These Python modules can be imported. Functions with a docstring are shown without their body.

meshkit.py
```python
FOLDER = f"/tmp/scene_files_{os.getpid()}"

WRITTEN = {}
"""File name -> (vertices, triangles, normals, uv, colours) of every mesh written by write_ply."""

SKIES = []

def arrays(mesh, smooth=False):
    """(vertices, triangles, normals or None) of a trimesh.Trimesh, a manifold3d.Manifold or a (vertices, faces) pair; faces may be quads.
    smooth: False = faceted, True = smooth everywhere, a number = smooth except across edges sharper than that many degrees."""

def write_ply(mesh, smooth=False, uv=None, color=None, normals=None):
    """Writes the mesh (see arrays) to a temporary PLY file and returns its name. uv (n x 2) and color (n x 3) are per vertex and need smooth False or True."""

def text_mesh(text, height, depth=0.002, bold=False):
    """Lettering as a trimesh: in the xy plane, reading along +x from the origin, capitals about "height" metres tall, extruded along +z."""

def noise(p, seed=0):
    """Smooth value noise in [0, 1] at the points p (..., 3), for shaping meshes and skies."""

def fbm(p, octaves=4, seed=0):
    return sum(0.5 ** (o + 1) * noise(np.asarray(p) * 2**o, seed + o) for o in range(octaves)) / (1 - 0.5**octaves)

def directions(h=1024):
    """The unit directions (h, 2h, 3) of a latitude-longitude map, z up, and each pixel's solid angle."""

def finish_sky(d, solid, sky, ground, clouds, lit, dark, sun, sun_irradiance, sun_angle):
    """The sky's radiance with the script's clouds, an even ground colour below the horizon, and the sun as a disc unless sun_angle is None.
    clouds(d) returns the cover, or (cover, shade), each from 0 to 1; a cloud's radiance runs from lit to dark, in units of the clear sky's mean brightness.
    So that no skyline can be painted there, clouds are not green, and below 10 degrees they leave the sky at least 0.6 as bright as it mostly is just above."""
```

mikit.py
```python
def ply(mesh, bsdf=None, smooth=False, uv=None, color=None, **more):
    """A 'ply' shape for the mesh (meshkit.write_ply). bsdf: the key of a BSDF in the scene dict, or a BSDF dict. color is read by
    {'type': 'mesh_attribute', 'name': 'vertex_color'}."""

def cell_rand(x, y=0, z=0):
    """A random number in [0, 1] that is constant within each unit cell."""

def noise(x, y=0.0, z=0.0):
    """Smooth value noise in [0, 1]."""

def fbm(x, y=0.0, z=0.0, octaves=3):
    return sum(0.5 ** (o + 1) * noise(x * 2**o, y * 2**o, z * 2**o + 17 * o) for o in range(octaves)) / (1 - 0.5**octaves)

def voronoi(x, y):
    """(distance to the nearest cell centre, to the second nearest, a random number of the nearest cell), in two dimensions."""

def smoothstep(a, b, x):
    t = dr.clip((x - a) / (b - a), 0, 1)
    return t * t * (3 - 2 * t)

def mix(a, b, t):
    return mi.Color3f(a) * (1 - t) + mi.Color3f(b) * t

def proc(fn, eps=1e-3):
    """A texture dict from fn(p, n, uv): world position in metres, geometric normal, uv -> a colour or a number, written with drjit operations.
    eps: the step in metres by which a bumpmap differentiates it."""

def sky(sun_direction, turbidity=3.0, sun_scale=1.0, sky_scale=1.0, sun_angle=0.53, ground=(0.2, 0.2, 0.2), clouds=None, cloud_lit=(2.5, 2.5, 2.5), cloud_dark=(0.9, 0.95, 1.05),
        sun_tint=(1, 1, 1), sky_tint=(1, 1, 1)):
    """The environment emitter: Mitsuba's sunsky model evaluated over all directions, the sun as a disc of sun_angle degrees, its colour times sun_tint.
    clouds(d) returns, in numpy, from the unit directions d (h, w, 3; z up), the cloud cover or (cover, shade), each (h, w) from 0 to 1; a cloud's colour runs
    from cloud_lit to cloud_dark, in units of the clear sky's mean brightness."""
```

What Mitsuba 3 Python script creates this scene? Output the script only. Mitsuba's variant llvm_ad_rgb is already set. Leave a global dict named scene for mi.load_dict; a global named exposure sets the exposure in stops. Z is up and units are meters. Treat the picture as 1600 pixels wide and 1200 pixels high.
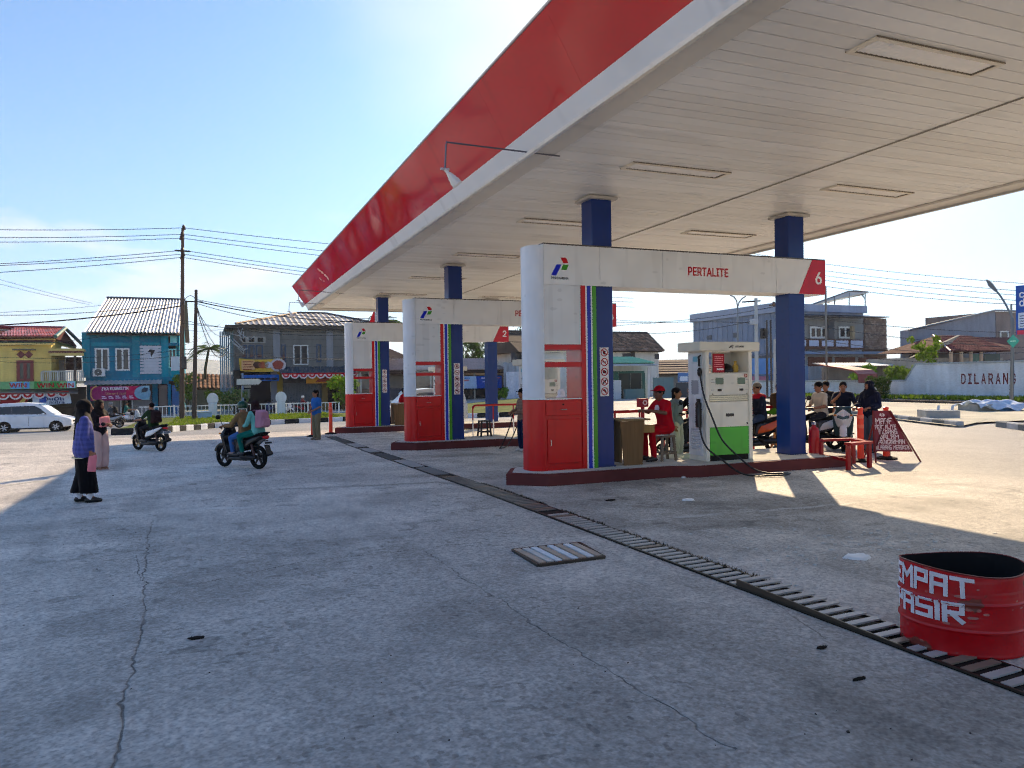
"""A fuel station forecourt under a red canopy, with shops across a sloping road."""
import math, random
import numpy as np, trimesh, drjit as dr, mitsuba as mi, mikit, meshkit
import manifold3d as m3
from mikit import noise, fbm, smoothstep, mix
from mitsuba import ScalarTransform4f as T4
from shapely.geometry import Polygon
RNG = random.Random(7)
scene, labels = {}, {}
PI = math.pi
# ------------------------------------------------------------------ camera, sky, exposure
EYE = 1.75
YAW, PITCH, ROLL = 0.386731, -0.0066008, -0.0138410
fwd = np.array([math.sin(YAW) * math.cos(PITCH), math.cos(YAW) * math.cos(PITCH), math.sin(PITCH)])
rgt = np.array([math.cos(YAW), -math.sin(YAW), 0.0])
upv = np.cross(rgt, fwd)
r2 = rgt * math.cos(ROLL) + upv * math.sin(ROLL)
upv = np.cross(r2, fwd)
scene['camera'] = {'type': 'perspective', 'fov': math.degrees(2 * math.atan(800 / 1178.985)), 'fov_axis': 'x', 'near_clip': 0.05, 'far_clip': 9000.0,
                   'to_world': T4().look_at(origin=[0, 0, EYE], target=[float(v) for v in np.array([0, 0, EYE]) + fwd], up=[float(v) for v in upv])}
SUN = np.array([0.62, 0.78, 0.0]) / math.hypot(0.62, 0.78) * math.cos(math.radians(30.5))
SUN[2] = math.sin(math.radians(30.5))


def sky_clouds(d):
    """Thin high cloud: a bright veil towards the sun, and a few small wisps low in the north."""
    az = np.degrees(np.arctan2(d[..., 0], d[..., 1]))
    el = np.degrees(np.arcsin(np.clip(d[..., 2], -1, 1)))
    wisp = meshkit.fbm(np.stack([az / 9.0, el / 1.9, 0 * az + 3.1], -1), 5)
    low = np.exp(-((el - 8.5) / 3.2) ** 2)
    a = np.clip((wisp - 0.55) * 7.0, 0, 1) * low * 0.9
    veil = meshkit.fbm(np.stack([az / 26.0, el / 11.0, 0 * az + 8.4], -1), 4)
    sd = np.degrees(np.arccos(np.clip(d @ (SUN / np.linalg.norm(SUN)), -1, 1)))
    s = np.clip((28.0 - sd + 26 * (veil - 0.5)) / 20.0, 0, 1)
    b = s * s * (3 - 2 * s) * 0.95
    return np.clip(a + b, 0, 0.95)


scene['sky'] = mikit.sky([float(v) for v in SUN], turbidity=3.0, sun_scale=0.66, sky_scale=0.70, sun_tint=(1.0, 0.97, 0.93), sky_tint=(0.58, 0.80, 1.03), clouds=sky_clouds, cloud_lit=(2.5, 2.55, 2.6))
exposure = 3.2
# ------------------------------------------------------------------ materials: the base colour of a mesh comes from its uv (one colour per mesh)


def base_of(uv):
    r = dr.floor(uv.x)
    g = dr.floor((uv.x - r) * 256.0)
    c = mi.Color3f(r / 255.0, g / 255.0, uv.y)
    return dr.power(dr.maximum(c, 0.0), 2.2)


def t_paint(p, n, uv):
    k = 0.86 + 0.2 * fbm(p.x * 2.3, p.y * 2.3, p.z * 2.3, 3)
    run = smoothstep(0.62, 0.8, noise((p.x + p.y) * 11.0, 1.0, p.z * 0.7))
    scuff = smoothstep(0.76, 0.84, noise(p.x * 7.0, p.y * 7.0, p.z * 13.0)) * smoothstep(0.5, 0.65, noise(p.x * 1.3, p.y * 1.3, p.z * 1.3))
    return base_of(uv) * (k * (1 - 0.07 * run)) * (1 - 0.13 * scuff)


def t_worn(p, n, uv):
    big = fbm(p.x * 0.9, p.y * 0.9, p.z * 0.45, 3)
    fine = noise(p.x * 14, p.y * 14, p.z * 14)
    streak = noise((p.x + p.y) * 5.0, 3.0, p.z * 0.35)
    return base_of(uv) * (0.55 + 0.5 * big + 0.16 * fine + 0.18 * streak)


def t_cloth(p, n, uv):
    k = 0.8 + 0.36 * fbm(p.x * 11, p.y * 11, p.z * 6, 2)
    return base_of(uv) * k


def t_cloth_bump(p, n, uv):
    return fbm(p.x * 9 + p.z * 3, p.y * 9, p.z * 7, 2)


def t_soffit(p, n, uv):
    k = 0.93 + 0.1 * fbm(p.x * 0.8, p.y * 1.2, 2.0, 3)
    stain = smoothstep(0.66, 0.8, fbm(p.x * 0.7, p.y * 3.0, 5.0, 3))
    return base_of(uv) * k * (1 - 0.12 * stain)


def t_dent_small(p, n, uv):
    return fbm(p.x * 4.0, p.y * 4.0, p.z * 5.0, 2)


def t_drum(p, n, uv):
    a = fbm(p.x * 9, p.y * 9, p.z * 9, 4)
    low = 1 - smoothstep(0.02, 0.16, p.z)
    rust = smoothstep(0.68, 0.74, a + 0.09 * low)
    chip = smoothstep(0.77, 0.82, noise(p.x * 26, p.y * 26, p.z * 40))
    rub = smoothstep(0.55, 0.75, noise(p.x * 3, p.y * 3, p.z * 60)) * smoothstep(0.5, 0.7, fbm(p.x * 2.2, p.y * 2.2, p.z * 2.2, 2))
    c = base_of(uv) * (0.75 + 0.4 * fbm(p.x * 3, p.y * 3, p.z * 3, 2))
    c = mix(c, mi.Color3f(0.42, 0.16, 0.14), 0.35 * rub)
    c = mix(c, mi.Color3f(0.36, 0.20, 0.16), 0.6 * chip * smoothstep(0.45, 0.6, a))
    return mix(c, mi.Color3f(0.085, 0.035, 0.02), 0.75 * rust)


def t_plaid(p, n, uv):
    k = 0.72 + 0.2 * smoothstep(-0.2, 0.2, dr.sin(p.z * 85.0)) + 0.2 * smoothstep(-0.2, 0.2, dr.sin((p.x - p.y) * 70.0))
    return base_of(uv) * k


def t_wood(p, n, uv):
    k = 0.55 + 0.4 * noise(p.x * 45, p.y * 45, p.z * 2.5) + 0.35 * fbm(p.x * 7, p.y * 7, p.z * 1.2, 3)
    return base_of(uv) * k


def t_flat(p, n, uv):
    return base_of(uv)


def t_bump(p, n, uv):
    return fbm(p.x * 22, p.y * 22, p.z * 22, 3)


def t_dents(p, n, uv):
    return fbm(p.x * 0.3, p.y * 0.33, p.z * 0.8, 2)


def t_leaf(p, n, uv):
    return base_of(uv) * (0.6 + 0.8 * noise(p.x * 3.1, p.y * 3.1, p.z * 3.1))


def two(b):
    return {'type': 'twosided', 'nested': b}


def principled(fn, rough, **k):
    return {'type': 'principled', 'base_color': mikit.proc(fn), 'roughness': rough, 'specular': k.pop('specular', 0.5), **k}


scene['m_paint'] = two(principled(t_paint, 0.42))
scene['m_flat'] = two(principled(t_flat, 0.6, specular=0.3))
scene['m_gloss'] = two(principled(t_paint, 0.24, specular=0.35, clearcoat=0.2, clearcoat_gloss=0.9))
scene['m_drum'] = two({'type': 'bumpmap', 'bump': mikit.proc(t_dent_small, 0.01), 'scale': 0.02, 'nested': principled(t_drum, 0.3, specular=0.4)})
scene['m_fascia'] = two({'type': 'bumpmap', 'bump': mikit.proc(t_dents, 0.01), 'scale': 0.2, 'nested': principled(t_soffit, 0.10, specular=0.45, clearcoat=0.5, clearcoat_gloss=0.95)})
scene['m_matte'] = two({'type': 'bumpmap', 'bump': mikit.proc(t_bump, 0.004), 'scale': 0.006, 'nested': principled(t_worn, 0.85, specular=0.25)})
scene['m_cloth'] = two({'type': 'bumpmap', 'bump': mikit.proc(t_cloth_bump, 0.005), 'scale': 0.034, 'nested': principled(t_cloth, 0.9, specular=0.15, sheen=0.4)})
scene['m_skin'] = two(principled(t_paint, 0.5, specular=0.4))
scene['m_metal'] = two(principled(t_paint, 0.38, metallic=0.85))
scene['m_soffit'] = two(principled(t_soffit, 0.4))
scene['m_plaid'] = two(principled(t_plaid, 0.9, specular=0.15, sheen=0.4))
scene['m_wood'] = two(principled(t_wood, 0.8, specular=0.25))
scene['m_sheet'] = two(principled(t_worn, 0.55, metallic=0.15, specular=0.35))
scene['m_leaf'] = {'type': 'principledthin', 'base_color': mikit.proc(t_leaf), 'roughness': 0.55, 'diff_trans': 0.7, 'eta': 1.4, 'spec_trans': 0.0}
scene['m_glass'] = {'type': 'thindielectric', 'int_ior': 1.5}
scene['m_tint'] = two({'type': 'principled', 'base_color': {'type': 'rgb', 'value': [0.012, 0.014, 0.016]}, 'roughness': 0.06, 'specular': 0.5, 'clearcoat': 0.5})
scene['m_lamp'] = two({'type': 'principled', 'base_color': {'type': 'rgb', 'value': [0.9, 0.88, 0.82]}, 'roughness': 0.3, 'specular': 0.5})

# ------------------------------------------------------------------ mesh helpers: everything is a (vertices, triangles) pair


def cat(*ms):
    ms = [m for m in ms if m is not None and len(m[0])]
    at = np.cumsum([0] + [len(m[0]) for m in ms])
    return np.vstack([m[0] for m in ms]), np.vstack([np.asarray(m[1]) + a for m, a in zip(ms, at)])


def tri(f):
    f = np.asarray(f)
    return np.vstack([f[:, [0, 1, 2]], f[:, [0, 2, 3]]]) if f.shape[1] == 4 else f


BOXF = np.array([[0, 2, 3, 1], [4, 5, 7, 6], [0, 1, 5, 4], [2, 6, 7, 3], [0, 4, 6, 2], [1, 3, 7, 5]])


def box(a, b):
    """The box between two corners."""
    a, b = np.minimum(a, b), np.maximum(a, b)
    v = np.array([[x, y, z] for x in (a[0], b[0]) for y in (a[1], b[1]) for z in (a[2], b[2])], float)
    return v, tri(BOXF)


def cbox(c, s, ch=0.0):
    """A box by centre and size, its edges chamfered by ch."""
    c, s = np.asarray(c, float), np.asarray(s, float) / 2
    if ch <= 0:
        return box(c - s, c + s)
    pts = []
    for sx in (-1, 1):
        for sy in (-1, 1):
            for sz in (-1, 1):
                q = np.array([sx, sy, sz], float)
                for k in range(3):
                    e = s - ch
                    e[k] = s[k]
                    pts.append(c + q * e)
    return hull(pts)


def hull(pts):
    m = m3.Manifold.hull_points(np.asarray(pts, float)).to_mesh()
    return np.array(m.vert_properties[:, :3], float), np.array(m.tri_verts, int)


def move(m, loc=(0, 0, 0), rz=0.0, s=1.0):
    c, n = math.cos(rz), math.sin(rz)
    R = np.array([[c, -n, 0], [n, c, 0], [0, 0, 1]])
    return (np.asarray(m[0]) * s) @ R.T + np.asarray(loc, float), m[1]


def affine(m, M, t=(0, 0, 0)):
    f = np.asarray(m[1])
    return np.asarray(m[0]) @ np.asarray(M, float).T + np.asarray(t, float), f[:, ::-1] if np.linalg.det(M) < 0 else f


def frame_of(d):
    d = np.asarray(d, float) / np.linalg.norm(d)
    a = np.cross(d, [0, 0, 1.0] if abs(d[2]) < 0.95 else [1.0, 0, 0])
    a /= np.linalg.norm(a)
    return a, np.cross(d, a), d


def tube(path, r, n=8, cap=True):
    p = np.asarray(path, float)
    r = np.broadcast_to(r, (len(p),)).astype(float)
    t = np.gradient(p, axis=0) if len(p) > 2 else np.repeat([p[1] - p[0]], 2, 0)
    a0 = frame_of(t[0])[0]
    rings = []
    for q, d, rr in zip(p, t, r):
        d = d / (np.linalg.norm(d) + 1e-12)
        a0 = a0 - d * (a0 @ d)
        a0 /= np.linalg.norm(a0) + 1e-12
        b0 = np.cross(d, a0)
        th = np.arange(n) * 2 * PI / n
        rings.append(q + rr * (np.cos(th)[:, None] * a0 + np.sin(th)[:, None] * b0))
    return loft(rings, cap)


def loft(rings, cap=True, closed=False):
    n, k = len(rings[0]), len(rings)
    v = np.vstack(rings)
    f = []
    for i in range(k if closed else k - 1):
        j = (i + 1) % k
        for q in range(n):
            w = (q + 1) % n
            f += [[i * n + q, i * n + w, j * n + w], [i * n + q, j * n + w, j * n + q]]
    if cap and not closed:
        c0, c1 = len(v), len(v) + 1
        v = np.vstack([v, rings[0].mean(0), rings[-1].mean(0)])
        for q in range(n):
            w = (q + 1) % n
            f += [[c0, w, q], [c1, (k - 1) * n + q, (k - 1) * n + w]]
    return v, np.array(f)


def cyl(a, b, r, n=16, r1=None):
    return tube([a, b], [r, r if r1 is None else r1], n)


def lathe(prof, n=24, ax='z', loc=(0, 0, 0), closed=False, cap=True):
    """Revolves (radius, height) pairs."""
    th = np.arange(n) * 2 * PI / n
    rings = [np.stack([r * np.cos(th), r * np.sin(th), np.full(n, h)], 1) for r, h in prof]
    v, f = loft(rings, cap and not closed, closed)
    if ax == 'x':
        v = v[:, [2, 0, 1]]
    elif ax == 'y':
        v = v[:, [1, 2, 0]]
    return v + np.asarray(loc, float), f


def ell(c, r, n=12):
    th = np.linspace(0, PI, n // 2 + 1)
    v, f = lathe([(max(math.sin(t), 1e-4), -math.cos(t)) for t in th], n)
    return v * np.asarray(r, float) + np.asarray(c, float), f


def prism(poly, h0, h1, ax='z'):
    """A polygon (list of 2D points or shapely) extruded. ax='z': (x,y); 'y': (x,z) drawn, extruded along y; 'x': (y,z) drawn, extruded along x."""
    pg = poly if isinstance(poly, Polygon) else Polygon(poly)
    m = trimesh.creation.extrude_polygon(pg, h1 - h0, engine='earcut')
    v, f = np.array(m.vertices), np.array(m.faces)
    v[:, 2] += h0
    if ax == 'y':
        v, f = v[:, [0, 2, 1]], f[:, ::-1]
    elif ax == 'x':
        v = v[:, [2, 0, 1]]
    return v, f


def quadgrid(fn, nu, nv):
    """A sheet: fn(u, v) arrays -> points, u and v in 0..1."""
    u, v = np.meshgrid(np.linspace(0, 1, nu + 1), np.linspace(0, 1, nv + 1), indexing='ij')
    p = np.asarray(fn(u, v), float)
    p = np.stack(np.broadcast_arrays(*p), -1).reshape(-1, 3)
    i, j = np.meshgrid(np.arange(nu), np.arange(nv), indexing='ij')
    a = (i * (nv + 1) + j).ravel()
    return p, np.vstack([np.stack([a, a + nv + 1, a + nv + 2], 1), np.stack([a, a + nv + 2, a + 1], 1)])


def text(s, height, depth=0.004, bold=True, width=None, center=True, ax='y', loc=(0, 0, 0), rz=0.0):
    """Lettering standing upright, read by someone who looks along +y (turned by rz), placed by its middle."""
    m = meshkit.text_mesh(s, height, depth, bold)
    v, f = np.array(m.vertices), np.array(m.faces)
    if center:
        v[:, 0] -= (v[:, 0].max() + v[:, 0].min()) / 2
        v[:, 1] -= height / 2
    if width:
        v[:, 0] *= width / np.ptp(v[:, 0])
    w = np.stack([v[:, 0], -v[:, 2], v[:, 1]], 1)
    return move((w, f), loc, rz)


def terrain(x, y):
    """Height of the ground: level at the pumps, falling away across the road."""
    a = np.interp(y, [11, 19, 28, 33, 46, 56, 72, 90], [0, -.08, -.12, -.32, -.85, -1.05, -1.05, -1.05])
    b = np.interp(y, [11, 19, 27], [0, -.08, -.1])
    s = np.clip((np.asarray(x) - 12) / 16, 0, 1)
    s = s * s * (3 - 2 * s)
    return a * (1 - s) + b * s


# ------------------------------------------------------------------ entries


def numbered(key):
    if key not in used:
        used.add(key)
        return key
    k = 1
    while f'{key}_{k:03d}' in used:
        k += 1
    used.add(f'{key}_{k:03d}')
    return f'{key}_{k:03d}'


used = set()


def rgb_uv(col):
    r, g, b = [min(255, max(0, int(round(c)))) for c in col]
    return r + (g + 0.5) / 256.0, b / 255.0


def put(key, mesh, col=(128, 128, 128), mat='paint', smooth=False, to_world=None):
    v, f, n = meshkit.arrays(mesh, smooth)
    uv = np.tile(rgb_uv(col), (len(v), 1))
    path = meshkit.write_ply((v, f), False, uv, None, normals=n)
    d = {'type': 'ply', 'filename': path, 'face_normals': n is None, 'bsdf': {'type': 'ref', 'id': 'm_' + mat}}
    if to_world is not None:
        d['to_world'] = to_world
    scene[key] = d
    return key


def part(parent, name, mesh, col=(128, 128, 128), mat='paint', smooth=False, label=None, kind=None, tw=None):
    key = numbered(parent + '__' + name)
    put(key, mesh, col, mat, smooth, tw)
    if label or kind:
        labels[key] = {k: x for k, x in (('label', label), ('kind', kind)) if x}
    return key


def thing(name, label, cat_, group=None):
    key = numbered(name)
    labels[key] = {'label': label, 'category': cat_}
    if group:
        labels[key]['group'] = group
    return key


def solo(name, label, cat_, mesh, col, mat='paint', smooth=False, group=None):
    key = thing(name, label, cat_, group)
    put(key, mesh, col, mat, smooth)
    return key


def struct(name, mesh, col, mat='matte', smooth=False, kind='structure'):
    key = numbered(name)
    put(key, mesh, col, mat, smooth)
    labels[key] = {'kind': kind}
    return key
# ------------------------------------------------------------------ the ground
CRACKS = [[(-2.4, 11.2), (-1.25, 8.2), (-1.05, 7.4)], ]


def polyline_dist(p, pts):
    best = mi.Float(9.0)
    for (x0, y0), (x1, y1) in zip(pts[:-1], pts[1:]):
        dx, dy = x1 - x0, y1 - y0
        t = dr.clip(((p.x - x0) * dx + (p.y - y0) * dy) / (dx * dx + dy * dy), 0, 1)
        best = dr.minimum(best, dr.square(p.x - x0 - t * dx) + dr.square(p.y - y0 - t * dy))
    return dr.sqrt(best)


CRACK_LONG = [(-0.637,10.755,0.000), (-0.596,9.145,0.000), (-0.526,7.511,0.000), (-0.474,6.737,0.000), (-0.443,5.959,-0.000), (-0.442,5.415,0.000), (-0.431,4.959,0.000), (-0.434,4.538,-0.000), (-0.439,4.223,0.000), (-0.429,3.882,0.000), (-0.426,3.396,0.000)]
CRACK_CROSS = [(-0.491,7.131,0.000), (-0.179,7.095,0.000), (0.107,7.214,0.000), (0.414,7.366,0.000), (0.903,7.596,0.000), (1.402,7.594,0.000), (2.071,7.621,0.000), (2.822,7.634,0.000)]
CRACK_RIGHT = [(2.060,7.529,0.000), (2.081,6.760,0.000), (2.114,6.046,0.000), (2.147,5.467,0.000), (2.158,4.771,0.000), (2.187,4.167,-0.000), (2.208,3.538,0.000), (2.283,2.882,0.000)]
CRACK_FAR = [(-3.444,16.076,0.000), (-2.941,16.600,0.000), (-3.400,15.867,0.000)]
CRACK_BAND = [(1.156,13.037,0.000), (2.370,12.737,0.000), (3.666,12.585,0.000), (4.282,11.399,0.000)]
CRACK_FORK = [(-0.547,7.521,0.000), (-0.674,8.586,0.000)]
JOINT_A = [(5.372,8.581,0.000), (6.014,8.045,0.000), (7.624,7.610,0.000)]
JOINT_B = [(4.362,6.361,0.000), (4.289,5.562,0.000), (4.145,4.888,0.000), (3.767,3.828,0.000)]
PALE_A = [(4.998,7.958,0.000), (6.273,7.863,0.000), (7.961,7.722,0.000), (10.289,7.810,0.000)]
PALE_C = [(-2.132,13.447,0.000), (-1.414,13.291,0.000), (-0.554,13.446,0.000)]
PALE_D = [(-1.557,14.208,0.000), (-0.747,14.468,0.000), (0.079,14.212,0.000)]
PALE_B = [(-0.440,11.566,0.000), (0.225,11.348,0.000), (0.974,11.029,0.000)]


def ground_height(p, n, uv):
    agg = noise(p.x * 60, p.y * 60) * 0.5 + noise(p.x * 27, p.y * 27) * 0.5
    w = 0.09 * (fbm(p.x * 3, p.y * 3, 5.0, 3) - 0.5) + 0.03 * (noise(p.x * 17, p.y * 17, 6.0) - 0.5)
    q = mi.Point3f(p.x + w, p.y + w, p.z)
    c = mi.Float(0)
    for pts in (CRACK_LONG, CRACK_CROSS, CRACK_RIGHT):
        c += 1 - smoothstep(0.0, 0.012, polyline_dist(q, [a[:2] for a in pts]))
    pits = smoothstep(0.80, 0.86, noise(p.x * 17, p.y * 17, 2.0))
    return agg * 0.5 - c - pits * 0.3


def ground_colour(p, n, uv):
    w = 0.09 * (fbm(p.x * 3, p.y * 3, 5.0, 3) - 0.5) + 0.03 * (noise(p.x * 17, p.y * 17, 6.0) - 0.5)
    q = mi.Point3f(p.x + w, p.y + w, p.z)
    big = fbm(p.x * 0.35, p.y * 0.35, 1.0, 4)
    mid = fbm(p.x * 1.7, p.y * 1.7, 4.0, 3)
    fine = fbm(p.x * 21, p.y * 21, 9.0, 3)
    speck = smoothstep(0.70, 0.8, noise(p.x * 33, p.y * 33, 3.0))
    pits = smoothstep(0.80, 0.86, noise(p.x * 17, p.y * 17, 2.0)) * smoothstep(0.55, 0.7, noise(p.x * 0.9, p.y * 0.9, 7.0))
    k = 0.56 + 0.42 * big + 0.30 * mid + 0.40 * (fine - 0.5)
    conc = mi.Color3f(0.475, 0.44, 0.385) * k
    conc = mix(conc, mi.Color3f(0.6, 0.58, 0.54), speck * 0.16)
    # slabs of slightly different pours, a few metres wide, across the forecourt
    slab = mikit.cell_rand(dr.floor((p.x + 1.1) / 5.3), dr.floor((p.y + 1.4) / 7.2), 3.0)
    conc = conc * (0.90 + 0.2 * slab)
    tyre = smoothstep(0.60, 0.74, noise(p.x * 2.6 + 0.25 * p.y, p.y * 0.16, 21.0)) * smoothstep(0.35, 0.6, fbm(p.x * 0.5, p.y * 0.4, 15.0, 2))
    stain = smoothstep(0.60, 0.68, fbm(p.x * 1.1, p.y * 1.1, 31.0, 4) + 0.12 * (fine - 0.5))
    wash = smoothstep(0.58, 0.7, fbm(p.x * 0.55, p.y * 1.5, 41.0, 4))
    conc = conc * (1 - 0.16 * tyre) * (1 - 0.2 * stain) * (1 + 0.16 * wash)
    # wheel-worn and oily lane beside the pumps
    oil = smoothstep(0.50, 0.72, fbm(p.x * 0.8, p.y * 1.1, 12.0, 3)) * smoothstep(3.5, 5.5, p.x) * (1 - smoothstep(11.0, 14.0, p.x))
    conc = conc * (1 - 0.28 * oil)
    drip = smoothstep(0.80, 0.87, noise(p.x * 5.2, p.y * 5.2, 17.0)) * smoothstep(0.46, 0.6, fbm(p.x * 0.45, p.y * 0.45, 19.0, 2))
    conc = conc * (1 - 0.25 * drip)
    conc = conc * (1 - 0.28 * pits)
    grit = noise(p.x * 48, p.y * 48, 6.0) * 0.6 + noise(p.x * 95, p.y * 95, 6.0) * 0.4
    conc = conc * (0.62 + 0.76 * grit)
    # the asphalt of the road beyond, with worn yellowish chippings
    far = smoothstep(31.0, 34.0, p.y + 1.5 * (mid - 0.5))
    right = smoothstep(11.0, 13.5, p.x + 1.0 * (mid - 0.5))
    asph = mi.Color3f(0.30, 0.292, 0.268) * (0.62 + 0.3 * big + 0.22 * mid + 0.5 * (fine - 0.5) + 0.1 * speck)
    col = mix(conc, asph, dr.maximum(far, right))
    # pale tyre-polished streaks and washed cement
    for pts, wd, k2 in ((PALE_A, 0.10, 0.6), (PALE_B, 0.10, 0.8), (PALE_C, 0.12, 0.6), (PALE_D, 0.10, 0.5)):
        s = (1 - smoothstep(0.0, wd, polyline_dist(q, [a[:2] for a in pts]))) * smoothstep(0.38, 0.6, noise(p.x * 4, p.y * 16, 1.0))
        col = mix(col, mi.Color3f(0.55, 0.54, 0.5), s * k2)
    # cracks
    c = mi.Float(0)
    for pts, wd in ((CRACK_LONG, 0.010), (CRACK_CROSS, 0.009), (CRACK_RIGHT, 0.008), (CRACK_FAR, 0.03), (CRACK_FORK, 0.008), (JOINT_A, 0.010), (JOINT_B, 0.008)):
        c = dr.maximum(c, 1 - smoothstep(wd * 0.3, wd, polyline_dist(q, [a[:2] for a in pts])))
    s = (1 - smoothstep(0.03, 0.16, polyline_dist(q, [a[:2] for a in CRACK_BAND])))
    col = col * (1 - 0.35 * s)
    return col * (1 - 0.72 * c * (0.3 + 0.7 * noise(p.x * 5, p.y * 5, 8.0)))


scene['m_ground'] = two({'type': 'bumpmap', 'bump': mikit.proc(ground_height, 0.006), 'scale': 0.012,
                         'nested': {'type': 'principled', 'base_color': mikit.proc(ground_colour), 'roughness': 0.72, 'specular': 0.35}})
scene['m_grass'] = two({'type': 'principled', 'base_color': mikit.proc(lambda p, n, uv: mix((0.05, 0.085, 0.018), (0.16, 0.17, 0.04), fbm(p.x * 1.3, p.y * 1.3, 1.0, 4))), 'roughness': 0.9, 'specular': 0.1})

xs = np.unique(np.concatenate([[-900, -400, -200, -120, -80, -50], np.arange(-34, 60.1, 2), [70, 90, 130, 200, 400, 900]]))
ys = np.unique(np.concatenate([[-400, -100, -40, -20, -10], np.arange(-4, 11, 5), np.arange(11, 100.1, 1.5), [130, 180, 260, 420, 800, 1500, 2600]]))
gx, gy = np.meshgrid(xs, ys, indexing='ij')
gv = np.stack([gx, gy, terrain(gx, gy)], -1).reshape(-1, 3)
ii, jj = np.meshgrid(np.arange(len(xs) - 1), np.arange(len(ys) - 1), indexing='ij')
aa = (ii * len(ys) + jj).ravel()
struct('ground', (gv, np.vstack([np.stack([aa, aa + len(ys), aa + len(ys) + 1], 1), np.stack([aa, aa + len(ys) + 1, aa + 1], 1)])), (120, 118, 112), 'ground', True)
# ------------------------------------------------------------------ the canopy
CY0, CY1 = -4.0, 33.3          # lower lip, near and far end
CX0, CX1 = 4.18, 12.85
OUT, LIP, TOP = 0.60, 4.83, 5.88   # how far the fascia leans out, and its heights
CREAM, RED, BLUE = (228, 227, 221), (190, 0, 26), (0, 48, 114)
canopy = thing('canopy', 'long canopy with a slanted glossy red fascia, white lower strip and cream plank ceiling', 'canopy')


def slant(t, side):
    """A point of the fascia's plane at height share t, as an outward offset and a height."""
    return OUT * t, LIP + (TOP - LIP) * t


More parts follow.
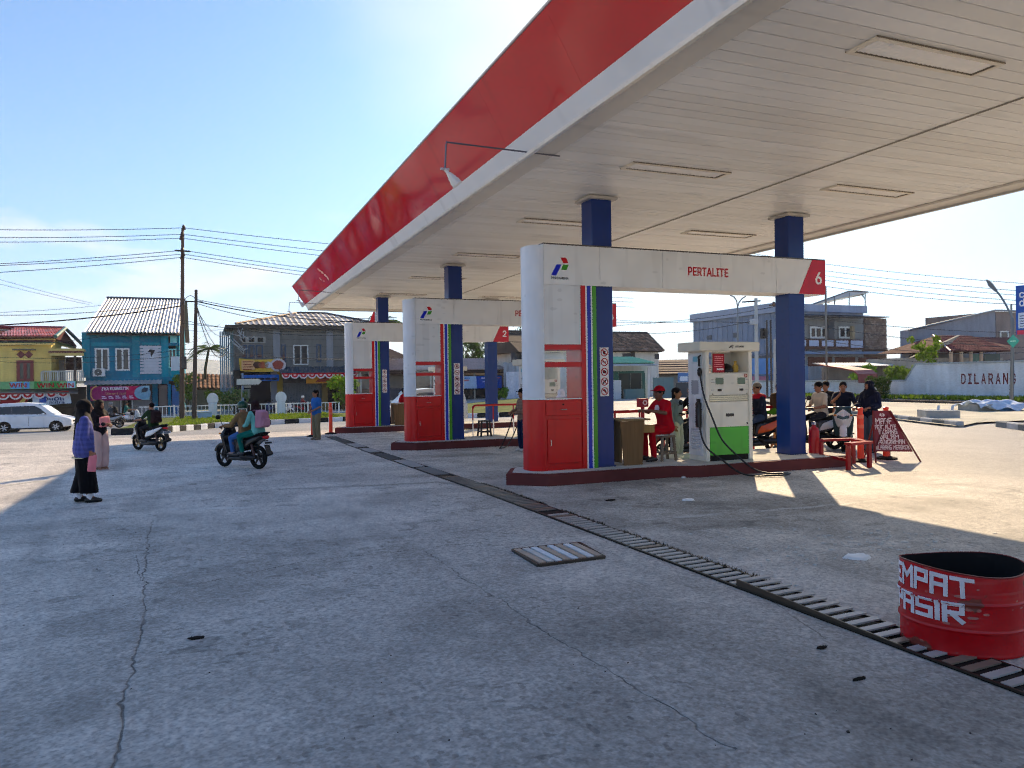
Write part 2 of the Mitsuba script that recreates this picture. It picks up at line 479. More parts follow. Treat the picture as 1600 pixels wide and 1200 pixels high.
def fascia(side, a, b, t0, t1, thick, proud=0.0):
    """A slab of the leaning fascia. side: 'l' (low x), 'r', 'f' (far end) or 'n'; a..b along it, mitred at the corners."""
    pts = []
    for t in (t0, t1):
        o, z = slant(t, side)
        for off in (proud, proud - thick):
            for e, s in ((a, -1), (b, 1)):
                ex = o if (e in (CY0, CX0) or e in (CY1, CX1)) else 0
                q = e + s * ex * (1 if ((s < 0 and e in (CY0, CX0)) or (s > 0 and e in (CY1, CX1))) else 0)
                w = o + off
                pts.append({'l': (CX0 - w, q, z), 'r': (CX1 + w, q, z), 'f': (q, CY1 + w, z), 'n': (q, CY0 - w, z)}[side])
    return hull(pts)


edges = np.linspace(CY0, CY1, 17)
for side in 'lr':
    for i in range(16):
        g = 0.002
        a = edges[i] + (g if i else 0)
        b = edges[i + 1] - (g if i < 15 else 0)
        pr_ = 0.0
        part(canopy, 'fascia_panel', fascia(side, edges[i] if i == 0 else a, edges[i + 1] if i == 15 else b, 0.225, 1.0, 0.03, pr_),
             (RED[0] + RNG.randint(-2, 2), RED[1], RED[2]), 'fascia')
xe = np.linspace(CX0, CX1, 5)
for side in 'fn':
    for i in range(4):
        part(canopy, 'fascia_panel', fascia(side, xe[i] + (0.006 if i else 0), xe[i + 1] - (0.006 if i < 3 else 0), 0.225, 1.0, 0.03), RED, 'fascia')
for side, a, b in (('l', CY0, CY1), ('r', CY0, CY1), ('f', CX0, CX1), ('n', CX0, CX1)):
    part(canopy, 'trim_strip', fascia(side, a, b, 0.02, 0.22, 0.03, 0.012), (214, 216, 215), 'soffit')
    part(canopy, 'drip_edge', fascia(side, a, b, -0.012, 0.022, 0.05, 0.03), (222, 226, 228), 'metal')
    part(canopy, 'coping', fascia(side, a, b, 1.002, 1.02, 0.16, 0.015), (190, 192, 192), 'metal')
PK = (3.800,26.559,5.484)
for pts in ([(-.75, -.42), (-.5, -.46), (-.42, -.25), (-.2, -.2), (-.25, -.05), (.05, -.02), (.1, .12), (.32, .16), (.42, .30), (.28, .34), (.12, .22), (-.02, .2), (-.1, .08), (-.3, .06), (-.36, -.08), (-.58, -.16), (-.7, -.3)], [(.9, -.2), (1.05, -.24), (1.1, -.1), (.98, -.06)], [(.45, -.36), (.6, -.4), (.66, -.34), (.5, -.3)]):
    v_, f_ = prism([(PK[1] + a_ * 0.75, PK[2] + b_ * 0.62) for a_, b_ in pts], 0.002, 0.006, 'x')
    v_ = v_.copy()
    v_[:, 0] = CX0 - OUT * (v_[:, 2] - LIP) / (TOP - LIP) - v_[:, 0]
    part(canopy, 'peeled_patch', (v_, f_[:, ::-1]), (226, 156, 146), 'paint')
# roof deck and the flat border of the ceiling
part(canopy, 'roof_deck', box((CX0 - 0.35, CY0 - 0.35, 5.45), (CX1 + 0.35, CY1 + 0.35, 5.55)), (120, 122, 124), 'matte')
BX = 0.38
part(canopy, 'ceiling_backing', box((CX0 + BX - 0.05, CY0 + BX - 0.05, 4.925), (CX1 - BX + 0.05, CY1 - BX + 0.05, 4.94)), (126, 120, 110), 'matte')
for a, b in (((CX0 - 0.03, CY0), (CX0 + BX, CY1)), ((CX1 - BX, CY0), (CX1 + 0.03, CY1)), ((CX0 + BX, CY0), (CX1 - BX, CY0 + BX)), ((CX0 + BX, CY1 - BX), (CX1 - BX, CY1))):
    part(canopy, 'ceiling_border', box((a[0], a[1], 4.862), (b[0], b[1], 4.9)), (206, 201, 190), 'soffit')
# ceiling planks across the canopy
PW = 0.2135
y = CY0 + BX + 0.01
shades = [CREAM, (226, 224, 217), (231, 230, 225), (223, 221, 214)]
while y + PW < CY1 - BX:
    m = box((CX0 + BX + 0.004, y, 4.905 + RNG.uniform(-0.002, 0.002)), (CX1 - BX - 0.004, y + PW - 0.011, 4.922))
    part(canopy, 'ceiling_plank', m, RNG.choice(shades), 'soffit')
    y += PW
part(canopy, 'ceiling_joint', box((8.735, CY0 + BX + 0.01, 4.893), (8.765, CY1 - BX - 0.01, 4.901)), (146, 140, 128), 'matte')
# recessed lamps
LY = [5.41, 9.72, 13.78, 18.0, 22.5, 27.0]
for iy, ly in enumerate(LY):
    for lx, colname in ((6.72, 'red fascia side'), (10.62, 'far side')):
        lab = f'recessed ceiling lamp, {["nearest", "second nearest", "third nearest", "fourth nearest", "fifth nearest", "farthest"][iy]} of the row on the {colname}'
        t = thing('ceiling_lamp', lab, 'lamp', 'recessed ceiling lamps')
        hx, hy = 0.87, 0.185
        fr = [box((lx - hx, ly - hy, 4.878), (lx + hx, ly - hy + 0.045, 4.902)), box((lx - hx, ly + hy - 0.045, 4.878), (lx + hx, ly + hy, 4.902)),
              box((lx - hx, ly - hy + 0.046, 4.878), (lx - hx + 0.045, ly + hy - 0.046, 4.902)), box((lx + hx - 0.045, ly - hy + 0.046, 4.878), (lx + hx, ly + hy - 0.046, 4.902))]
        part(t, 'frame', cat(*fr), (226, 218, 198), 'paint')
        g = [box((lx - hx + 0.046, ly + sy * (hy - 0.049) - 0.002, 4.884), (lx + hx - 0.046, ly + sy * (hy - 0.049) + 0.002, 4.9)) for sy in (-1, 1)]
        g += [box((lx + sx * (hx - 0.049) - 0.002, ly - hy + 0.06, 4.884), (lx + sx * (hx - 0.049) + 0.002, ly + hy - 0.06, 4.9)) for sx in (-1, 1)]
        g += [box((lx - hx - 0.012, ly + hy, 4.888), (lx + hx + 0.012, ly + hy + 0.005, 4.902)), box((lx - hx - 0.012, ly - hy - 0.005, 4.888), (lx + hx + 0.012, ly - hy, 4.902))]
        part(t, 'gasket', cat(*g), (128, 118, 104), 'matte')
        n = 24
        rib = [prism([(lx - hx + 0.06 + k * (2 * hx - 0.12) / n, 4.897), (lx - hx + 0.06 + (k + 1) * (2 * hx - 0.12) / n, 4.897), (lx - hx + 0.06 + (k + 0.5) * (2 * hx - 0.12) / n, 4.889)], ly - hy + 0.06, ly + hy - 0.06, 'y') for k in range(n)]
        part(t, 'diffuser', cat(*rib), (236, 232, 220), 'lamp')
# spot lamps on arms below the fascia
for a, b, c, which in (((4.640,9.501,4.850), (3.010,9.588,4.900), (3.800,12.600,5.541), 'nearest, before the red fascia'),
                       ((4.588,26.888,4.850), (3.035,26.671,4.900), (2.801,25.548,4.450), 'second from the far end'),
                       ((4.480,30.743,4.850), (3.146,30.945,4.900), (2.854,29.250,4.450), 'at the very far end')):
    a, b = np.array(a), np.array(b)
    d = (b - a)[:2] / np.linalg.norm((b - a)[:2])
    c = b + np.array([d[0] * 0.02, d[1] * 0.02 + 0.0, -0.36])
    t = thing('spot_lamp', f'small white spot lamp on a thin grey pipe, {which}', 'lamp')
    part(t, 'arm', tube([a, b, b + np.array([0, 0, -0.03]), c], 0.011, 8), (110, 112, 122), 'metal', 40)
    part(t, 'bracket', cbox(c + np.array([0, 0, 0.0]), (0.12, 0.035, 0.03), 0.005), (200, 200, 200), 'metal')
    ax = np.array([0.5, -0.1, -0.62]); ax /= np.linalg.norm(ax)
    part(t, 'lamp_head', tube([c + ax * s for s in (0.0, 0.06, 0.10, 0.2, 0.26, 0.262)], [0.02, 0.025, 0.04, 0.068, 0.072, 0.016], 14), (216, 214, 206), 'paint', 40)
# ------------------------------------------------------------------ pump islands
WHITE, KERB, GREEN = (222, 222, 216), (98, 52, 50), (72, 150, 40)
YF = 11.48
ISLANDS = [(0.0, 0.0, 0.0, '6', 'nearest island, with the flag 6'), (-0.07, 8.05, -0.075, '4', 'second island, between the other two'), (-0.25, 16.15, -0.115, '2', 'farthest island, with the flag 2')]


def ring(r0, r1, n=28):
    a = np.arange(n) * 2 * PI / n
    return Polygon(np.stack([r1 * np.cos(a), r1 * np.sin(a)], 1), [np.stack([r0 * np.cos(a), r0 * np.sin(a)], 1)])


def face(poly, x, y, z, d=0.003):
    """A flat shape standing in the plane y, drawn in (x, z) round a middle point, d proud towards the viewer."""
    v, f = prism(poly, y - d, y, 'y')
    return v + np.array([x, 0, z]), f


def place(m, isl):
    return move(m, (isl[0], isl[1], isl[2]))


def rounded_end(x0, x1, y0, y1, r, n=10):
    pts = [(x1, y0)]
    pts = [(x1, y1), (x1, y0)]
    for k in range(n + 1):
        a = -PI / 2 - k / n * PI / 2
        pts.append((x0 + r + r * math.cos(a), y0 + r + r * math.sin(a)))
    for k in range(n + 1):
        a = PI - k / n * PI / 2
        pts.append((x0 + r + r * math.cos(a), y1 - r + r * math.sin(a)))
    return pts[::-1]


def zigzag(pts, z0, z1):
    return prism(pts, z0, z1)


for isl in ISLANDS:
    xo, yo, zo, num, where = isl
    P_ = lambda m: move(m, (xo, yo, zo))  # noqa: E731
    # kerb
    t = thing('fuel_island', f'raised pump island with a dark red kerb, {where}', 'traffic island', 'pump islands')
    F = YF
    out = [(4.60, F + 0.13), (4.93, F + 0.78), (5.5, F + 1.06), (7.5, F + 1.06), (7.9, F + 1.44), (11.42, F + 1.44), (11.62, F + 1.2), (11.62, F - 0.36), (11.42, F - 0.60), (7.9, F - 0.60), (7.5, F - 0.37), (5.15, F - 0.37)]
    pg = Polygon(out)
    part(t, 'kerb', P_(cat(prism(pg.buffer(0), -0.35, 0.17), prism(pg.buffer(-0.018, join_style=2), 0.17, 0.19))), KERB, 'matte')
    part(t, 'paving', P_(prism(pg.buffer(-0.10, join_style=2), 0.18, 0.2)), (168, 166, 158), 'matte')
    # gantry: cabinet, posts and the long sign beam
    t = thing('pump_gantry', f'white and red pump gantry with a striped post, its beam ending in flag number {dict([("6", "six"), ("2", "two")])[num]}' if num != '4' else 'white and red pump gantry whose sign beam end is hidden, between the two numbered ones', 'gantry', 'pump gantries')
    g = lambda name, m, c, mat='paint', sm=False, lab=None: part(t, name, P_(m), c, mat, sm, lab)  # noqa: E731
    x0, x1, B0, B1, D = 5.03, 5.27, 3.335, 4.005, 0.6
    g('end_column', prism(rounded_end(x0, x1, F, F + D, 0.24), 1.394, B1 - 0.02), (214, 218, 222), 'paint', 30, 'white rounded upper end')
    g('end_column', prism(rounded_end(x0, x1, F, F + D, 0.24), 0.2, 1.392), (204, 4, 12), 'gloss', 30, 'red rounded lower end')
    for yy in (F + 0.015, F + D - 0.045):
        g('upper_panel', box((x1 + 0.004, yy, 2.325), (5.965, yy + 0.03, B0 - 0.004)), (216, 217, 214))
    g('post', box((5.97, F + 0.001, 0.2), (6.05, F + D - 0.001, B0 - 0.002)), (200, 2, 16), 'gloss')
    for a, b, c in ((6.052, 6.083, (226, 226, 226)), (6.085, 6.155, (24, 48, 170)), (6.157, 6.183, (226, 226, 226)), (6.185, 6.215, GREEN)):
        g('stripe', box((a, F + 0.004, 0.2), (b, F + 0.44, B0 - 0.003)), c, 'gloss')
    g('stripe', box((6.2151, F + 0.004, 0.2), (6.262, F + 0.045, B0 - 0.003)), GREEN, 'gloss')
    fr = []
    for yy in (F + 0.008, F + D - 0.048):
        for z0, z1 in ((2.235, 2.32), (1.945, 2.025)):
            fr.append(box((x1 + 0.003, yy, z0), (5.968, yy + 0.04, z1)))
    g('window_frame', cat(*fr), (200, 2, 16), 'gloss')
    sl = [box((x1 + 0.003, yy, 1.395), (5.968, yy + 0.012, 1.412)) for yy in (F + 0.006, F + D - 0.02)]
    g('window_sill', cat(*sl), (226, 224, 216), 'paint')
    for z0, z1 in ((2.026, 2.234), (1.413, 1.944)):
        g('pane', (np.array([[x1, F + 0.03, z0], [5.968, F + 0.03, z0], [5.968, F + 0.03, z1], [x1, F + 0.03, z1]]), np.array([[0, 1, 2], [0, 2, 3]])), WHITE, 'glass')
    g('cabinet', box((x1 + 0.002, F + 0.02, 0.2), (5.968, F + D - 0.02, 1.39)), (196, 5, 14), 'gloss')
    g('drawer', cbox(((x1 + 5.968) / 2, F + 0.008, 1.245), (0.66, 0.03, 0.24), 0.006), (202, 8, 16), 'gloss')
    k = g('door', cbox(((x1 + 5.968) / 2 + 0.01, F + 0.008, 0.69), (0.63, 0.03, 0.74), 0.006), (200, 6, 14), 'gloss')
    g('handle', tube([(5.56, F - 0.005, 1.225), (5.56, F - 0.03, 1.225), (5.66, F - 0.03, 1.225), (5.66, F - 0.005, 1.225)], 0.008, 6), (206, 206, 200), 'metal')
    g('handle', tube([(5.36, F - 0.005, 0.62), (5.36, F - 0.03, 0.62), (5.36, F - 0.03, 0.72), (5.36, F - 0.005, 0.72)], 0.008, 6), (206, 206, 200), 'metal')
    g('lock', cyl((5.6, F - 0.008, 1.31), (5.6, F - 0.014, 1.31), 0.014), (30, 20, 20), 'metal')
    # beam
    g('beam', box((x1 + 0.002, F + 0.012, B0), (11.37, F + D, B1)), (224, 225, 222))
    seams = [x1 + 0.003, 6.34, 7.61, 8.88, 10.17, 11.375]
    for a, b in zip(seams[:-1], seams[1:]):
        g('beam_panel', box((a + 0.004, F, B0 - 0.004), (b - 0.004, F + 0.011, B1 - 0.006)), (224, 225, 221))
    g('beam_cap', box((x1, F - 0.008, B1 + 0.001), (11.385, F + D + 0.008, B1 + 0.018)), (96, 92, 88), 'metal')
    fl = Polygon([(10.72, B0 - 0.005), (11.06, B1 - 0.004), (11.385, B1 - 0.004), (11.385, B0 - 0.005)])
    g('flag', cat(prism(fl, F - 0.008, F - 0.001, 'y'), box((11.373, F - 0.0078, B0 - 0.004), (11.384, F + D + 0.004, B1 - 0.005))), (196, 6, 30), 'gloss')
    g('numeral', text(num, 0.23, 0.006, True, loc=(11.21, F - 0.008, 3.65)), (232, 230, 228), 'flat')
    g('lettering', text('PERTALITE', 0.15, 0.005, True, 0.89, loc=(8.60, F, 3.665)), (176, 16, 26), 'flat')
    lx, lz, q = 5.41, 3.79, 0.00352
    for pts, c in (([(0, 87), (27, 87), (55, 34), (30, 34)], (20, 40, 176)), ([(52, 2), (79, 0), (92, 25), (65, 27)], (190, 20, 30)), ([(64, 34), (93, 34), (82, 59), (54, 59)], (60, 140, 40))):
        g('logo', prism([(lx + u * q, lz - v * q) for u, v in pts][::-1], F - 0.006, F - 0.0005, 'y'), c, 'flat')
    g('logo_lettering', text('PERTAMINA', 0.038, 0.004, True, 0.325, loc=(lx + 0.163, F, 3.44)), (24, 24, 26), 'flat')
    # columns that carry the canopy
    for cx, lab in ((6.42, 'beside the gantry cabinet'), (10.72, 'at the flag end of the beam')):
        c = thing('canopy_column', f'square blue canopy column {lab} on the {where.split(",")[0]}', 'column', 'canopy columns')
        h = 4.895 - zo
        part(c, 'shaft', P_(cbox((cx, F + 0.25, (h + 0.2) / 2), (0.39, 0.39, h - 0.2), 0.012)), BLUE, 'gloss')
        part(c, 'capital', P_(cbox((cx, F + 0.25, h - 0.03), (0.56, 0.56, 0.05), 0.008)), (186, 182, 172), 'paint')
        part(c, 'base_plate', P_(cbox((cx, F + 0.25, 0.21), (0.43, 0.43, 0.03), 0.006)), (16, 44, 96), 'paint')
    # prohibition sign
    s = thing('prohibition_sign', f'white strip of five prohibition symbols on the blue column of the {where.split(",")[0]}', 'sign', 'prohibition signs')
    sx, sy = 6.43, F + 0.052
    part(s, 'plate', P_(box((sx - 0.085, sy - 0.006, 1.43), (sx + 0.085, sy + 0.004, 2.275))), (224, 222, 218), 'flat')
    for k in range(5):
        zc = 2.275 - 0.0845 - k * 0.169
        part(s, 'ring', P_(face(ring(0.055, 0.070), sx, sy - 0.006, zc, 0.003)), (168, 24, 34), 'flat')
        gl = [Polygon([(-.012, -.035), (.028, -.035), (.02, 0), (.03, .03), (0, .02), (-.005, .045), (-.022, .02), (-.03, -.01)]),
              Polygon([(-.04, -.006), (.035, -.006), (.035, .01), (-.04, .01)]), Polygon([(-.035, -.025), (.035, -.025), (.035, .02), (.01, .02), (.01, .03), (-.015, .03), (-.015, .02), (-.035, .02)]),
              Polygon([(-.04, -.03), (-.025, -.045), (.01, -.005), (.035, .01), (.04, .035), (.02, .04), (0, .02)]), Polygon([(-.035, .0), (.0, .01), (.03, -.03), (.04, -.02), (.02, .02), (0, .04), (-.035, .03)])][k]
        part(s, 'symbol', P_(face(gl, sx, sy - 0.006, zc, 0.002)), (26, 24, 26), 'flat')
        part(s, 'bar', P_(face(Polygon([(-.047, .037), (-.037, .047), (.047, -.037), (.037, -.047)]), sx, sy - 0.0075, zc, 0.003)), (168, 24, 34), 'flat')

# ------------------------------------------------------------------ fuel dispensers
CAB = (222, 218, 202)


def dispenser(isl, label, full=True):
    xo, yo, zo = isl[:3]
    t = thing('fuel_dispenser', label, 'fuel pump', 'fuel dispensers')
    def g(name, m, c, mat='paint', sm=False, lab=None):
        return part(t, name, move(m, (xo, yo, zo)), c, mat, sm, lab)
    f, b = 11.33, 11.86
    xa, xb = 8.40, 9.45
    g('plinth', box((xa + 0.03, f + 0.04, 0.2), (xb - 0.03, b - 0.04, 0.30)), (40, 38, 36), 'matte')
    for a, bb in ((xa, xa + 0.085), (xb - 0.085, xb)):
        g('corner_post', cbox(((a + bb) / 2, (f + b) / 2, 1.22), (0.085, b - f, 2.04), 0.01), CAB)
    g('lower_panel', cbox(((xa + xb) / 2, (f + b) / 2, 0.56), (xb - xa - 0.17, b - f - 0.03, 0.51), 0.004), (78, 178, 60), 'gloss', lab='bright green lower panel')
    g('middle_panel', cbox(((xa + xb) / 2, (f + b) / 2, 1.05), (xb - xa - 0.17, b - f - 0.03, 0.465), 0.004), CAB)
    g('price_strip', box((xa + 0.085, f + 0.012, 1.285), (xb - 0.085, b - 0.012, 1.40)), (150, 146, 130), 'metal')
    for k in range(3):
        g('price_slat', box((xa + 0.095, f + 0.006, 1.298 + 0.034 * k), (xb - 0.11, f + 0.014, 1.318 + 0.034 * k)), (202, 196, 170), 'metal')
    g('display_panel', cbox(((xa + xb) / 2, (f + b) / 2, 1.60), (xb - xa - 0.17, b - f - 0.03, 0.395), 0.004), (214, 211, 196))
    g('back_panel', box((xa + 0.52, b - 0.03, 1.80), (xb - 0.085, b - 0.01, 2.20)), (204, 204, 198))
    g('shelf', box((xa + 0.085, f + 0.01, 1.798), (xb - 0.085, b - 0.035, 1.812)), (206, 202, 186))
    g('header', cbox(((xa + xb) / 2 - 0.03, (f + b) / 2, 2.29), (xb - xa + 0.30, b - f + 0.16, 0.17), 0.015), (214, 210, 192))
    g('header_light', box((xa + 0.09, f + 0.02, 2.19), (xa + 0.56, f + 0.09, 2.204)), (240, 240, 236), 'flat')
    hf = f - 0.08
    for pts in ([(0, 14), (6, 14), (14, 4), (8, 4)], [(14, 4), (20, 12), (17, 16), (11, 7)], [(12, 0), (20, 2), (24, 9), (19, 6)]):
        g('logo', prism([(8.86 + u * 0.0045, 2.325 - v * 0.0045) for u, v in pts][::-1], hf - 0.004, hf, 'y'), (26, 26, 30), 'flat')
    g('logo_lettering', text('PERTAMINA', 0.03, 0.004, True, 0.2, loc=(9.10, hf, 2.288)), (40, 40, 44), 'flat')
    for u in (8.63, 9.12):
        k = g('display', box((u, f + 0.008, 1.60), (u + 0.17, f + 0.016, 1.72)), (104, 122, 104), 'gloss')
        g('keypad', box((u + 0.045, f + 0.006, 1.475), (u + 0.125, f + 0.016, 1.515)), (52, 46, 42), 'flat')
        g('key', cbox((u + (-0.07 if u < 9 else 0.21), f + 0.012, 1.37 + 0.055), (0.02, 0.012, 0.02)), (40, 36, 34), 'flat')
        for z in (1.68, 1.63, 1.495):
            g('caption', box((u + (-0.10 if u < 9 else 0.19), f + 0.0125, z), (u + (-0.03 if u < 9 else 0.25), f + 0.0155, z + 0.008)), (150, 140, 130), 'flat')
    g('emblem', face(ring(0.018, 0.036), 9.31, f + 0.015, 1.755), (150, 30, 40), 'flat')
    g('latch', cbox((8.94, f + 0.012, 1.035), (0.18, 0.02, 0.055), 0.008), (44, 40, 36), 'paint')
    g('lock', cyl((9.33, f + 0.014, 0.87), (9.33, f + 0.006, 0.87), 0.016), (50, 46, 44), 'metal')
    # left flank with the nozzle
    g('side_panel', box((xa - 0.012, f + 0.09, 0.3), (xa - 0.001, b - 0.02, 2.18)), (212, 214, 216))
    g('side_recess', box((xa - 0.016, f + 0.2, 1.42), (xa - 0.0125, b - 0.12, 1.68)), (150, 150, 156))
    for k in range(9):
        g('louvre', cbox((xa - 0.018, (f + b) / 2 + 0.02, 0.42 + 0.045 * k), (0.014, 0.3, 0.018), 0.004), (196, 198, 202))
    g('sticker', box((xa - 0.0155, f + 0.22, 2.02), (xa - 0.0122, f + 0.36, 2.12)), (120, 176, 196), 'flat')
    g('hose_outlet', tube([(xa - 0.01, f + 0.13, 2.13), (xa - 0.05, f + 0.13, 2.12), (xa - 0.05, f + 0.12, 1.93)], 0.02, 8), (24, 24, 26), 'paint')
    g('hose_coupling', ell((xa - 0.05, f + 0.11, 1.83), (0.045, 0.045, 0.085), 12), (20, 20, 22), 'paint', 40)
    g('nozzle_boot', cbox((xa - 0.05, f + 0.16, 1.05), (0.075, 0.12, 0.46), 0.02), (22, 22, 24), 'paint')
    g('nozzle', tube([(xa - 0.09, f + 0.1, 1.16), (xa - 0.11, f + 0.07, 1.05), (xa - 0.12, f + 0.06, 0.92), (xa - 0.12, f + 0.05, 0.84)], [0.03, 0.028, 0.024, 0.02], 10), (40, 40, 44), 'paint', 40)
    g('nozzle_switch', cbox((xa - 0.03, f + 0.18, 1.31), (0.05, 0.08, 0.06), 0.01), (24, 24, 26), 'paint')
    if full:
        h1 = [(xa - 0.05, f + 0.1, 1.78), (xa - 0.052, f + 0.05, 1.6), (xa - 0.04, f - 0.05, 1.3), (xa + 0.05, f - 0.15, 0.95), (8.6, f - 0.2, 0.6), (8.84, f - 0.34, 0.3), (9.0, f - 0.62, 0.08), (9.25, f - 0.86, 0.035), (9.45, f - 0.95, 0.03)]
        h2 = [(xa - 0.12, f + 0.05, 0.86), (xa - 0.11, f, 0.7), (xa - 0.06, f - 0.12, 0.45), (8.5, f - 0.36, 0.24), (8.62, f - 0.72, 0.05), (8.9, f - 0.98, 0.03), (9.2, f - 1.02, 0.03), (9.45, f - 0.95, 0.03)]
        for h in (h1, h2):
            h = np.array(h)
            s = np.linspace(0, 1, len(h))
            from scipy.interpolate import CubicSpline
            part(t, 'hose', move((tube(CubicSpline(s, h)(np.linspace(0, 1, 50)), 0.0155, 8)), (xo, yo, zo)), (18, 18, 20), 'paint', 50)
    return t


dispenser(ISLANDS[0], 'cream and green fuel dispenser with two hanging black hoses on the nearest island')
dispenser(ISLANDS[1], 'cream and green fuel dispenser seen through the gantry window, on the second island')
dispenser(ISLANDS[2], 'cream and green fuel dispenser of the farthest island, half hidden behind a blue column')

# things kept in the dispenser's open top
p = thing('notice_card', 'red notice card of white lines standing in the open top of the near dispenser', 'notice')
part(p, 'card', box((8.62, 11.40, 1.815), (8.87, 11.415, 2.16)), (168, 28, 42), 'flat')
for k in range(6):
    part(p, 'line', box((8.645, 11.396, 2.10 - 0.036 * k), (8.645 + (0.2, 0.19, 0.2, 0.17, 0.2, 0.18)[k], 11.3995, 2.112 - 0.036 * k)), (224, 160, 160), 'flat')
part(p, 'label', box((8.70, 11.396, 1.86), (8.85, 11.3995, 1.895)), (222, 208, 206), 'flat')
hm = m3.Manifold.sphere(1, 40).scale((0.145, 0.16, 0.15)).trim_by_plane((0, 0, 1), -0.02)
hm = hm.to_mesh()
solo('helmet', 'black riding helmet resting in the open top of the near dispenser', 'helmet', (np.array(hm.vert_properties[:, :3]) + np.array([9.03, 11.58, 1.835]), np.array(hm.tri_verts)), (16, 16, 18), 'gloss', True)
b = thing('oil_bottle', 'yellow oil bottle with cap beside the black helmet', 'bottle')
part(b, 'body', cat(cbox((9.24, 11.55, 1.89), (0.11, 0.07, 0.15), 0.02), cyl((9.24, 11.55, 1.96), (9.24, 11.55, 2.0), 0.022)), (196, 160, 60), 'gloss')
part(b, 'cap', cyl((9.24, 11.55, 2.0), (9.24, 11.55, 2.03), 0.026), (190, 150, 40), 'paint')
# ------------------------------------------------------------------ hand-painted block letters
STROKES = {'A': ['03 00', '04 34', '34 30', '02 32', '03 04'], 'D': ['00 04', '04 23', '23 21', '21 00'], 'E': ['00 04', '04 34', '02 22', '00 30'], 'F': ['00 04', '04 34', '02 22'], 'G': ['34 04', '04 00', '00 30', '30 32', '32 22'],
           'I': ['00 04'], 'K': ['00 04', '02 34', '02 30'], 'L': ['04 00', '00 30'], 'M': ['00 04', '04 22', '22 44', '44 40'], 'N': ['00 04', '04 30', '30 34'], 'O': ['00 04', '04 34', '34 30', '30 00'], 'P': ['00 04', '04 34', '34 32', '32 02'],
           'R': ['00 04', '04 34', '34 32', '32 02', '12 30'], 'S': ['34 04', '04 02', '02 32', '32 30', '30 00'], 'T': ['04 44', '24 20'], 'U': ['04 00', '00 30', '30 34'], 'B': ['00 04', '04 34', '34 30', '30 00', '02 32'], 'H': ['00 04', '30 34', '02 32'], '/': ['00 34']}


def block_letters(s, h, w=0.17, gap=0.30, wobble=0.0, rng=None):
    """Lettering as shapely polygons, baseline at 0, height h; returns (list of polygons, width)."""
    from shapely.geometry import LineString
    from shapely.ops import unary_union
    from shapely import affinity
    x, out, u = 0.0, [], h / 4
    for ch in s:
        if ch == ' ':
            x += 2.0 * u
            continue
        ls = [LineString([(int(a[0]), int(a[1])), (int(b[0]), int(b[1]))]) for a, b in (t.split() for t in STROKES[ch])]
        g = unary_union([l.buffer(w * 2.0, cap_style=3, join_style=2) for l in ls])
        wd = max(int(t.split()[k][0]) for t in STROKES[ch] for k in (0, 1))
        g = affinity.scale(g, 0.78 * u, u, origin=(0, 0))
        if wobble and rng:
            g = affinity.rotate(g, rng.uniform(-wobble, wobble), origin=(0, h / 2))
        out.append(affinity.translate(g, x, rng.uniform(-0.02, 0.02) * h if rng and wobble else 0))
        x += (wd * 0.78 + 4 * gap) * u
    return out, x - 4 * gap * u


def poly_mesh(g, d):
    gs = getattr(g, 'geoms', [g])
    return cat(*[prism(q, 0, d) for q in gs])


def panel_text(s, h, width=None, depth=0.003, wobble=2.0, rng=None, w=0.17):
    """Letters in the xy plane, centred, extruded along +z."""
    ps, wd = block_letters(s, h, w=w, wobble=wobble, rng=rng)
    v, f = cat(*[poly_mesh(p, depth) for p in ps])
    k = (width / wd) if width else 1
    v = v.copy()
    v[:, 0] = (v[:, 0] - wd / 2) * k
    v[:, 1] -= h / 2
    return v, f


def on_plane(m, o, ex, ey):
    """Places a mesh drawn in xy (z towards the viewer) on the plane at o with axes ex (right) and ey (up)."""
    ex, ey = np.array(ex, float), np.array(ey, float)
    ex /= np.linalg.norm(ex)
    ey -= ex * (ex @ ey)
    ey /= np.linalg.norm(ey)
    ez = np.cross(ex, ey)
    v = np.asarray(m[0])
    return np.asarray(o, float) + v[:, :1] * ex + v[:, 1:2] * ey + v[:, 2:] * ez, m[1]


rs = random.Random(3)
# ------------------------------------------------------------------ the drum of sand
DC = np.array((4.545,3.448,0.000))
DR = 0.358
t = thing('sand_drum', 'cut down red oil drum with white painted letters, on the drain at the right', 'drum')
prof_o = [(DR - 0.012, 0.0), (DR + 0.004, 0.004), (DR + 0.006, 0.02), (DR, 0.03), (DR, 0.145), (DR + 0.012, 0.155), (DR + 0.012, 0.168), (DR, 0.178), (DR, 0.315), (DR + 0.012, 0.325), (DR + 0.012, 0.338), (DR, 0.348), (DR, 0.515)]
prof_i = [(DR - 0.004, 0.516), (DR - 0.006, 0.34), (DR - 0.006, 0.10), (0.001, 0.098)]


def bend(m):
    v = np.array(m[0], float)
    a = np.arctan2(v[:, 1], v[:, 0])
    r = np.hypot(v[:, 0], v[:, 1])
    k = 1 + (0.010 * np.sin(3 * a + 1) + 0.007 * np.sin(5 * a)) * (v[:, 2] / 0.5)
    v[:, 0] *= k
    v[:, 1] *= k * 0.93
    v[:, 2] += 0.02 * np.sin(2 * a + 0.4) * np.clip((v[:, 2] - 0.3) / 0.2, 0, 1)
    c, s = math.cos(-0.75), math.sin(-0.75)
    v[:, :2] = v[:, :2] @ np.array([[c, s], [-s, c]])
    return v + DC, m[1]


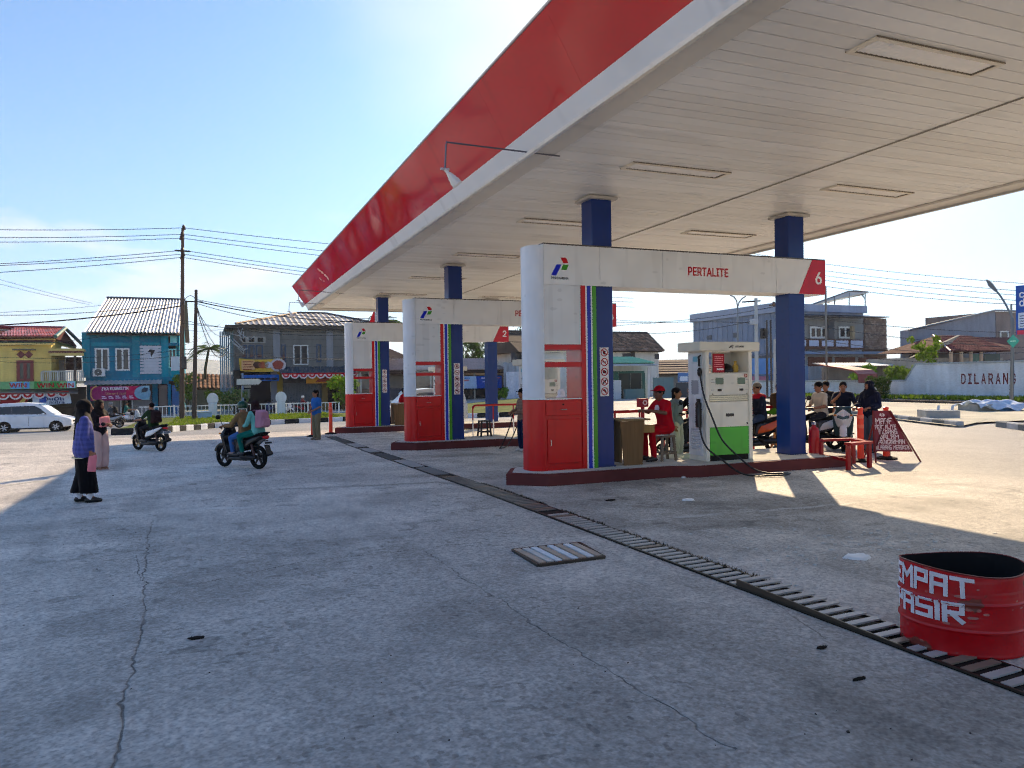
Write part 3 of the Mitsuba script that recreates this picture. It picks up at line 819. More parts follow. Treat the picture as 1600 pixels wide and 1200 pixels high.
part(t, 'shell', bend(lathe([(0.001, 0.001)] + prof_o, 72, cap=False)), (176, 6, 20), 'drum', 50, 'dented red outside')
part(t, 'inside', bend(lathe(prof_i, 72, cap=False)), (30, 28, 28), 'matte', 50)
part(t, 'rim', bend(lathe([(DR - 0.004, 0.512), (DR + 0.004, 0.512), (DR + 0.005, 0.52), (DR - 0.004, 0.521)], 72, closed=True)), (112, 20, 26), 'paint', 50)
cam_ang = math.atan2(-DC[1], -DC[0])


def on_drum(s, h, wd, z, end_deg, name):
    ps, w0 = block_letters(s, h, w=0.24, gap=0.26, wobble=1.5, rng=rs)
    for ch, p in zip(s.replace(' ', ''), ps):
        v, f = poly_mesh(p, 0.002)
        v, f = trimesh.remesh.subdivide_to_size(v, f, 0.035)
        x = v[:, 0] * wd / w0
        ang = cam_ang + math.radians(end_deg) + (x - wd) / DR
        # undo the turn and squash of bend() so that the letters follow the dented shell
        r = DR + 0.0025 + v[:, 2] + 0.012 * (np.abs(z + v[:, 1] - 0.3315) < 0.009)
        a2 = ang + 0.75
        m = (np.stack([r * np.cos(a2), r * np.sin(a2), z + v[:, 1]], 1), f)
        part(t, name, bend(m), (232, 224, 224), 'matte')


on_drum('TEMPAT', 0.105, 0.735, 0.378, 10, 'letter')
on_drum('PASIR', 0.105, 0.535, 0.222, 1, 'letter')

# a whitewashed block at the right edge, behind the drum
w = thing('concrete_block', 'whitewashed concrete block behind the red drum at the right edge', 'block')
part(w, 'body', cbox((5.29, 3.35, 0.2), (0.70, 0.13, 0.4), 0.02), (214, 212, 206), 'matte')
part(w, 'slab', cbox((5.30, 3.35, 0.43), (0.74, 0.17, 0.06), 0.015), (206, 205, 200), 'matte')

# ------------------------------------------------------------------ drains
DX = lambda y: 4.235 - 0.0142 * (y - 3.0)   # the drain's middle line  # noqa: E731
DW = 0.15
t = thing('drain_channel', 'long narrow drain with flat iron grating bars running across the forecourt towards the far islands', 'drain')
chan = quadgrid(lambda u, v: (DX(1.5 + 24.5 * v) + (u - 0.5) * 2 * (DW + 0.03), 1.5 + 24.5 * v, terrain(4.0, 1.5 + 24.5 * v) + 0.004), 1, 30)
part(t, 'channel', chan, (26, 25, 24), 'flat')
for s in (-1, 1):
    part(t, 'edge_angle', cat(*[hull([(DX(y) + s * (DW + 0.012) + dx, y, terrain(4.0, y) + dz) for y in (a, b) for dx in (-.007, .007) for dz in (-0.01, 0.018)]) for a, b in zip(np.arange(1.5, 24, 2.5), np.arange(4.0, 26.5, 2.5))]), (74, 70, 64), 'metal')
y = 1.75
k = 0
while y < 13.2:
    raised = 3.55 < y < 5.05
    tilt = 0.045 if raised else 0.0
    c0 = np.array([DX(y), y, terrain(4.0, y)])
    zt = 0.02 + (0.045 * (y - 3.55) / 1.5 + 0.005 if raised else 0)
    dy = RNG.uniform(-0.006, 0.006)
    col = (172, 168, 160) if y < 8.8 else (112, 108, 102)
    if RNG.random() < 0.12:
        col = (128, 112, 96)
    if not (8.75 < y < 8.95):
        part(t, 'bar', hull([c0 + np.array([sx * (DW - 0.004), dy + sy * 0.030 + sx * 0.008, zz]) for sx in (-1, 1) for sy in (-1, 1) for zz in (zt - 0.012, zt)]), col, 'paint')
    y += 0.122
for s in (-1,):
    part(t, 'frame_rail', hull([(DX(yy) + s * (DW + 0.002) + dx, yy, 0.004 + zz * (0.02 if yy < 4 else 0.065)) for yy in (3.5, 5.08) for dx in (-.006, .006) for zz in (0, 1)]), (92, 84, 74), 'metal', label='loose rail of the raised grating')
for y, L in ((14.2, 1.3), (15.9, 1.5), (17.8, 1.4), (19.8, 1.2), (21.6, 1.3)):
    part(t, 'cover_plate', cbox((DX(y), y, float(terrain(4.0, y)) + 0.014), (2 * DW, L, 0.014), 0.003), RNG.choice([(110, 108, 104), (150, 148, 144), (86, 84, 80)]), 'matte')

g0, g1, g2, g3 = [np.array(q) for q in ((2.847,6.406,0.010), (3.557,6.429,0.010), (3.626,7.090,0.010), (2.870,7.091,0.010))]
t = thing('floor_grating', 'square iron floor grating with slanted rusty white bars, left of the long drain', 'drain')
part(t, 'pit', (np.array([g0, g1, g2, g3]) + np.array([0, 0, -0.005]), np.array([[0, 1, 2], [0, 2, 3]])), (14, 13, 12), 'flat')


def bar_between(a, b, w, z0, z1):
    d = (b - a) / np.linalg.norm(b - a)
    n = np.array([-d[1], d[0], 0]) * w / 2
    return hull([q + s * n + np.array([0, 0, z]) for q in (a, b) for s in (-1, 1) for z in (z0, z1)])


for a, b in ((g0, g1), (g1, g2), (g2, g3), (g3, g0)):
    part(t, 'frame', bar_between(a, b, 0.028, -0.012, 0.016), (86, 80, 72), 'metal')
for k in range(8):
    s = (k + 0.6) / 8.2
    a, b = g0 + (g1 - g0) * (s + 0.015), g3 + (g2 - g3) * (s - 0.03)
    d = b - a
    m = bar_between(a + 0.05 * d, b - 0.05 * d, 0.064, 0.004, 0.022)
    v = m[0].copy()
    part(t, 'bar', (v, m[1]), RNG.choice([(226, 226, 222), (214, 206, 194), (190, 168, 146), (230, 232, 230)]), 'matte')

# ------------------------------------------------------------------ litter on the forecourt
for i, (c, sx, sy, lab) in enumerate((((5.743,5.414,0.010), .21, .13, 'crumpled white bag lying on the forecourt left of the red drum'), ((6.294,8.927,0.010), .13, .08, 'white scrap of paper below the nearest dispenser'), ((7.631,10.946,0.010), .05, .05, 'tiny white paper scrap beside the nearest kerb'),
                                      ((7.974,18.169,-0.072), .16, .10, 'white scrap of paper beside the second island'))):
    n = 14
    a = np.arange(n) * 2 * PI / n
    rr = np.array([1 + RNG.uniform(-.3, .25) for _ in range(n)])
    top = np.stack([sx * 0.55 * rr * np.cos(a), sy * 0.6 * rr * np.sin(a), 0 * a + 0.016], 1)
    bot = np.stack([sx * 0.7 * rr * np.cos(a), sy * 0.75 * rr * np.sin(a), 0 * a - 0.008], 1)
    solo('litter', lab, 'litter', (lambda m: (np.asarray(m[0]) + np.array(c), m[1]))(loft([bot, top])), (226, 226, 222), 'cloth')
for i, (c, sx, sy, lab) in enumerate((((-0.083,5.602,0.010), .09, .045, 'dark leaf on the bare concrete in the left foreground'), ((3.630,3.716,0.010), .07, .03, 'dark leaf below the raised drain grating'), ((3.440,3.248,0.010), .09, .02, 'dark twig on the concrete below the red drum'), ((5.336,9.418,0.010), .16, .10, 'dark flattened rag in front of the nearest island'))):
    solo('debris', lab, 'debris', (lambda m: (np.asarray(m[0]) + np.array(c), m[1]))(hull([(0.7 * sx * math.cos(q) * RNG.uniform(.5, 1), 0.7 * sy * math.sin(q) * RNG.uniform(.5, 1), z) for q in np.arange(9) * 2 * PI / 9 for z in (-.008, 0.004)] + [(0, 0, 0.010)])), (34, 30, 26), 'matte')
chips = []
for _ in range(150):
    px, py = RNG.gauss(6.0, 0.8), RNG.gauss(5.9, 0.45)
    q = RNG.uniform(0.008, 0.024)
    chips.append(hull([(px + q * math.cos(a), py + q * math.sin(a), z) for a in (0.3, 2.2, 4.1, 5.4) for z in (0.0, 0.008)]))
struct('pale_chips', cat(*chips), (190, 190, 184), 'flat', kind='stuff')

rp = np.random.default_rng(12)
peb = {0: [], 1: []}
for _ in range(170):
    d_, l_ = 2.4 + 9 * rp.uniform() ** 1.6, rp.uniform(-0.72, 0.72)
    p_ = np.array([0, 0, 0.0]) + fwd * [1, 1, 0] * d_ + r2 * [1, 1, 0] * l_ * d_
    q = rp.uniform(0.0025, 0.006) * (1 + 0.6 * (rp.uniform() > 0.9))
    peb[int(rp.uniform() > 0.7)].append(hull([(p_[0] + q * 1.4 * math.cos(a), p_[1] + q * math.sin(a), z + float(terrain(p_[0], p_[1]))) for a in (rp.uniform(0, 1), 1.9, 3.3, 4.8) for z in (0.0, q * 0.7)]))
struct('grit', cat(*peb[0]), (52, 48, 44), 'flat', kind='stuff')
struct('grit', cat(*peb[1]), (170, 166, 158), 'flat', kind='stuff')
wv, wf = [], []
for _ in range(1500):
    y_ = rp.uniform(4.6, 12.5)
    if noise_gap := meshkit.noise(np.array([y_ * 1.3, 0.0, 0.0])) < 0.38:
        continue
    x_ = DX(y_) + DW + 0.03 + abs(rp.normal()) * 0.02
    a_, h_ = rp.uniform(0, 2 * PI), rp.uniform(0.012, 0.04)
    b_ = len(wv)
    z_ = float(terrain(x_, y_))
    wv += [(x_ - 0.006 * math.sin(a_), y_ + 0.006 * math.cos(a_), z_), (x_ + 0.006 * math.sin(a_), y_ - 0.006 * math.cos(a_), z_), (x_ + h_ * 0.6 * math.cos(a_), y_ + h_ * 0.6 * math.sin(a_), z_ + h_)]
    wf.append((b_, b_ + 1, b_ + 2))
struct('weeds', (np.array(wv), np.array(wf)), (44, 44, 30), 'leaf', kind='stuff')

# ------------------------------------------------------------------ orange posts, sign board, bench, extinguisher
ORANGE = (236, 62, 28)


def delineator(c, h, label, tilt=0.0):
    c = np.array(c, float)
    t = thing('delineator_post', label, 'post', 'orange lane posts')
    part(t, 'foot', (lambda m: (m[0] + c, m[1]))(lathe([(0.001, 0.0), (0.21, 0.0), (0.21, 0.03), (0.12, 0.055), (0.07, 0.06), (0.001, 0.06)], 8)), (24, 24, 26), 'matte', 30)
    part(t, 'tube', (lambda m: (m[0] + c, m[1]))(lathe([(0.065, 0.05), (0.062, h - 0.16), (0.05, h - 0.12), (0.048, h - 0.05), (0.056, h - 0.045), (0.056, h - 0.01), (0.04, h), (0.001, h)], 18)), ORANGE, 'paint', 40)
    for z in (h * 0.62, h * 0.80):
        part(t, 'band', (lambda m: (m[0] + c, m[1]))(lathe([(0.0655, z), (0.0655, z + 0.07)], 18)), (238, 110, 80), 'paint', 40)


delineator((12.164,11.377,0.000), 1.08, 'orange plastic lane post standing just right of the red bench')
delineator((12.968,11.474,0.000), 1.07, 'orange plastic lane post standing behind the red sign board')
delineator((4.138,27.338,-0.117), 1.12, 'orange plastic lane post standing at the nose of the farthest island')
delineator((3.387,26.352,-0.113), 1.12, 'orange plastic lane post half hidden behind the person in the blue shirt')

# A-frame board
t = thing('notice_board', 'dark red trapezoid notice board on legs with rows of hand painted white words', 'sign board')
o = np.array((12.654,10.969,0.000))
ex = np.array([math.cos(0.36), -math.sin(0.36), 0])
ey = np.array([math.sin(0.36) * 0.2, math.cos(0.36) * 0.2, 1.0])
ey /= np.linalg.norm(ey)
nn = np.cross(ex, ey)
B = lambda u, v, w=0.0: o + ex * u + ey * v + nn * w  # noqa: E731
part(t, 'panel', hull([B(u, v, w) for u, v in ((-0.42, 0.22), (0.36, 0.20), (-0.02, 1.03), (-0.36, 1.03)) for w in (-0.012, 0.012)]), (122, 14, 26), 'paint')
for a, b in (((-0.36, 1.03), (-0.42, -0.01)), ((-0.02, 1.03), (0.48, -0.01))):
    part(t, 'leg', tube([B(*a, 0.03), B(*b, 0.03)], 0.018, 6), (110, 20, 26), 'paint')
bk = np.array([math.sin(0.36), math.cos(0.36), 0]) * 0.62
for a in (-0.33, 0.2):
    part(t, 'back_leg', tube([B(a * 0.6 - 0.08, 1.0, -0.02), o + ex * a + bk], 0.016, 6), (104, 18, 24), 'paint')
part(t, 'diagonal_bar', tube([B(-0.07, 0.93, 0.02), B(-0.36, 0.33, 0.022)], 0.011, 6), (92, 10, 20), 'paint')
for s, v, h, u, wd in (('MAAF', 0.82, 0.10, -0.16, 0.32), ('PERTALITE', 0.70, 0.075, -0.14, 0.42), ('SEDANG', 0.60, 0.075, -0.10, 0.36), ('DALAM', 0.50, 0.075, -0.08, 0.36), ('PENGIRIMAN', 0.40, 0.075, -0.05, 0.52), ('DILARANG MEROKOK', 0.29, 0.07, -0.04, 0.68)):
    part(t, 'lettering', on_plane(panel_text(s, h, wd, 0.003, 3.0, rs, 0.22), B(u, v, 0.0125), ex, ey), (226, 204, 200), 'flat')
for s in (-1, 1):
    part(t, 'emblem', on_plane((lambda m: m)(prism([(s * 0.012, -0.035), (s * 0.05, -0.02), (s * 0.05, 0.02), (s * 0.012, 0.035)][::s], 0, 0.003)), B(-0.18, 0.945, 0.0125), ex, ey), (224, 200, 198), 'flat')

# red bench at the island's end
t = thing('bench', 'low dark red wooden bench at the flag end of the nearest island', 'bench')
bz = 0.50
q = [np.array(v) for v in ((10.854,10.438,0.500), (11.484,10.543,0.500), (11.753,11.174,0.500), (11.082,11.319,0.500))]
top = lambda a, b, w: bar_between(a, b, w, -0.045, 0.0)  # noqa: E731
part(t, 'seat_board', top(q[0], q[1], 0.16), (150, 26, 34), 'gloss')
part(t, 'seat_board', (lambda m: (m[0] + np.array([0, 0, -0.003]), m[1]))(top(q[1], q[2], 0.15)), (144, 24, 32), 'gloss')
part(t, 'seat_board', (lambda m: (m[0] + np.array([0, 0, 0.002]), m[1]))(top(q[2], q[3], 0.16)), (146, 26, 34), 'gloss')
for p in q:
    part(t, 'leg', cbox((p[0], p[1], 0.225), (0.07, 0.07, 0.46), 0.008), (142, 22, 30), 'gloss')
part(t, 'rail', bar_between(q[0] * [1, 1, 0] + [0, 0, 0.16], q[3] * [1, 1, 0] + [0, 0, 0.16], 0.04, 0, 0.05), (136, 20, 28), 'gloss')

# fire extinguisher
c = np.array((11.154,11.580,0.200))
t = thing('fire_extinguisher', 'red fire extinguisher with black hose standing beside the right hand blue column', 'extinguisher')
part(t, 'cylinder', (lambda m: (m[0] + c, m[1]))(lathe([(0.001, 0), (0.10, 0.0), (0.10, 0.44), (0.08, 0.5), (0.035, 0.53), (0.03, 0.56), (0.001, 0.56)], 20)), (164, 16, 28), 'gloss', 40)
part(t, 'valve', cbox(c + [0, 0, 0.59], (0.05, 0.09, 0.06), 0.01), (200, 200, 204), 'metal')
part(t, 'handle', hull([c + np.array(v) for v in ((-0.02, 0, 0.60), (-0.14, 0, 0.66), (-0.02, 0, 0.625), (-0.14, 0.0, 0.68), (-0.02, 0.02, 0.60), (-0.14, 0.02, 0.66))]), (30, 30, 32), 'paint')
part(t, 'hose', tube([c + np.array(v) for v in ((0.02, 0, 0.6), (0.11, 0, 0.58), (0.13, 0, 0.48), (0.125, 0, 0.28))], 0.014, 7), (20, 20, 22), 'paint', 50)

# lane railings behind the islands
for isl, y0, x0, x1, lab in ((0, 14.75, 7.2, 13.6, 'red topped lane railing behind the nearest island'), (1, 22.75, 7.9, 11.4, 'white railing with a red top rail behind the second island')):
    t = thing('lane_railing', lab, 'railing')
    g = float(terrain(8.0, y0))
    part(t, 'top_rail', tube([(x0, y0, g + 0.92), (x0 + 0.04, y0, g + 1.0), (x0 + 0.1, y0, g + 1.02), (x1, y0, g + 1.02)], 0.035, 10), (168, 16, 30), 'gloss', 40)
    n = int((x1 - x0) / 0.62)
    for k in range(n + 1):
        x = x0 + (x1 - x0) * k / n
        part(t, 'upright', cyl((x, y0, g - 0.02), (x, y0, g + 0.55), 0.022, 8), (226, 224, 220) if isl else (176, 40, 48), 'paint')
        part(t, 'upright_top', cyl((x, y0, g + 0.551), (x, y0, g + 1.0), 0.022, 8), (168, 16, 30), 'paint')

# attendants' desks: rough boards on the kerb
for isl, lab in ((ISLANDS[0], 'rough weathered plywood desk on the nearest island beside the blue column'), (ISLANDS[2], 'rough weathered plywood desk on the farthest island beside the blue column')):
    t = thing('desk', lab, 'desk')
    xo, yo, zo = isl[:3]
    g = lambda name, m, c, mat='matte': part(t, name, move(m, (xo, yo, zo)), c, mat)  # noqa: E731
    g('front_board', hull([(6.80, 11.52, 0.2), (7.17, 11.52, 0.2), (6.73, 11.52, 0.98), (7.22, 11.52, 0.98), (6.80, 11.545, 0.2), (7.17, 11.545, 0.2), (6.73, 11.545, 0.98), (7.22, 11.545, 0.98)]), (120, 92, 62), 'wood')
    g('side_board', box((6.75, 11.55, 0.25), (6.775, 12.0, 0.98)), (120, 94, 66), 'wood')
    g('side_board', box((7.17, 11.55, 0.2), (7.195, 12.0, 0.98)), (120, 96, 68), 'wood')
    g('desk_top', cbox((7.0, 11.78, 1.0), (0.66, 0.58, 0.03), 0.004), (138, 116, 84), 'wood')
    g('drawer', cbox((7.33, 11.72, 0.82), (0.27, 0.3, 0.13), 0.006), (160, 124, 76), 'wood')
    p = thing('ledger', f'open paper ledger on the desk of the {isl[4].split(",")[0]}', 'papers')
    part(p, 'page', move(hull([(6.86, 11.58, 1.016), (7.06, 11.56, 1.016), (7.08, 11.80, 1.016), (6.88, 11.82, 1.016), (6.87, 11.6, 1.03), (7.06, 11.58, 1.03), (7.07, 11.80, 1.03), (6.89, 11.81, 1.03)]), (xo, yo, zo)), (222, 220, 212), 'cloth')
    part(p, 'page', move(hull([(7.07, 11.56, 1.016), (7.25, 11.58, 1.016), (7.26, 11.80, 1.016), (7.09, 11.80, 1.016), (7.08, 11.58, 1.026), (7.24, 11.6, 1.026), (7.25, 11.79, 1.026), (7.09, 11.79, 1.026)]), (xo, yo, zo)), (212, 210, 202), 'cloth')


def stool(c, col, name, label):
    t = thing(name, label, 'stool')
    c = np.array(c, float)
    part(t, 'seat', cbox(c + [0, 0, 0.445], (0.3, 0.28, 0.035), 0.008), col, 'paint')
    for sx in (-1, 1):
        for sy in (-1, 1):
            part(t, 'leg', hull([c + np.array([sx * (0.12 + k * 0.035) + dx, sy * (0.11 + k * 0.03) + dy, z]) for k, z in ((1, 0.0), (0, 0.43)) for dx in (-.022, .022) for dy in (-.018, .018)]), col, 'paint')
        part(t, 'stretcher', bar_between(c + np.array([sx * 0.14, -0.12, 0.14]), c + np.array([sx * 0.14, 0.12, 0.14]), 0.03, 0, 0.03), col, 'paint')
    for sy in (-1, 1):
        part(t, 'stretcher', bar_between(c + np.array([-0.13, sy * 0.13, 0.12]), c + np.array([0.13, sy * 0.13, 0.12]), 0.03, 0, 0.03), col, 'paint')


stool((7.92, 11.95, 0.2), (112, 96, 78), 'wooden_stool', 'wooden stool under the seated attendant in red')
stool((7.377,20.253,0.120), (36, 32, 30), 'plastic_stool', 'black stool standing on the second island in front of the white railing')
# small red box with a white emblem on the railing
t = thing('hydrant_box', 'small red box with a round white emblem behind the seated attendant', 'box')
c = np.array((9.295,14.900,1.169))
part(t, 'box', cbox(c, (0.24, 0.14, 0.2), 0.01), (150, 22, 36), 'paint')
part(t, 'emblem', (lambda m: (m[0] + c + np.array([0.02, -0.071, 0.0]), m[1]))(prism(ring(0.03, 0.06), -0.003, 0, 'y')), (220, 200, 200), 'flat')
part(t, 'stand', box((c[0] - 0.03, c[1] - 0.03, -0.05), (c[0] + 0.03, c[1] + 0.03, c[2] - 0.102)), (140, 20, 30), 'paint')
# ------------------------------------------------------------------ kerbs, verge and fence of the street
def kerb_run(pts, n0, name, h=0.22, w=0.2, cols=((34, 36, 38), (206, 208, 208)), start=0, step=None):
    """A kerb of painted stones along ground points; each stone is a part."""
    p = np.array([q[:2] for q in pts], float)
    s = np.concatenate([[0], np.cumsum(np.linalg.norm(np.diff(p, axis=0), axis=1))])
    L = step or 1.0
    n = max(1, int(round(s[-1] / L)))
    key = numbered(name)
    at_ = lambda d: np.array([np.interp(d, s, p[:, 0]), np.interp(d, s, p[:, 1])])  # noqa: E731
    for i in range(n):
        a, b = at_(s[-1] * (i + 0.012) / n), at_(s[-1] * (i + 0.988) / n)
        d = (b - a) / np.linalg.norm(b - a)
        nn = np.array([-d[1], d[0]]) * w / 2
        q = []
        for e in (a, b):
            z = float(terrain(e[0], e[1]))
            for sg in (-1, 1):
                q += [(e[0] + sg * nn[0], e[1] + sg * nn[1], z - 0.15), (e[0] + sg * nn[0], e[1] + sg * nn[1], z + h - 0.03), (e[0] + sg * nn[0] * 0.8, e[1] + sg * nn[1] * 0.8, z + h)]
        part(key, 'stone', hull(q), cols[(i + start) % 2], 'matte')
    labels[key] = {'kind': 'structure'}
    return key


LK = [(-3.891,38.427,-0.541), (-2.830,37.791,-0.515), (-1.994,40.474,-0.625), (-1.040,43.713,-0.757), (0.313,47.502,-0.880), (2.140,48.898,-0.908), (4.139,50.427,-0.939), (6.254,51.448,-0.959), (8.887,52.090,-0.972), (12.220,51.140,-0.952), (15.657,47.510,-0.777), (17.414,42.833,-0.556)]
LKx = [q[0] for q in LK]
kerb_run(LK, 0, 'kerb', h=0.30, w=0.25, step=1.05)


def strip(front, back, lift, n=40):
    """Ground-hugging sheet between two polylines."""
    a, b = np.array([q[:2] for q in front]), np.array([q[:2] for q in back])
    def along(p, t):
        s = np.concatenate([[0], np.cumsum(np.linalg.norm(np.diff(p, axis=0), axis=1))])
        s = s / s[-1]
        return np.stack([np.interp(t, s, p[:, 0]), np.interp(t, s, p[:, 1])], -1)
    def fn(u, v):
        q = along(a, u) * (1 - v[..., None]) + along(b, u) * v[..., None]
        return q[..., 0], q[..., 1], terrain(q[..., 0], q[..., 1]) + lift + 0.1 * np.sin(v * PI)
    return quadgrid(fn, n, 6)


VB = [(-4.2, 63.4), (0.0, 63.4), (8.0, 62.6), (16.0, 61.5), (30.0, 61.0)]
struct('verge', strip([(q[0], q[1] + 0.12) for q in LK], VB, 0.22), (70, 80, 30), 'grass', True)
# tufts of grass on the verge
def tufts(n, place_, h0, h1, seed, w=0.03):
    r = np.random.default_rng(seed)
    out_v, out_f = [], []
    for i in range(n):
        x, y = place_(r)
        z = float(terrain(x, y)) + 0.2
        for k in range(5):
            a = r.uniform(0, 2 * PI)
            h = r.uniform(h0, h1)
            l = h * r.uniform(0.2, 0.7)
            dx, dy = math.cos(a), math.sin(a)
            b = len(out_v)
            out_v += [(x - dy * w, y + dx * w, z), (x + dy * w, y - dx * w, z), (x + dx * l, y + dy * l, z + h)]
            out_f.append((b, b + 1, b + 2))
    return np.array(out_v), np.array(out_f)


def on_verge(r):
    t = r.uniform(0, 1)
    x = r.uniform(-2.0, 9.0)
    y0 = np.interp(x, LKx, [q[1] for q in LK]) + 0.5
    return x, y0 + t * (62 - y0)


struct('grass', tufts(2600, on_verge, 0.08, 0.26, 5, 0.05), (118, 138, 44), 'leaf', kind='stuff')

# white railing along the verge: posts with round heads, bars as parts
FY = 63.0
t = thing('fence', 'white metal fence with upright bars along the grass verge across the street', 'fence')
fz = float(terrain(0, FY)) + 0.12
x = -4.6
k = 0
while x < 17.5:
    part(t, 'rail', box((x, FY - 0.03, fz + 0.92), (x + 2.36, FY + 0.03, fz + 1.0)), (220, 222, 222), 'paint')
    part(t, 'rail', box((x, FY - 0.025, fz + 0.15), (x + 2.36, FY + 0.025, fz + 0.21)), (214, 216, 216), 'paint')
    for j in range(8):
        part(t, 'bar', box((x + 0.2 + j * 0.28 - 0.025, FY - 0.02, fz + 0.211), (x + 0.2 + j * 0.28 + 0.025, FY + 0.02, fz + 0.919)), (216, 218, 218), 'paint')
    part(t, 'post', box((x + 2.362, FY - 0.06, fz - 0.15), (x + 2.478, FY + 0.06, fz + 1.06)), (222, 224, 224), 'paint')
    x += 2.48
    k += 1
for px, lab in ((0.55, 'white fence pillar with a round head right of the utility poles'), (5.62, 'white fence pillar with a round head behind the two riders'), (15.6, 'white fence pillar with a pointed head seen between the blue columns')):
    z = float(terrain(px, FY - 0.4)) + 0.05
    t = thing('fence_pillar', lab, 'pillar')
    part(t, 'shaft', cbox((px, FY - 0.4, z + 0.62), (0.62, 0.3, 1.24), 0.03), (214, 220, 224), 'matte')
    hd = [(-0.42, 0), (0.42, 0), (0.42, 0.30), (0, 0.72), (-0.42, 0.30)] if px > 10 else [(0.42 * math.cos(a), 0.28 + 0.48 * math.sin(a)) for a in np.linspace(-0.6, PI + 0.6, 16)]
    part(t, 'head', (lambda m: (m[0] + np.array([px, FY - 0.4, z + 1.24]), m[1]))(prism(hd, -0.13, 0.13, 'y')), (218, 222, 226), 'matte')
t = thing('planter_box', 'pale blue low concrete box on the verge beside the utility poles', 'planter')
c = (-0.031,59.000,-0.852)
part(t, 'body', cbox((c[0], 59, c[2] + 0.2), (0.95, 0.4, 0.62), 0.03), (150, 176, 192), 'matte')
part(t, 'rim', cbox((c[0], 59, c[2] + 0.55), (1.05, 0.5, 0.08), 0.02), (196, 206, 212), 'matte')
t = thing('road_sign', 'plain white direction sign on a thin pole beside the grey building', 'road sign')
c = (3.141,62.000,1.796)
part(t, 'pole', cyl((c[0] - 0.5, 62.1, -1.0), (c[0] - 0.5, 62.1, c[2] + 0.3), 0.04, 8), (120, 124, 126), 'metal')
part(t, 'plate', (lambda m: (m[0] + np.array([c[0], 62, c[2]]), m[1]))(prism([(-0.85, -0.2), (0.75, -0.2), (1.0, 0.05), (0.75, 0.25), (-0.85, 0.25)], -0.02, 0.02, 'y')), (200, 202, 196), 'paint')
part(t, 'frame', (lambda m: (m[0] + np.array([c[0], 62, c[2]]), m[1]))(cat(*[bar for bar in (box((-0.9, -0.03, 0.24), (0.8, 0.03, 0.3)), box((-0.9, -0.03, -0.26), (0.8, 0.03, -0.2)), box((-0.92, -0.03, -0.26), (-0.86, 0.03, 0.3)))])), (60, 62, 62), 'paint')

# ------------------------------------------------------------------ helpers for houses


def fbox(a, b, front=0.05, back=0.0):
    """A box on a facade, from two opposite corner points (x, y, z) on it; front: how proud, back: how deep."""
    return box((min(a[0], b[0]), a[1] - front, min(a[2], b[2])), (max(a[0], b[0]), a[1] + back, max(a[2], b[2])))


def corrugated(x0, x1, e0, e1, n, amp=0.05, thick=0.02, axis='x'):
    """A corrugated sheet: ribs run from the edge e0 (y, z) to e1; x0..x1 across."""
    k = n * 4
    xs_ = np.linspace(x0, x1, k + 1)
    w = amp * np.cos(np.arange(k + 1) * PI / 2)
    d = np.array([e1[0] - e0[0], e1[1] - e0[1]])
    nrm = np.array([-d[1], d[0]]) / np.linalg.norm(d)
    rows = []
    for off in (0, -thick):
        for e in (e0, e1):
            rows.append(np.stack([xs_, e[0] + nrm[0] * (w + off), e[1] + nrm[1] * (w + off)], 1))
    v = np.vstack(rows)
    m = k + 1
    f = []
    for i in range(k):
        for a, b in ((0, 1), (3, 2), (1, 3), (2, 0)):
            f += [[a * m + i, a * m + i + 1, b * m + i + 1], [a * m + i, b * m + i + 1, b * m + i]]
    return v, np.array(f)


def window(parent, a, b, fcol=(214, 216, 214), nx=2, front=0.05, frame=0.09, pane='tint', name='window', nz=1):
    """A window on a facade: frame bars as one part, each pane a sub-part."""
    x0, x1, z0, z1, y = min(a[0], b[0]), max(a[0], b[0]), min(a[2], b[2]), max(a[2], b[2]), a[1]
    bars = [box((x0, y - front, z0), (x1, y, z0 + frame)), box((x0, y - front, z1 - frame), (x1, y, z1)),
            box((x0, y - front, z0 + frame + 0.001), (x0 + frame, y, z1 - frame - 0.001)), box((x1 - frame, y - front, z0 + frame + 0.001), (x1, y, z1 - frame - 0.001))]
    for k in range(1, nx):
        xc = x0 + (x1 - x0) * k / nx
        bars.append(box((xc - frame / 2, y - front * 0.96, z0 + frame + 0.001), (xc + frame / 2, y, z1 - frame - 0.001)))
    w = part(parent, name, cat(*bars), fcol, 'paint')
    for k in range(nx):
        xa, xb = x0 + frame * 0.9 + (x1 - x0 - 1.8 * frame) * k / nx, x0 + frame * 0.9 + (x1 - x0 - 1.8 * frame) * (k + 1) / nx
        part(w, 'pane', box((xa + 0.002, y - front * 0.4, z0 + frame * 0.8), (xb - 0.002, y - front * 0.35, z1 - frame * 0.8)), (20, 24, 26), pane)
    return w


def scallops(x0, x1, y, z, n, depth, cols):
    """A red and white bunting of half discs."""
    out = []
    for k in range(n):
        xc, r = x0 + (x1 - x0) * (k + 0.5) / n, (x1 - x0) / n / 2
        out.append((xc, r))
    return out


def bunting(label, x0, x1, y, z, n, tilt=0.0):
    t = thing('bunting', label, 'bunting')
    part(t, 'band', hull([(x, y + dy, z + tilt * (x - x0) + dz) for x in (x0, x1) for dy in (-0.02, 0.0) for dz in (0, 0.14)]), (176, 22, 36), 'cloth')
    for k in range(n):
        xc, r = x0 + (x1 - x0) * (k + 0.5) / n, (x1 - x0) / n / 2
        zz = z + tilt * (xc - x0)
        for rr, c, d in ((1.0, (224, 220, 216), 0.0), (0.72, (186, 20, 34), -0.015), (0.34, (226, 214, 206), -0.03)):
            a = np.linspace(PI, 2 * PI, 12)
            pts = [(xc + r * rr * math.cos(q), zz + r * rr * 1.0 * math.sin(q)) for q in a]
            part(t, 'swag', prism(pts, y + d - 0.022, y + d - 0.010, 'y'), c, 'cloth')
    return t


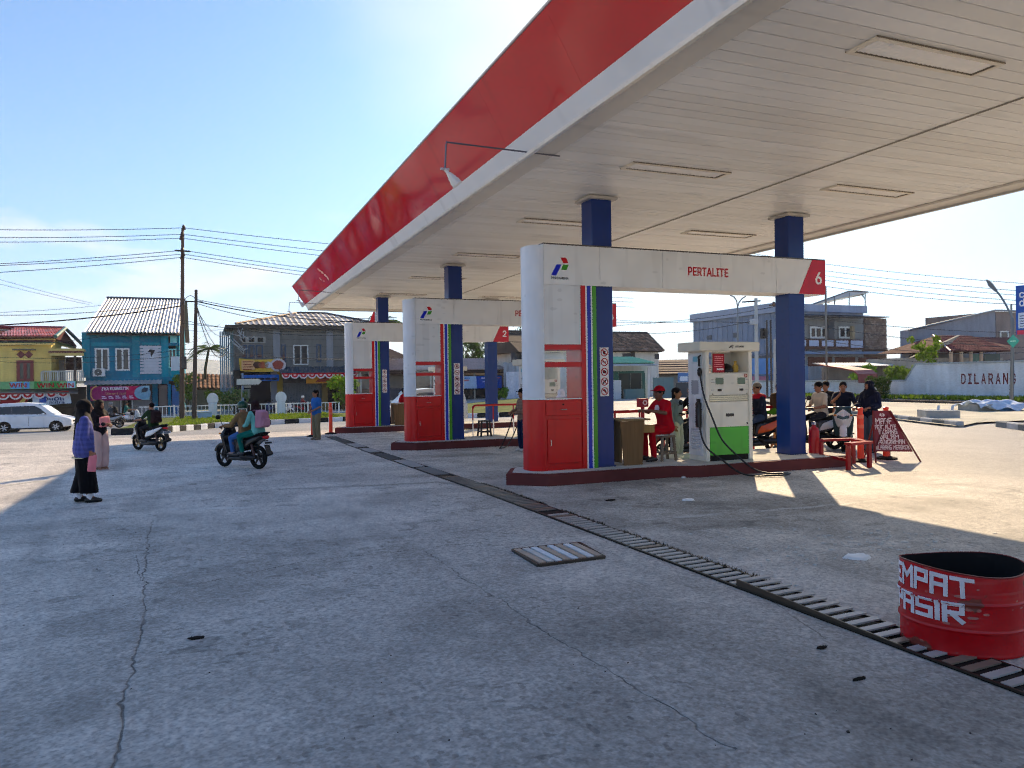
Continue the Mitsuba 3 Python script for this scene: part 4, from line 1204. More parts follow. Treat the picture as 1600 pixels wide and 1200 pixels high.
# ------------------------------------------------------------------ teal shop
h = thing('shop_house', 'two storey teal shop house with a corrugated metal roof and maroon shop banner', 'shop')
YT = 76.0
TEAL, TEAL2 = (8, 112, 138), (20, 132, 152)
gz = -1.05
wl, wr = (-9.702,76.000,4.094), (-3.053,76.000,4.078)
x0, x1 = wl[0], wr[0]
zt = 6.422
zb = 2.046
part(h, 'wall', box((x0, YT, zb - 0.3), (x1 - 0.004, YT + 0.3, zt + 0.05)), TEAL, 'matte', label='teal upper front wall')
part(h, 'wall', box((x0 - 0.0, YT + 0.302, gz - 0.3), (x0 + 0.3, YT + 26, zt)), TEAL, 'matte')
part(h, 'wall', prism([(YT + 1.0, gz - 0.3), (YT + 26, gz - 0.3), (YT + 26, zt + 1.2), (YT + 15.5, zt + 4.2), (YT + 1.0, zt + 0.25)], x1 + 0.6, x1 + 0.9, 'x'), TEAL2, 'matte', label='lighter teal gable side wall')
part(h, 'wall', box((x0 + 0.302, YT + 6, gz - 0.3), (x1 + 0.59, YT + 6.3, zt)), (60, 70, 74), 'matte')
part(h, 'floor_slab', box((x0, YT - 0.12, zb - 0.02), (x1 + 0.9, YT + 6, zb + 0.34)), TEAL, 'matte')
for px in (134, 222, 255):
    c = {134: (-9.661,76.000,3.528), 222: (-5.697,76.000,3.506), 255: (-3.329,76.000,3.492)}[px]
    part(h, 'pilaster', box((c[0] - 0.3, YT - 0.14, zb + 0.342), (c[0] + 0.3, YT - 0.002, zt - 0.02)), TEAL2, 'matte')
part(h, 'lintel', fbox((-9.282,76.000,5.511), (-6.035,76.000,5.182), 0.14), TEAL2, 'matte')
part(h, 'lintel', fbox((-5.198,76.000,5.533), (-3.727,76.000,5.307), 0.14), TEAL2, 'matte')
window(h, (-8.990,76.000,5.001), (-7.861,76.000,3.003), frame=0.13)
window(h, (-7.373,76.000,5.006), (-6.223,76.000,2.989), frame=0.13)
part(h, 'shutter_board', fbox((-5.101,76.000,5.011), (-3.870,76.000,2.911), 0.06), (178, 184, 192), 'paint', label='pale slatted board with a dark mark')
for k in range(9):
    c = (-4.488,76.000,3.965)
    part(h, 'slat', box((c[0] - 0.93, YT - 0.075, c[2] - 1.28 + 0.29 * k), (c[0] + 0.93, YT - 0.062, c[2] - 1.06 + 0.29 * k)), (186, 190, 198), 'paint')
c = (-4.426,76.000,4.547)
part(h, 'mark', prism([(c[0] - 0.35, c[2] + 0.1), (c[0] - 0.1, c[2] + 0.1), (c[0] - 0.05, c[2] - 0.35), (c[0] + 0.3, c[2] + 0.28), (c[0] + 0.05, c[2] + 0.32), (c[0] - 0.15, c[2] + 0.35)][::-1], YT - 0.09, YT - 0.078, 'y'), (30, 34, 40), 'flat')
a, b = (-9.118,76.000,3.185), (-8.173,76.000,2.492)
part(h, 'air_conditioner', box((a[0], YT - 0.5, b[2]), (b[0], YT - 0.15, a[2])), (206, 208, 206), 'paint')
part(h, 'fan_grille', (lambda m: (m[0] + np.array([a[0] + 0.42, YT - 0.505, (a[2] + b[2]) / 2]), m[1]))(prism(ring(0.05, 0.3, 18), -0.01, 0, 'y')), (70, 74, 74), 'paint')
# right hand bay: glazed corner with a white board
part(h, 'bay_wall', fbox((-3.030,76.000,2.081), (-2.139,76.000,4.075), 0.0, 0.3), TEAL2, 'matte')
part(h, 'bay_beam', fbox((-3.035,76.000,5.252), (-2.118,76.000,5.491), 0.1, 0.9), TEAL, 'matte')
part(h, 'bay_pane', fbox((-2.871,76.000,5.487), (-2.318,76.000,6.492), 0.0, 0.05), (120, 206, 206), 'gloss')
window(h, (-3.040,76.000,4.958), (-2.369,76.000,3.192), (120, 200, 200), nx=2, frame=0.1)
part(h, 'white_board', fbox((-2.810,75.300,4.230), (-2.083,75.300,2.943), 0.04, 0.04), (196, 208, 212), 'paint')
# roof
e = (-9.662,75.200,6.420)
xr = -2.878
rz = 11.066
nb = 26
rf = part(h, 'roof', hull([(e[0] + 0.1, 75.4, e[2] - 0.22), (xr + 0.9, 75.4, e[2] - 0.22), (e[0] + 0.1, 92, rz - 0.22), (xr + 0.9, 92, rz - 0.22), (e[0] + 0.1, 92, rz - 0.3), (xr + 0.9, 92, rz - 0.3), (e[0] + 0.1, 75.4, e[2] - 0.3), (xr + 0.9, 75.4, e[2] - 0.3)]), (70, 66, 60), 'matte')
for k in range(nb):
    xa = e[0] + (xr + 1.0 - e[0]) * k / nb
    xb = e[0] + (xr + 1.0 - e[0]) * (k + 1) / nb
    part(rf, 'sheet', corrugated(xa, xb - 0.02, (75.15, e[2] - 0.02), (92.0, rz + 0.02), 1, 0.08), RNG.choice([(196, 198, 200), (180, 182, 184), (206, 208, 210), (172, 172, 172)]), 'sheet', 60)
part(rf, 'ridge', tube([(e[0], 92.05, rz + 0.06), (xr + 1.0, 92.05, rz + 0.06)], 0.16, 8), (110, 104, 98), 'metal')
part(rf, 'back_slope', hull([(e[0], 92.2, rz), (xr + 1.2, 92.2, rz), (e[0], 103.5, e[2] + 0.6), (xr + 1.2, 103.5, e[2] + 0.6), (e[0], 92.2, rz - 0.15), (xr + 1.2, 103.5, e[2] + 0.45)]), (88, 80, 74), 'metal')
# awning and ground floor
a, b = (-9.704,74.600,1.776), (-3.606,74.600,1.854)
part(h, 'awning', corrugated(a[0], b[0], (74.6, a[2]), (75.9, a[2] + 0.35), 18, 0.04), (170, 168, 164), 'sheet', 50)
part(h, 'door_jamb', fbox((-4.416,76.000,1.750), (-3.987,76.000,-1.296), 0.2, 0.3), TEAL, 'matte')
part(h, 'door_jamb', fbox((-3.143,76.000,1.730), (-2.868,76.000,-1.332), 0.2, 0.3), TEAL, 'matte')
part(h, 'door', fbox((-3.889,76.000,1.625), (-3.189,76.000,-1.322), 0.0, 0.1), (112, 96, 88), 'paint')
part(h, 'door', fbox((-2.796,76.000,1.607), (-2.223,76.000,-1.353), 0.0, 0.1), (28, 92, 150), 'paint')
part(h, 'counter', fbox((-8.861,76.000,0.339), (-7.111,76.000,-1.196), 0.1, 0.6), (120, 118, 116), 'paint')
for k, cx in enumerate((-6.993, -6.066, -8.919)):
    part(h, 'shop_post', box((cx - 0.06, YT - 0.1, gz), (cx + 0.06, YT, zb - 0.35)), (190, 192, 190), 'paint')
part(h, 'shop_panel', fbox((-6.000,76.000,0.734), (-4.515,76.000,-1.279), 0.0, 0.1), (118, 118, 120), 'paint')
# maroon banner
t = thing('shop_banner', 'maroon and violet shop banner with a round picture at its right end', 'banner')
a, b = (-9.194,74.400,1.602), (-4.551,74.400,0.357)
W, Hh = b[0] - a[0], a[2] - b[2]
part(t, 'cloth', quadgrid(lambda u, v: (a[0] + W * u, 74.4 + 0.05 * np.sin(u * 9), b[2] + Hh * v), 30, 2), (150, 28, 96), 'cloth')
part(t, 'red_end', box((a[0] + 0.60 * W, 74.30, b[2] + 0.05), (a[0] + 0.80 * W, 74.31, a[2] - 0.02)), (186, 28, 80), 'cloth')
part(t, 'picture', box((a[0] + 0.86 * W, 74.28, b[2]), (b[0], 74.29, a[2])), (150, 190, 200), 'cloth')
part(t, 'picture_disc', (lambda m: (m[0] + np.array([a[0] + 0.88 * W, 74.275, (a[2] + b[2]) / 2]), m[1]))(prism([(0.66 * math.cos(q), 0.58 * math.sin(q)) for q in np.arange(20) * PI / 10], -0.02, 0, 'y')), (126, 168, 188), 'cloth')
part(t, 'picture_shape', (lambda m: (m[0] + np.array([a[0] + 0.90 * W, 74.25, (a[2] + b[2]) / 2 + 0.12]), m[1]))(prism([(-0.2, -0.1), (0.3, 0.0), (0.35, 0.3), (0.05, 0.36), (-0.15, 0.2)], -0.02, 0, 'y')), (40, 60, 76), 'cloth')
part(t, 'arc', tube([(a[0] + 0.10 * W + 0.42 * math.cos(q), 74.28, (a[2] + b[2]) / 2 + 0.6 * math.sin(q)) for q in np.linspace(1.4, 4.9, 14)], 0.045, 6), (206, 160, 84), 'paint')
part(t, 'lettering', text('EVA KOSMETIK', 0.26, 0.01, True, 0.45 * W, loc=(a[0] + 0.42 * W, 74.28, a[2] - 0.2)), (236, 226, 232), 'flat')
part(t, 'script_line', text('Skincare & Cosm', 0.2, 0.01, False, 0.34 * W, loc=(a[0] + 0.42 * W, 74.28, (a[2] + b[2]) / 2 - 0.02)), (206, 150, 110), 'flat')
for k in range(5):
    for r_ in range(2):
        part(t, 'small_print', box((a[0] + (0.19 + 0.115 * k) * W, 74.27, b[2] + 0.16 + 0.15 * r_), (a[0] + (0.27 + 0.115 * k) * W - 0.1 * r_, 74.28, b[2] + 0.25 + 0.15 * r_)), (214, 176, 204), 'flat')

# ------------------------------------------------------------------ yellow house
h = thing('house', 'yellow two storey house with a dark red tile roof and brown window frames', 'house')
YELL = (222, 196, 112)
zb = 1.580
zt = 5.486
xl, xr = -18.593, -12.182
part(h, 'wall', box((xl, 75, zb), (xr, 80, zt)), YELL, 'matte', label='yellow upper front wall')
part(h, 'wall', box((xl, 75.6, gz - 0.3), (xr + 2.5, 76, zb - 0.004)), (60, 58, 54), 'matte')
part(h, 'gable_wall', prism([(75.3, zt), (88, zt), (81.2, 6.946)], xr - 0.4, xr - 0.002, 'x'), YELL, 'matte')
part(h, 'cornice', fbox((-18.466,74.600,5.812), (-11.855,74.600,5.646), 0.0, 0.6), (214, 190, 112), 'matte')
part(h, 'cornice_stripe', fbox((-18.495,74.700,5.595), (-11.920,74.700,5.530), 0.05, 0.6), (104, 22, 30), 'paint')
part(h, 'cornice_stripe', fbox((-18.496,74.700,5.479), (-11.922,74.700,5.409), 0.03, 0.6), (16, 74, 60), 'paint')
part(h, 'cornice', fbox((-18.473,74.600,5.359), (-11.909,74.600,5.207), 0.0, 0.5), (226, 202, 124), 'matte')
w = window(h, (-14.715,75.000,3.914), (-13.487,75.000,2.108), (116, 30, 34), nx=2, frame=0.24, front=0.12)
for px in (32, 45):
    c = {32: (-14.407,75.000,4.401), 45: (-13.825,75.000,4.401)}[px]
    part(h, 'diamond_vent', (lambda m: (m[0] + np.array([c[0], 75, c[2]]), m[1]))(prism([(0.32, 0), (0, 0.32), (-0.32, 0), (0, -0.32)], -0.06, -0.002, 'y')), (110, 26, 30), 'paint')
part(h, 'window_hood', fbox((-14.931,75.000,4.862), (-13.305,75.000,4.756), 0.5), (84, 80, 66), 'paint')
# roof tiles: front slope in rows, each tile a part
ea, eb = (-18.391,74.300,5.848), (-11.757,74.300,5.876)
ra, rb = (-20.038,81.000,6.960), (-12.027,81.000,7.091)
rf = part(h, 'roof', hull([(ea[0], 74.35, ea[2] - 0.1), (eb[0], 74.35, ea[2] - 0.1), (ea[0], 81, ra[2] - 0.12), (rb[0], 81, ra[2] - 0.12), (ea[0], 88, ea[2]), (rb[0], 88, ea[2] - 0.1), (ea[0], 74.5, ea[2] - 0.2), (rb[0], 88, ea[2] - 0.2)]), (80, 24, 28), 'matte')
nr, nc = 6, 20
tx0 = -15.908
for r_ in range(nr):
    y0_, y1_ = 74.3 + (81 - 74.3) * r_ / nr, 74.3 + (81 - 74.3) * (r_ + 1) / nr
    z0_, z1_ = ea[2] + (ra[2] - ea[2]) * r_ / nr, ea[2] + (ra[2] - ea[2]) * (r_ + 1) / nr
    for c_ in range(nc):
        sh = (rb[0] - eb[0]) * (r_ / nr)
        xa = tx0 + (eb[0] + sh - tx0) * c_ / nc
        xb = tx0 + (eb[0] + sh - tx0) * (c_ + 1) / nc
        xm = (xa + xb) / 2
        pts = [(xa, y0_ - 0.1, z0_ + 0.06), (xb - 0.03, y0_ - 0.1, z0_ + 0.06), (xm, y0_ - 0.1, z0_ + 0.24), (xa, y1_, z1_ + 0.03), (xb - 0.03, y1_, z1_ + 0.03), (xm, y1_, z1_ + 0.12), (xa, y0_ - 0.1, z0_), (xb - 0.03, y0_ - 0.1, z0_)]
        part(rf, 'tile', hull(pts), RNG.choice([(120, 24, 30), (138, 34, 38), (104, 22, 28), (150, 60, 58)]), 'gloss')
part(rf, 'ridge', tube([(ea[0], 81.05, ra[2] + 0.1), (rb[0], 81.05, ra[2] + 0.1)], 0.2, 8), (120, 30, 34), 'gloss')
part(rf, 'verge_board', tube([(eb[0] + 0.05, 74.2, ea[2] + 0.05), (rb[0] + 0.05, 81, ra[2] + 0.12), (rb[0] + 0.6, 88, ea[2] - 0.1)], 0.16, 6), (60, 104, 92), 'paint')
# porch and balcony on the right
part(h, 'porch_roof', fbox((-12.264,75.000,4.895), (-9.712,75.000,4.677), 0.8, 4.0), (206, 184, 112), 'matte')
part(h, 'porch_stripe', fbox((-12.268,75.000,4.664), (-9.714,75.000,4.538), 0.78, 0.1), (96, 30, 30), 'paint')
part(h, 'porch_beam', fbox((-12.175,75.000,4.526), (-9.718,75.000,4.287), 0.7, 0.1), (212, 190, 118), 'matte')
part(h, 'balcony_wall', fbox((-12.828,79.000,4.425), (-11.758,79.000,1.859), 0.0, 0.2), (214, 190, 116), 'matte')
part(h, 'balcony_door', fbox((-12.651,78.800,4.014), (-11.774,78.800,2.209), 0.04, 0.04), (150, 152, 160), 'paint')
part(h, 'balcony_screen', fbox((-11.691,78.800,4.301), (-10.384,78.800,3.127), 0.02, 0.02), (84, 52, 52), 'matte')
part(h, 'balcony_floor', fbox((-12.970,75.000,2.101), (-9.804,75.000,1.889), 0.2, 4.0), (190, 180, 150), 'matte')
ra_, rb_ = (-12.875,74.800,2.973), (-9.761,74.800,2.945)
rb0 = 2.099
part(h, 'balcony_rail', box((ra_[0], 74.75, ra_[2] - 0.06), (rb_[0], 74.85, ra_[2] + 0.04)), (176, 178, 170), 'paint')
for k in range(22):
    xk = ra_[0] + (rb_[0] - ra_[0]) * k / 21
    part(h, 'baluster', box((xk - (0.025 if k % 4 else 0.07), 74.76, rb0), (xk + (0.025 if k % 4 else 0.07), 74.84, ra_[2] - 0.061)), (188, 188, 176), 'paint')
part(h, 'porch_post', box((-10.355 - 0.09, 74.6, zb), (-10.355 + 0.09, 74.78, 5.121)), (36, 34, 36), 'paint')
part(h, 'awning', hull([(-18.287,73.600,1.341), (-10.016,73.600,1.100), (-18.630,75.000,1.651), (-10.201,75.000,1.450), (-18.289,73.600,1.237), (-10.017,73.600,1.018)]), (92, 94, 100), 'metal')
t = thing('roof_banner', 'long green and blue printed banner above the shop awning of the yellow house', 'banner')
a, b = (-17.152,74.400,2.105), (-10.263,74.400,1.482)
W = b[0] - a[0]
part(t, 'cloth', box((a[0], 74.42, b[2]), (b[0], 74.45, a[2])), (120, 178, 120), 'cloth')
for u0, u1, c in ((0.30, 0.42, (110, 176, 214)), (0.44, 0.50, (96, 160, 214)), (0.55, 0.63, (60, 140, 70)), (0.72, 0.82, (60, 140, 66)), (0.9, 0.99, (170, 206, 220))):
    part(t, 'print', box((a[0] + u0 * W, 74.40, b[2] + 0.02), (a[0] + u1 * W, 74.415, a[2] - 0.02)), c, 'cloth')
for px in (0, 1, 2):
    c = ((-14.534,74.380,1.799), (-12.540,74.380,1.767), (-11.072,74.380,1.743))[px]
    part(t, 'lettering', text('WiN', 0.36, 0.01, True, 1.25, loc=(c[0], 74.39, c[2])), (178, 30, 40), 'flat')
t = thing('company_banner', 'white banner with a blue logo and blue lettering under the yellow house awning', 'banner')
a, b = (-13.418,74.000,0.920), (-10.612,74.000,0.149)
part(t, 'cloth', hull([(-13.464,74.000,0.921), (-10.693,74.000,1.054), (-13.385,74.000,0.031), (-10.563,74.000,0.203), (-13.469,74.030,0.921), (-10.698,74.030,1.054), (-13.391,74.030,0.030), (-10.567,74.030,0.202)]), (214, 220, 224), 'cloth')
c = (-12.672,73.950,0.581)
part(t, 'logo', box((c[0] - 0.26, 73.94, c[2] - 0.26), (c[0] + 0.24, 73.96, c[2] + 0.26)), (20, 76, 164), 'flat')
c = (-11.876,73.950,0.644)
part(t, 'lettering', text('blibli', 0.34, 0.01, True, 1.5, loc=(c[0], 73.95, c[2])), (36, 70, 120), 'flat')
c = (-11.645,73.950,0.312)
part(t, 'lettering', text('mitra', 0.24, 0.01, True, 1.1, loc=(c[0], 73.95, c[2])), (36, 60, 104), 'flat')
t = thing('red_banner', 'red, white and yellow banner left of the white one under the awning', 'banner')
part(t, 'cloth', fbox((-17.100,74.100,0.996), (-13.544,74.100,-0.103), 0.02), (150, 22, 34), 'cloth')
part(t, 'stripe', hull([(-14.540,74.050,0.193), (-14.174,74.050,0.184), (-13.611,74.050,0.977), (-13.933,74.050,0.984), (-14.542,74.060,0.193), (-13.612,74.060,0.977)]), (206, 176, 92), 'cloth')
part(t, 'dark_corner', hull([(-14.128,74.040,0.130), (-13.484,74.040,0.113), (-13.519,74.040,0.814), (-14.130,74.050,0.129), (-13.485,74.050,0.113), (-13.521,74.050,0.814)]), (30, 28, 34), 'cloth')
c0, c1 = (-16.765,73.800,1.046), (-10.714,73.800,0.921)
bunting('red and white swag bunting hung across the awning of the yellow house', c0[0], c1[0], 73.8, 0.996, 7, 0.02)
for i, (pa, pb) in enumerate((((-16.987,75.500,-0.051), (-13.871,75.500,-1.673)), ((-13.659,75.500,-0.142), (-10.612,75.500,-1.791)))):
    part(h, 'shopfront', fbox(pa, pb, 0.02, 0.02), ((34, 32, 32), (44, 38, 34))[i], 'matte')

# ------------------------------------------------------------------ grey concrete shop house
h = thing('shop_house', 'weathered grey concrete two storey shop house with a hipped metal roof', 'shop')
YG = 76.0
xl, xr = 2.626, 16.931
zt = 6.871
zm = 2.958
part(h, 'wall', box((xl, YG, zm), (xr, YG + 10, zt)), (112, 112, 108), 'matte', label='stained concrete upper wall')
part(h, 'parapet', box((1.864, YG - 0.6, zt - 0.004 + 0.01), (xr + 0.4, YG + 11, zt + 0.32)), (78, 74, 68), 'matte')
for px in (0, 1, 2):
    c = ((6.472,76.000,5.289), (11.511,76.000,5.308), (3.043,76.000,5.275))[px]
    part(h, 'pilaster', box((c[0] - 0.32, YG - 0.12, zm + 0.01), (c[0] + 0.32, YG - 0.004, zt - 0.01)), (132, 136, 140) if px < 2 else (96, 94, 90), 'matte')
for r_ in range(5):
    z0_ = zm + 0.2 + (zt - zm - 0.5) * r_ / 5
    part(h, 'shutter_line', box((xl + 0.35, YG - 0.03, z0_), (xr, YG - 0.004, z0_ + 0.035)), (88, 88, 84), 'matte')
for a, b in (((3.158,76.000,5.336), (3.769,76.000,4.060)), ((3.904,76.000,5.339), (4.462,76.000,4.059)), ((4.598,76.000,5.342), (5.218,76.000,4.057)), ((6.888,76.000,5.414), (7.339,76.000,3.679)), ((10.213,76.000,5.429), (10.679,76.000,3.665))):
    window(h, a, b, (26, 62, 92), nx=1, frame=0.12)
window(h, (8.023,76.000,5.357), (9.447,76.000,3.419), (206, 208, 206), nx=2, frame=0.1, pane='paint', name='balcony_door')
for px in (0, 1, 2):
    c = ((3.394,76.000,5.823), (4.200,76.000,5.829), (5.012,76.000,5.834))[px]
    part(h, 'vent_block', (lambda m: (m[0] + np.array([c[0], YG, c[2]]), m[1]))(prism(Polygon([(-.48, -.3), (.48, -.3), (.48, .3), (-.48, .3)], [[(-.25, -.2), (-.25, .2), (.25, .2), (.25, -.2)]]), -0.05, -0.002, 'y')), (150, 148, 140), 'matte')
    part(h, 'vent_hole', box((c[0] - 0.25, YG - 0.02, c[2] - 0.2), (c[0] + 0.25, YG - 0.003, c[2] + 0.2)), (30, 30, 30), 'flat')
# hipped roof
ap = (9.208,83.000,9.027)
e0, e1 = (2.768,75.400,7.349), (14.396,75.400,7.142)
ez = zt + 0.33
ridge1 = (ap[0] + 3.0, 83.0, ap[2])
rf = part(h, 'roof', hull([(e0[0], 75.4, ez), (e1[0] + 3, 75.4, ez), (e0[0], 90, ez), (e1[0] + 3, 90, ez), (ap[0], 83, ap[2] - 0.08), (ridge1[0], 83, ap[2] - 0.08)]), (128, 118, 108), 'matte')
nb = 28
for k in range(nb):
    xa, xb = e0[0] + (e1[0] + 3 - e0[0]) * k / nb, e0[0] + (e1[0] + 3 - e0[0]) * (k + 1) / nb
    xm = (xa + xb) / 2
    if xm < ap[0]:
        t_ = (xm - e0[0]) / (ap[0] - e0[0])
    elif xm > ridge1[0]:
        t_ = max(0.02, (e1[0] + 3 - xm) / (e1[0] + 3 - ridge1[0]))
    else:
        t_ = 1.0
    yb, zb_ = 75.4 + 7.6 * t_, ez + (ap[2] - ez) * t_
    part(rf, 'sheet', corrugated(xa, xb - 0.015, (75.3, ez + 0.06), (yb, zb_ + 0.06), 1, 0.05), RNG.choice([(182, 176, 168), (170, 164, 156), (192, 186, 178), (160, 152, 144)]), 'sheet', 60)
part(rf, 'hip_cap', tube([(e0[0], 75.4, ez + 0.12), (ap[0], 83, ap[2] + 0.1), (ridge1[0], 83, ap[2] + 0.1), (e1[0] + 3, 75.4, ez + 0.12)], 0.12, 6), (96, 84, 76), 'metal')
# side with blue-grey metal sheets, seen at its left
sx0, sx1 = 1.353, 2.619
for k in range(7):
    xa, xb = sx0 + (sx1 - sx0) * k / 7, sx0 + (sx1 - sx0) * (k + 1) / 7
    part(h, 'side_sheet', box((xa + 0.03, 77.4, gz - 0.3), (xb - 0.02, 77.5 + 0.05 * (k % 2), 6.691)), RNG.choice([(120, 146, 156), (104, 132, 146), (146, 166, 172)]), 'sheet')
# ground floor
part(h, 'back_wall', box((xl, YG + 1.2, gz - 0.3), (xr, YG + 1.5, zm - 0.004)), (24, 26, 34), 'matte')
for px in (0, 1, 2, 3):
    c = ((6.702,76.000,0.961), (10.946,76.000,0.882), (2.807,76.000,1.033), (6.169,76.000,0.971))[px]
    part(h, 'pillar', box((c[0] - 0.27, YG - 0.3, gz - 0.3), (c[0] + 0.27, YG + 0.2, zm - 0.006)), ((150, 122, 48), (120, 100, 60), (60, 56, 52), (110, 112, 116))[px], 'matte')
a, b = (6.951,76.000,1.700), (10.665,76.000,-1.322)
for k in range(26):
    xa = a[0] + (b[0] - a[0]) * k / 26
    part(h, 'shutter_slat', box((xa + 0.015, YG + 0.06 - 0.03 * (k % 2), gz - 0.2), (xa + (b[0] - a[0]) / 26 - 0.005, YG + 0.1, a[2])), (72, 82, 90), 'paint')
for k, (pa, pb, c) in enumerate((((3.274,76.000,1.693), (4.072,76.000,1.254), (150, 148, 130)), ((3.151,76.000,1.148), (4.000,76.000,0.279), (96, 104, 84)), ((5.828,76.000,1.778), (6.168,76.000,0.848), (150, 140, 120)))):
    part(h, 'shop_shelf', fbox(pa, pb, 0.1), c, 'paint')
part(h, 'awning', corrugated(6.570, 13.858, (73.6, 2.584), (75.95, 3.235), 26, 0.05), (78, 86, 92), 'sheet', 50)
part(h, 'pipe', cyl((3.274, 74.5, gz), (3.274, 74.5, 2.646), 0.09, 8), (120, 146, 170), 'paint')
t = thing('food_banner', 'yellow food banner with round plate picture on the grey shop house', 'banner')
a, b = (2.992,75.200,4.038), (6.895,75.200,2.864)
W, Hh = b[0] - a[0], a[2] - b[2]
part(t, 'cloth', quadgrid(lambda u, v: (a[0] + W * (u + 0.03 * (1 - v)), 75.2 + 0.1 * np.sin(u * 6), b[2] + Hh * v - 0.12 * np.sin(u * PI)), 24, 2), (216, 178, 70), 'cloth')
part(t, 'pale_end', box((a[0] + 0.06 * W, 75.06, b[2] + 0.1), (a[0] + 0.36 * W, 75.08, a[2] - 0.2)), (214, 170, 120), 'cloth')
for k in range(4):
    part(t, 'small_print', box((a[0] + 0.09 * W, 75.03, a[2] - 0.36 - 0.24 * k), (a[0] + (0.33 - 0.04 * (k % 2)) * W, 75.05, a[2] - 0.28 - 0.24 * k)), (150, 60, 44), 'flat')
for u, w_, c in ((0.42, 0.10, (90, 60, 50)), (0.56, 0.12, (166, 84, 60)), (0.67, 0.08, (190, 190, 200)), (0.62, 0.06, (120, 130, 60))):
    part(t, 'picture', (lambda m: (m[0] + np.array([a[0] + u * W, 75.05, b[2] + 0.55]), m[1]))(prism([(w_ * W * math.cos(q), 0.32 * math.sin(q)) for q in np.arange(14) * PI / 7], -0.01, 0.01, 'y')), c, 'cloth')
part(t, 'plate', (lambda m: (m[0] + np.array([a[0] + 0.90 * W, 75.03, (a[2] + b[2]) / 2 - 0.05]), m[1]))(prism([(0.72 * math.cos(q), 0.62 * math.sin(q)) for q in np.arange(20) * PI / 10], -0.02, 0, 'y')), (196, 190, 190), 'cloth')
part(t, 'plate_food', (lambda m: (m[0] + np.array([a[0] + 0.90 * W, 75.0, (a[2] + b[2]) / 2 - 0.05]), m[1]))(prism([(0.5 * math.cos(q) * (1 + 0.1 * math.sin(5 * q)), 0.44 * math.sin(q)) for q in np.arange(20) * PI / 10], -0.02, 0, 'y')), (150, 74, 62), 'cloth')
t = thing('blue_banner', 'blue banner with dark fish shapes below the yellow food banner', 'banner')
a, b = (3.282,74.600,2.468), (6.534,74.600,1.887)
part(t, 'cloth', fbox(a, b, 0.02), (36, 92, 168), 'cloth')
for k in range(5):
    xc = a[0] + (b[0] - a[0]) * (0.15 + 0.18 * k)
    part(t, 'shape', (lambda m: (m[0] + np.array([xc, 74.57, (a[2] + b[2]) / 2 - 0.1]), m[1]))(prism([(0.3 * math.cos(q), 0.12 * math.sin(q)) for q in np.arange(12) * PI / 6], -0.01, 0, 'y')), (26, 36, 56), 'cloth')
t = thing('shop_banner', 'orange and brown banner over the grey metal shutter', 'banner')
a, b = (8.945,74.000,2.279), (13.921,74.000,1.596)
part(t, 'cloth', fbox(a, b, 0.02), (196, 132, 48), 'cloth')
part(t, 'picture', hull([(9.816,73.900,1.717), (11.442,73.900,1.694), (10.363,73.900,2.200), (10.965,73.900,2.193), (9.819,73.920,1.717), (10.968,73.920,2.193)]), (140, 62, 40), 'cloth')
part(t, 'dark_end', fbox((6.833,74.000,2.183), (8.876,74.000,1.670), 0.02), (52, 46, 44), 'cloth')
bunting('faded red and white swag bunting along the awning of the grey shop house', 6.677, 13.840, 73.5, 2.456, 9)
# ------------------------------------------------------------------ plants


def leaf_cloud(centres, radii, n, size, seed, squash=0.8):
    """Leaf-sized folded faces spread through a crown made of uneven clumps."""
    r = np.random.default_rng(seed)
    k = r.integers(0, len(centres), n)
    d = r.normal(size=(n, 3))
    d /= np.linalg.norm(d, axis=1, keepdims=True)
    rad = r.uniform(0.25, 1.0, n) ** 0.45
    c = np.asarray(centres)[k] + d * (np.asarray(radii)[k] * rad)[:, None] * [1, 1, squash]
    a = r.normal(size=(n, 3))
    a[:, 2] -= 0.4
    a /= np.linalg.norm(a, axis=1, keepdims=True)
    b = np.cross(a, d + r.normal(size=(n, 3)) * 0.6)
    b /= np.linalg.norm(b, axis=1, keepdims=True) + 1e-9
    s = size * r.uniform(0.6, 1.35, n)[:, None]
    v = np.stack([c - a * s, c + b * s * 0.42 + a * s * 0.1, c + a * s, c - b * s * 0.42 + a * s * 0.1], 1).reshape(-1, 3)
    q = np.arange(n)[:, None] * 4
    return v, np.vstack([q + [0, 1, 2], q + [0, 2, 3]])


def tree(name, label, base, height, spread, n, size, seed, col=(58, 84, 34), group=None, trunk_col=(92, 78, 62)):
    r = np.random.default_rng(seed)
    b = np.array(base, float)
    t = thing(name, label, 'tree', group)
    top = b + [r.uniform(-.2, .2) * spread, 0, height * 0.62]
    limbs = [tube([b - [0, 0, 0.3], b * 0.5 + top * 0.5 + [r.uniform(-.15, .15), 0, 0], top], [height * 0.035, height * 0.025, height * 0.012], 8)]
    cs, rs_ = [], []
    for i in range(7):
        a = i * 2.4 + r.uniform(0, 0.8)
        e = top + np.array([math.cos(a) * spread * r.uniform(0.3, 0.75), math.sin(a) * spread * r.uniform(0.3, 0.75), height * r.uniform(-0.12, 0.26)])
        s0 = b + (top - b) * r.uniform(0.5, 0.95)
        limbs.append(tube([s0, (s0 + e) / 2 + [0, 0, 0.08 * height], e], [height * 0.014, height * 0.010, height * 0.004], 6))
        cs.append(e)
        rs_.append(spread * r.uniform(0.3, 0.52))
        for _ in range(2):
            cs.append(e + r.normal(size=3) * spread * 0.3)
            rs_.append(spread * r.uniform(0.14, 0.3))
    part(t, 'trunk', cat(*limbs), trunk_col, 'matte', 50)
    part(t, 'crown', leaf_cloud(cs, rs_, n, size, seed), col, 'leaf')
    return t


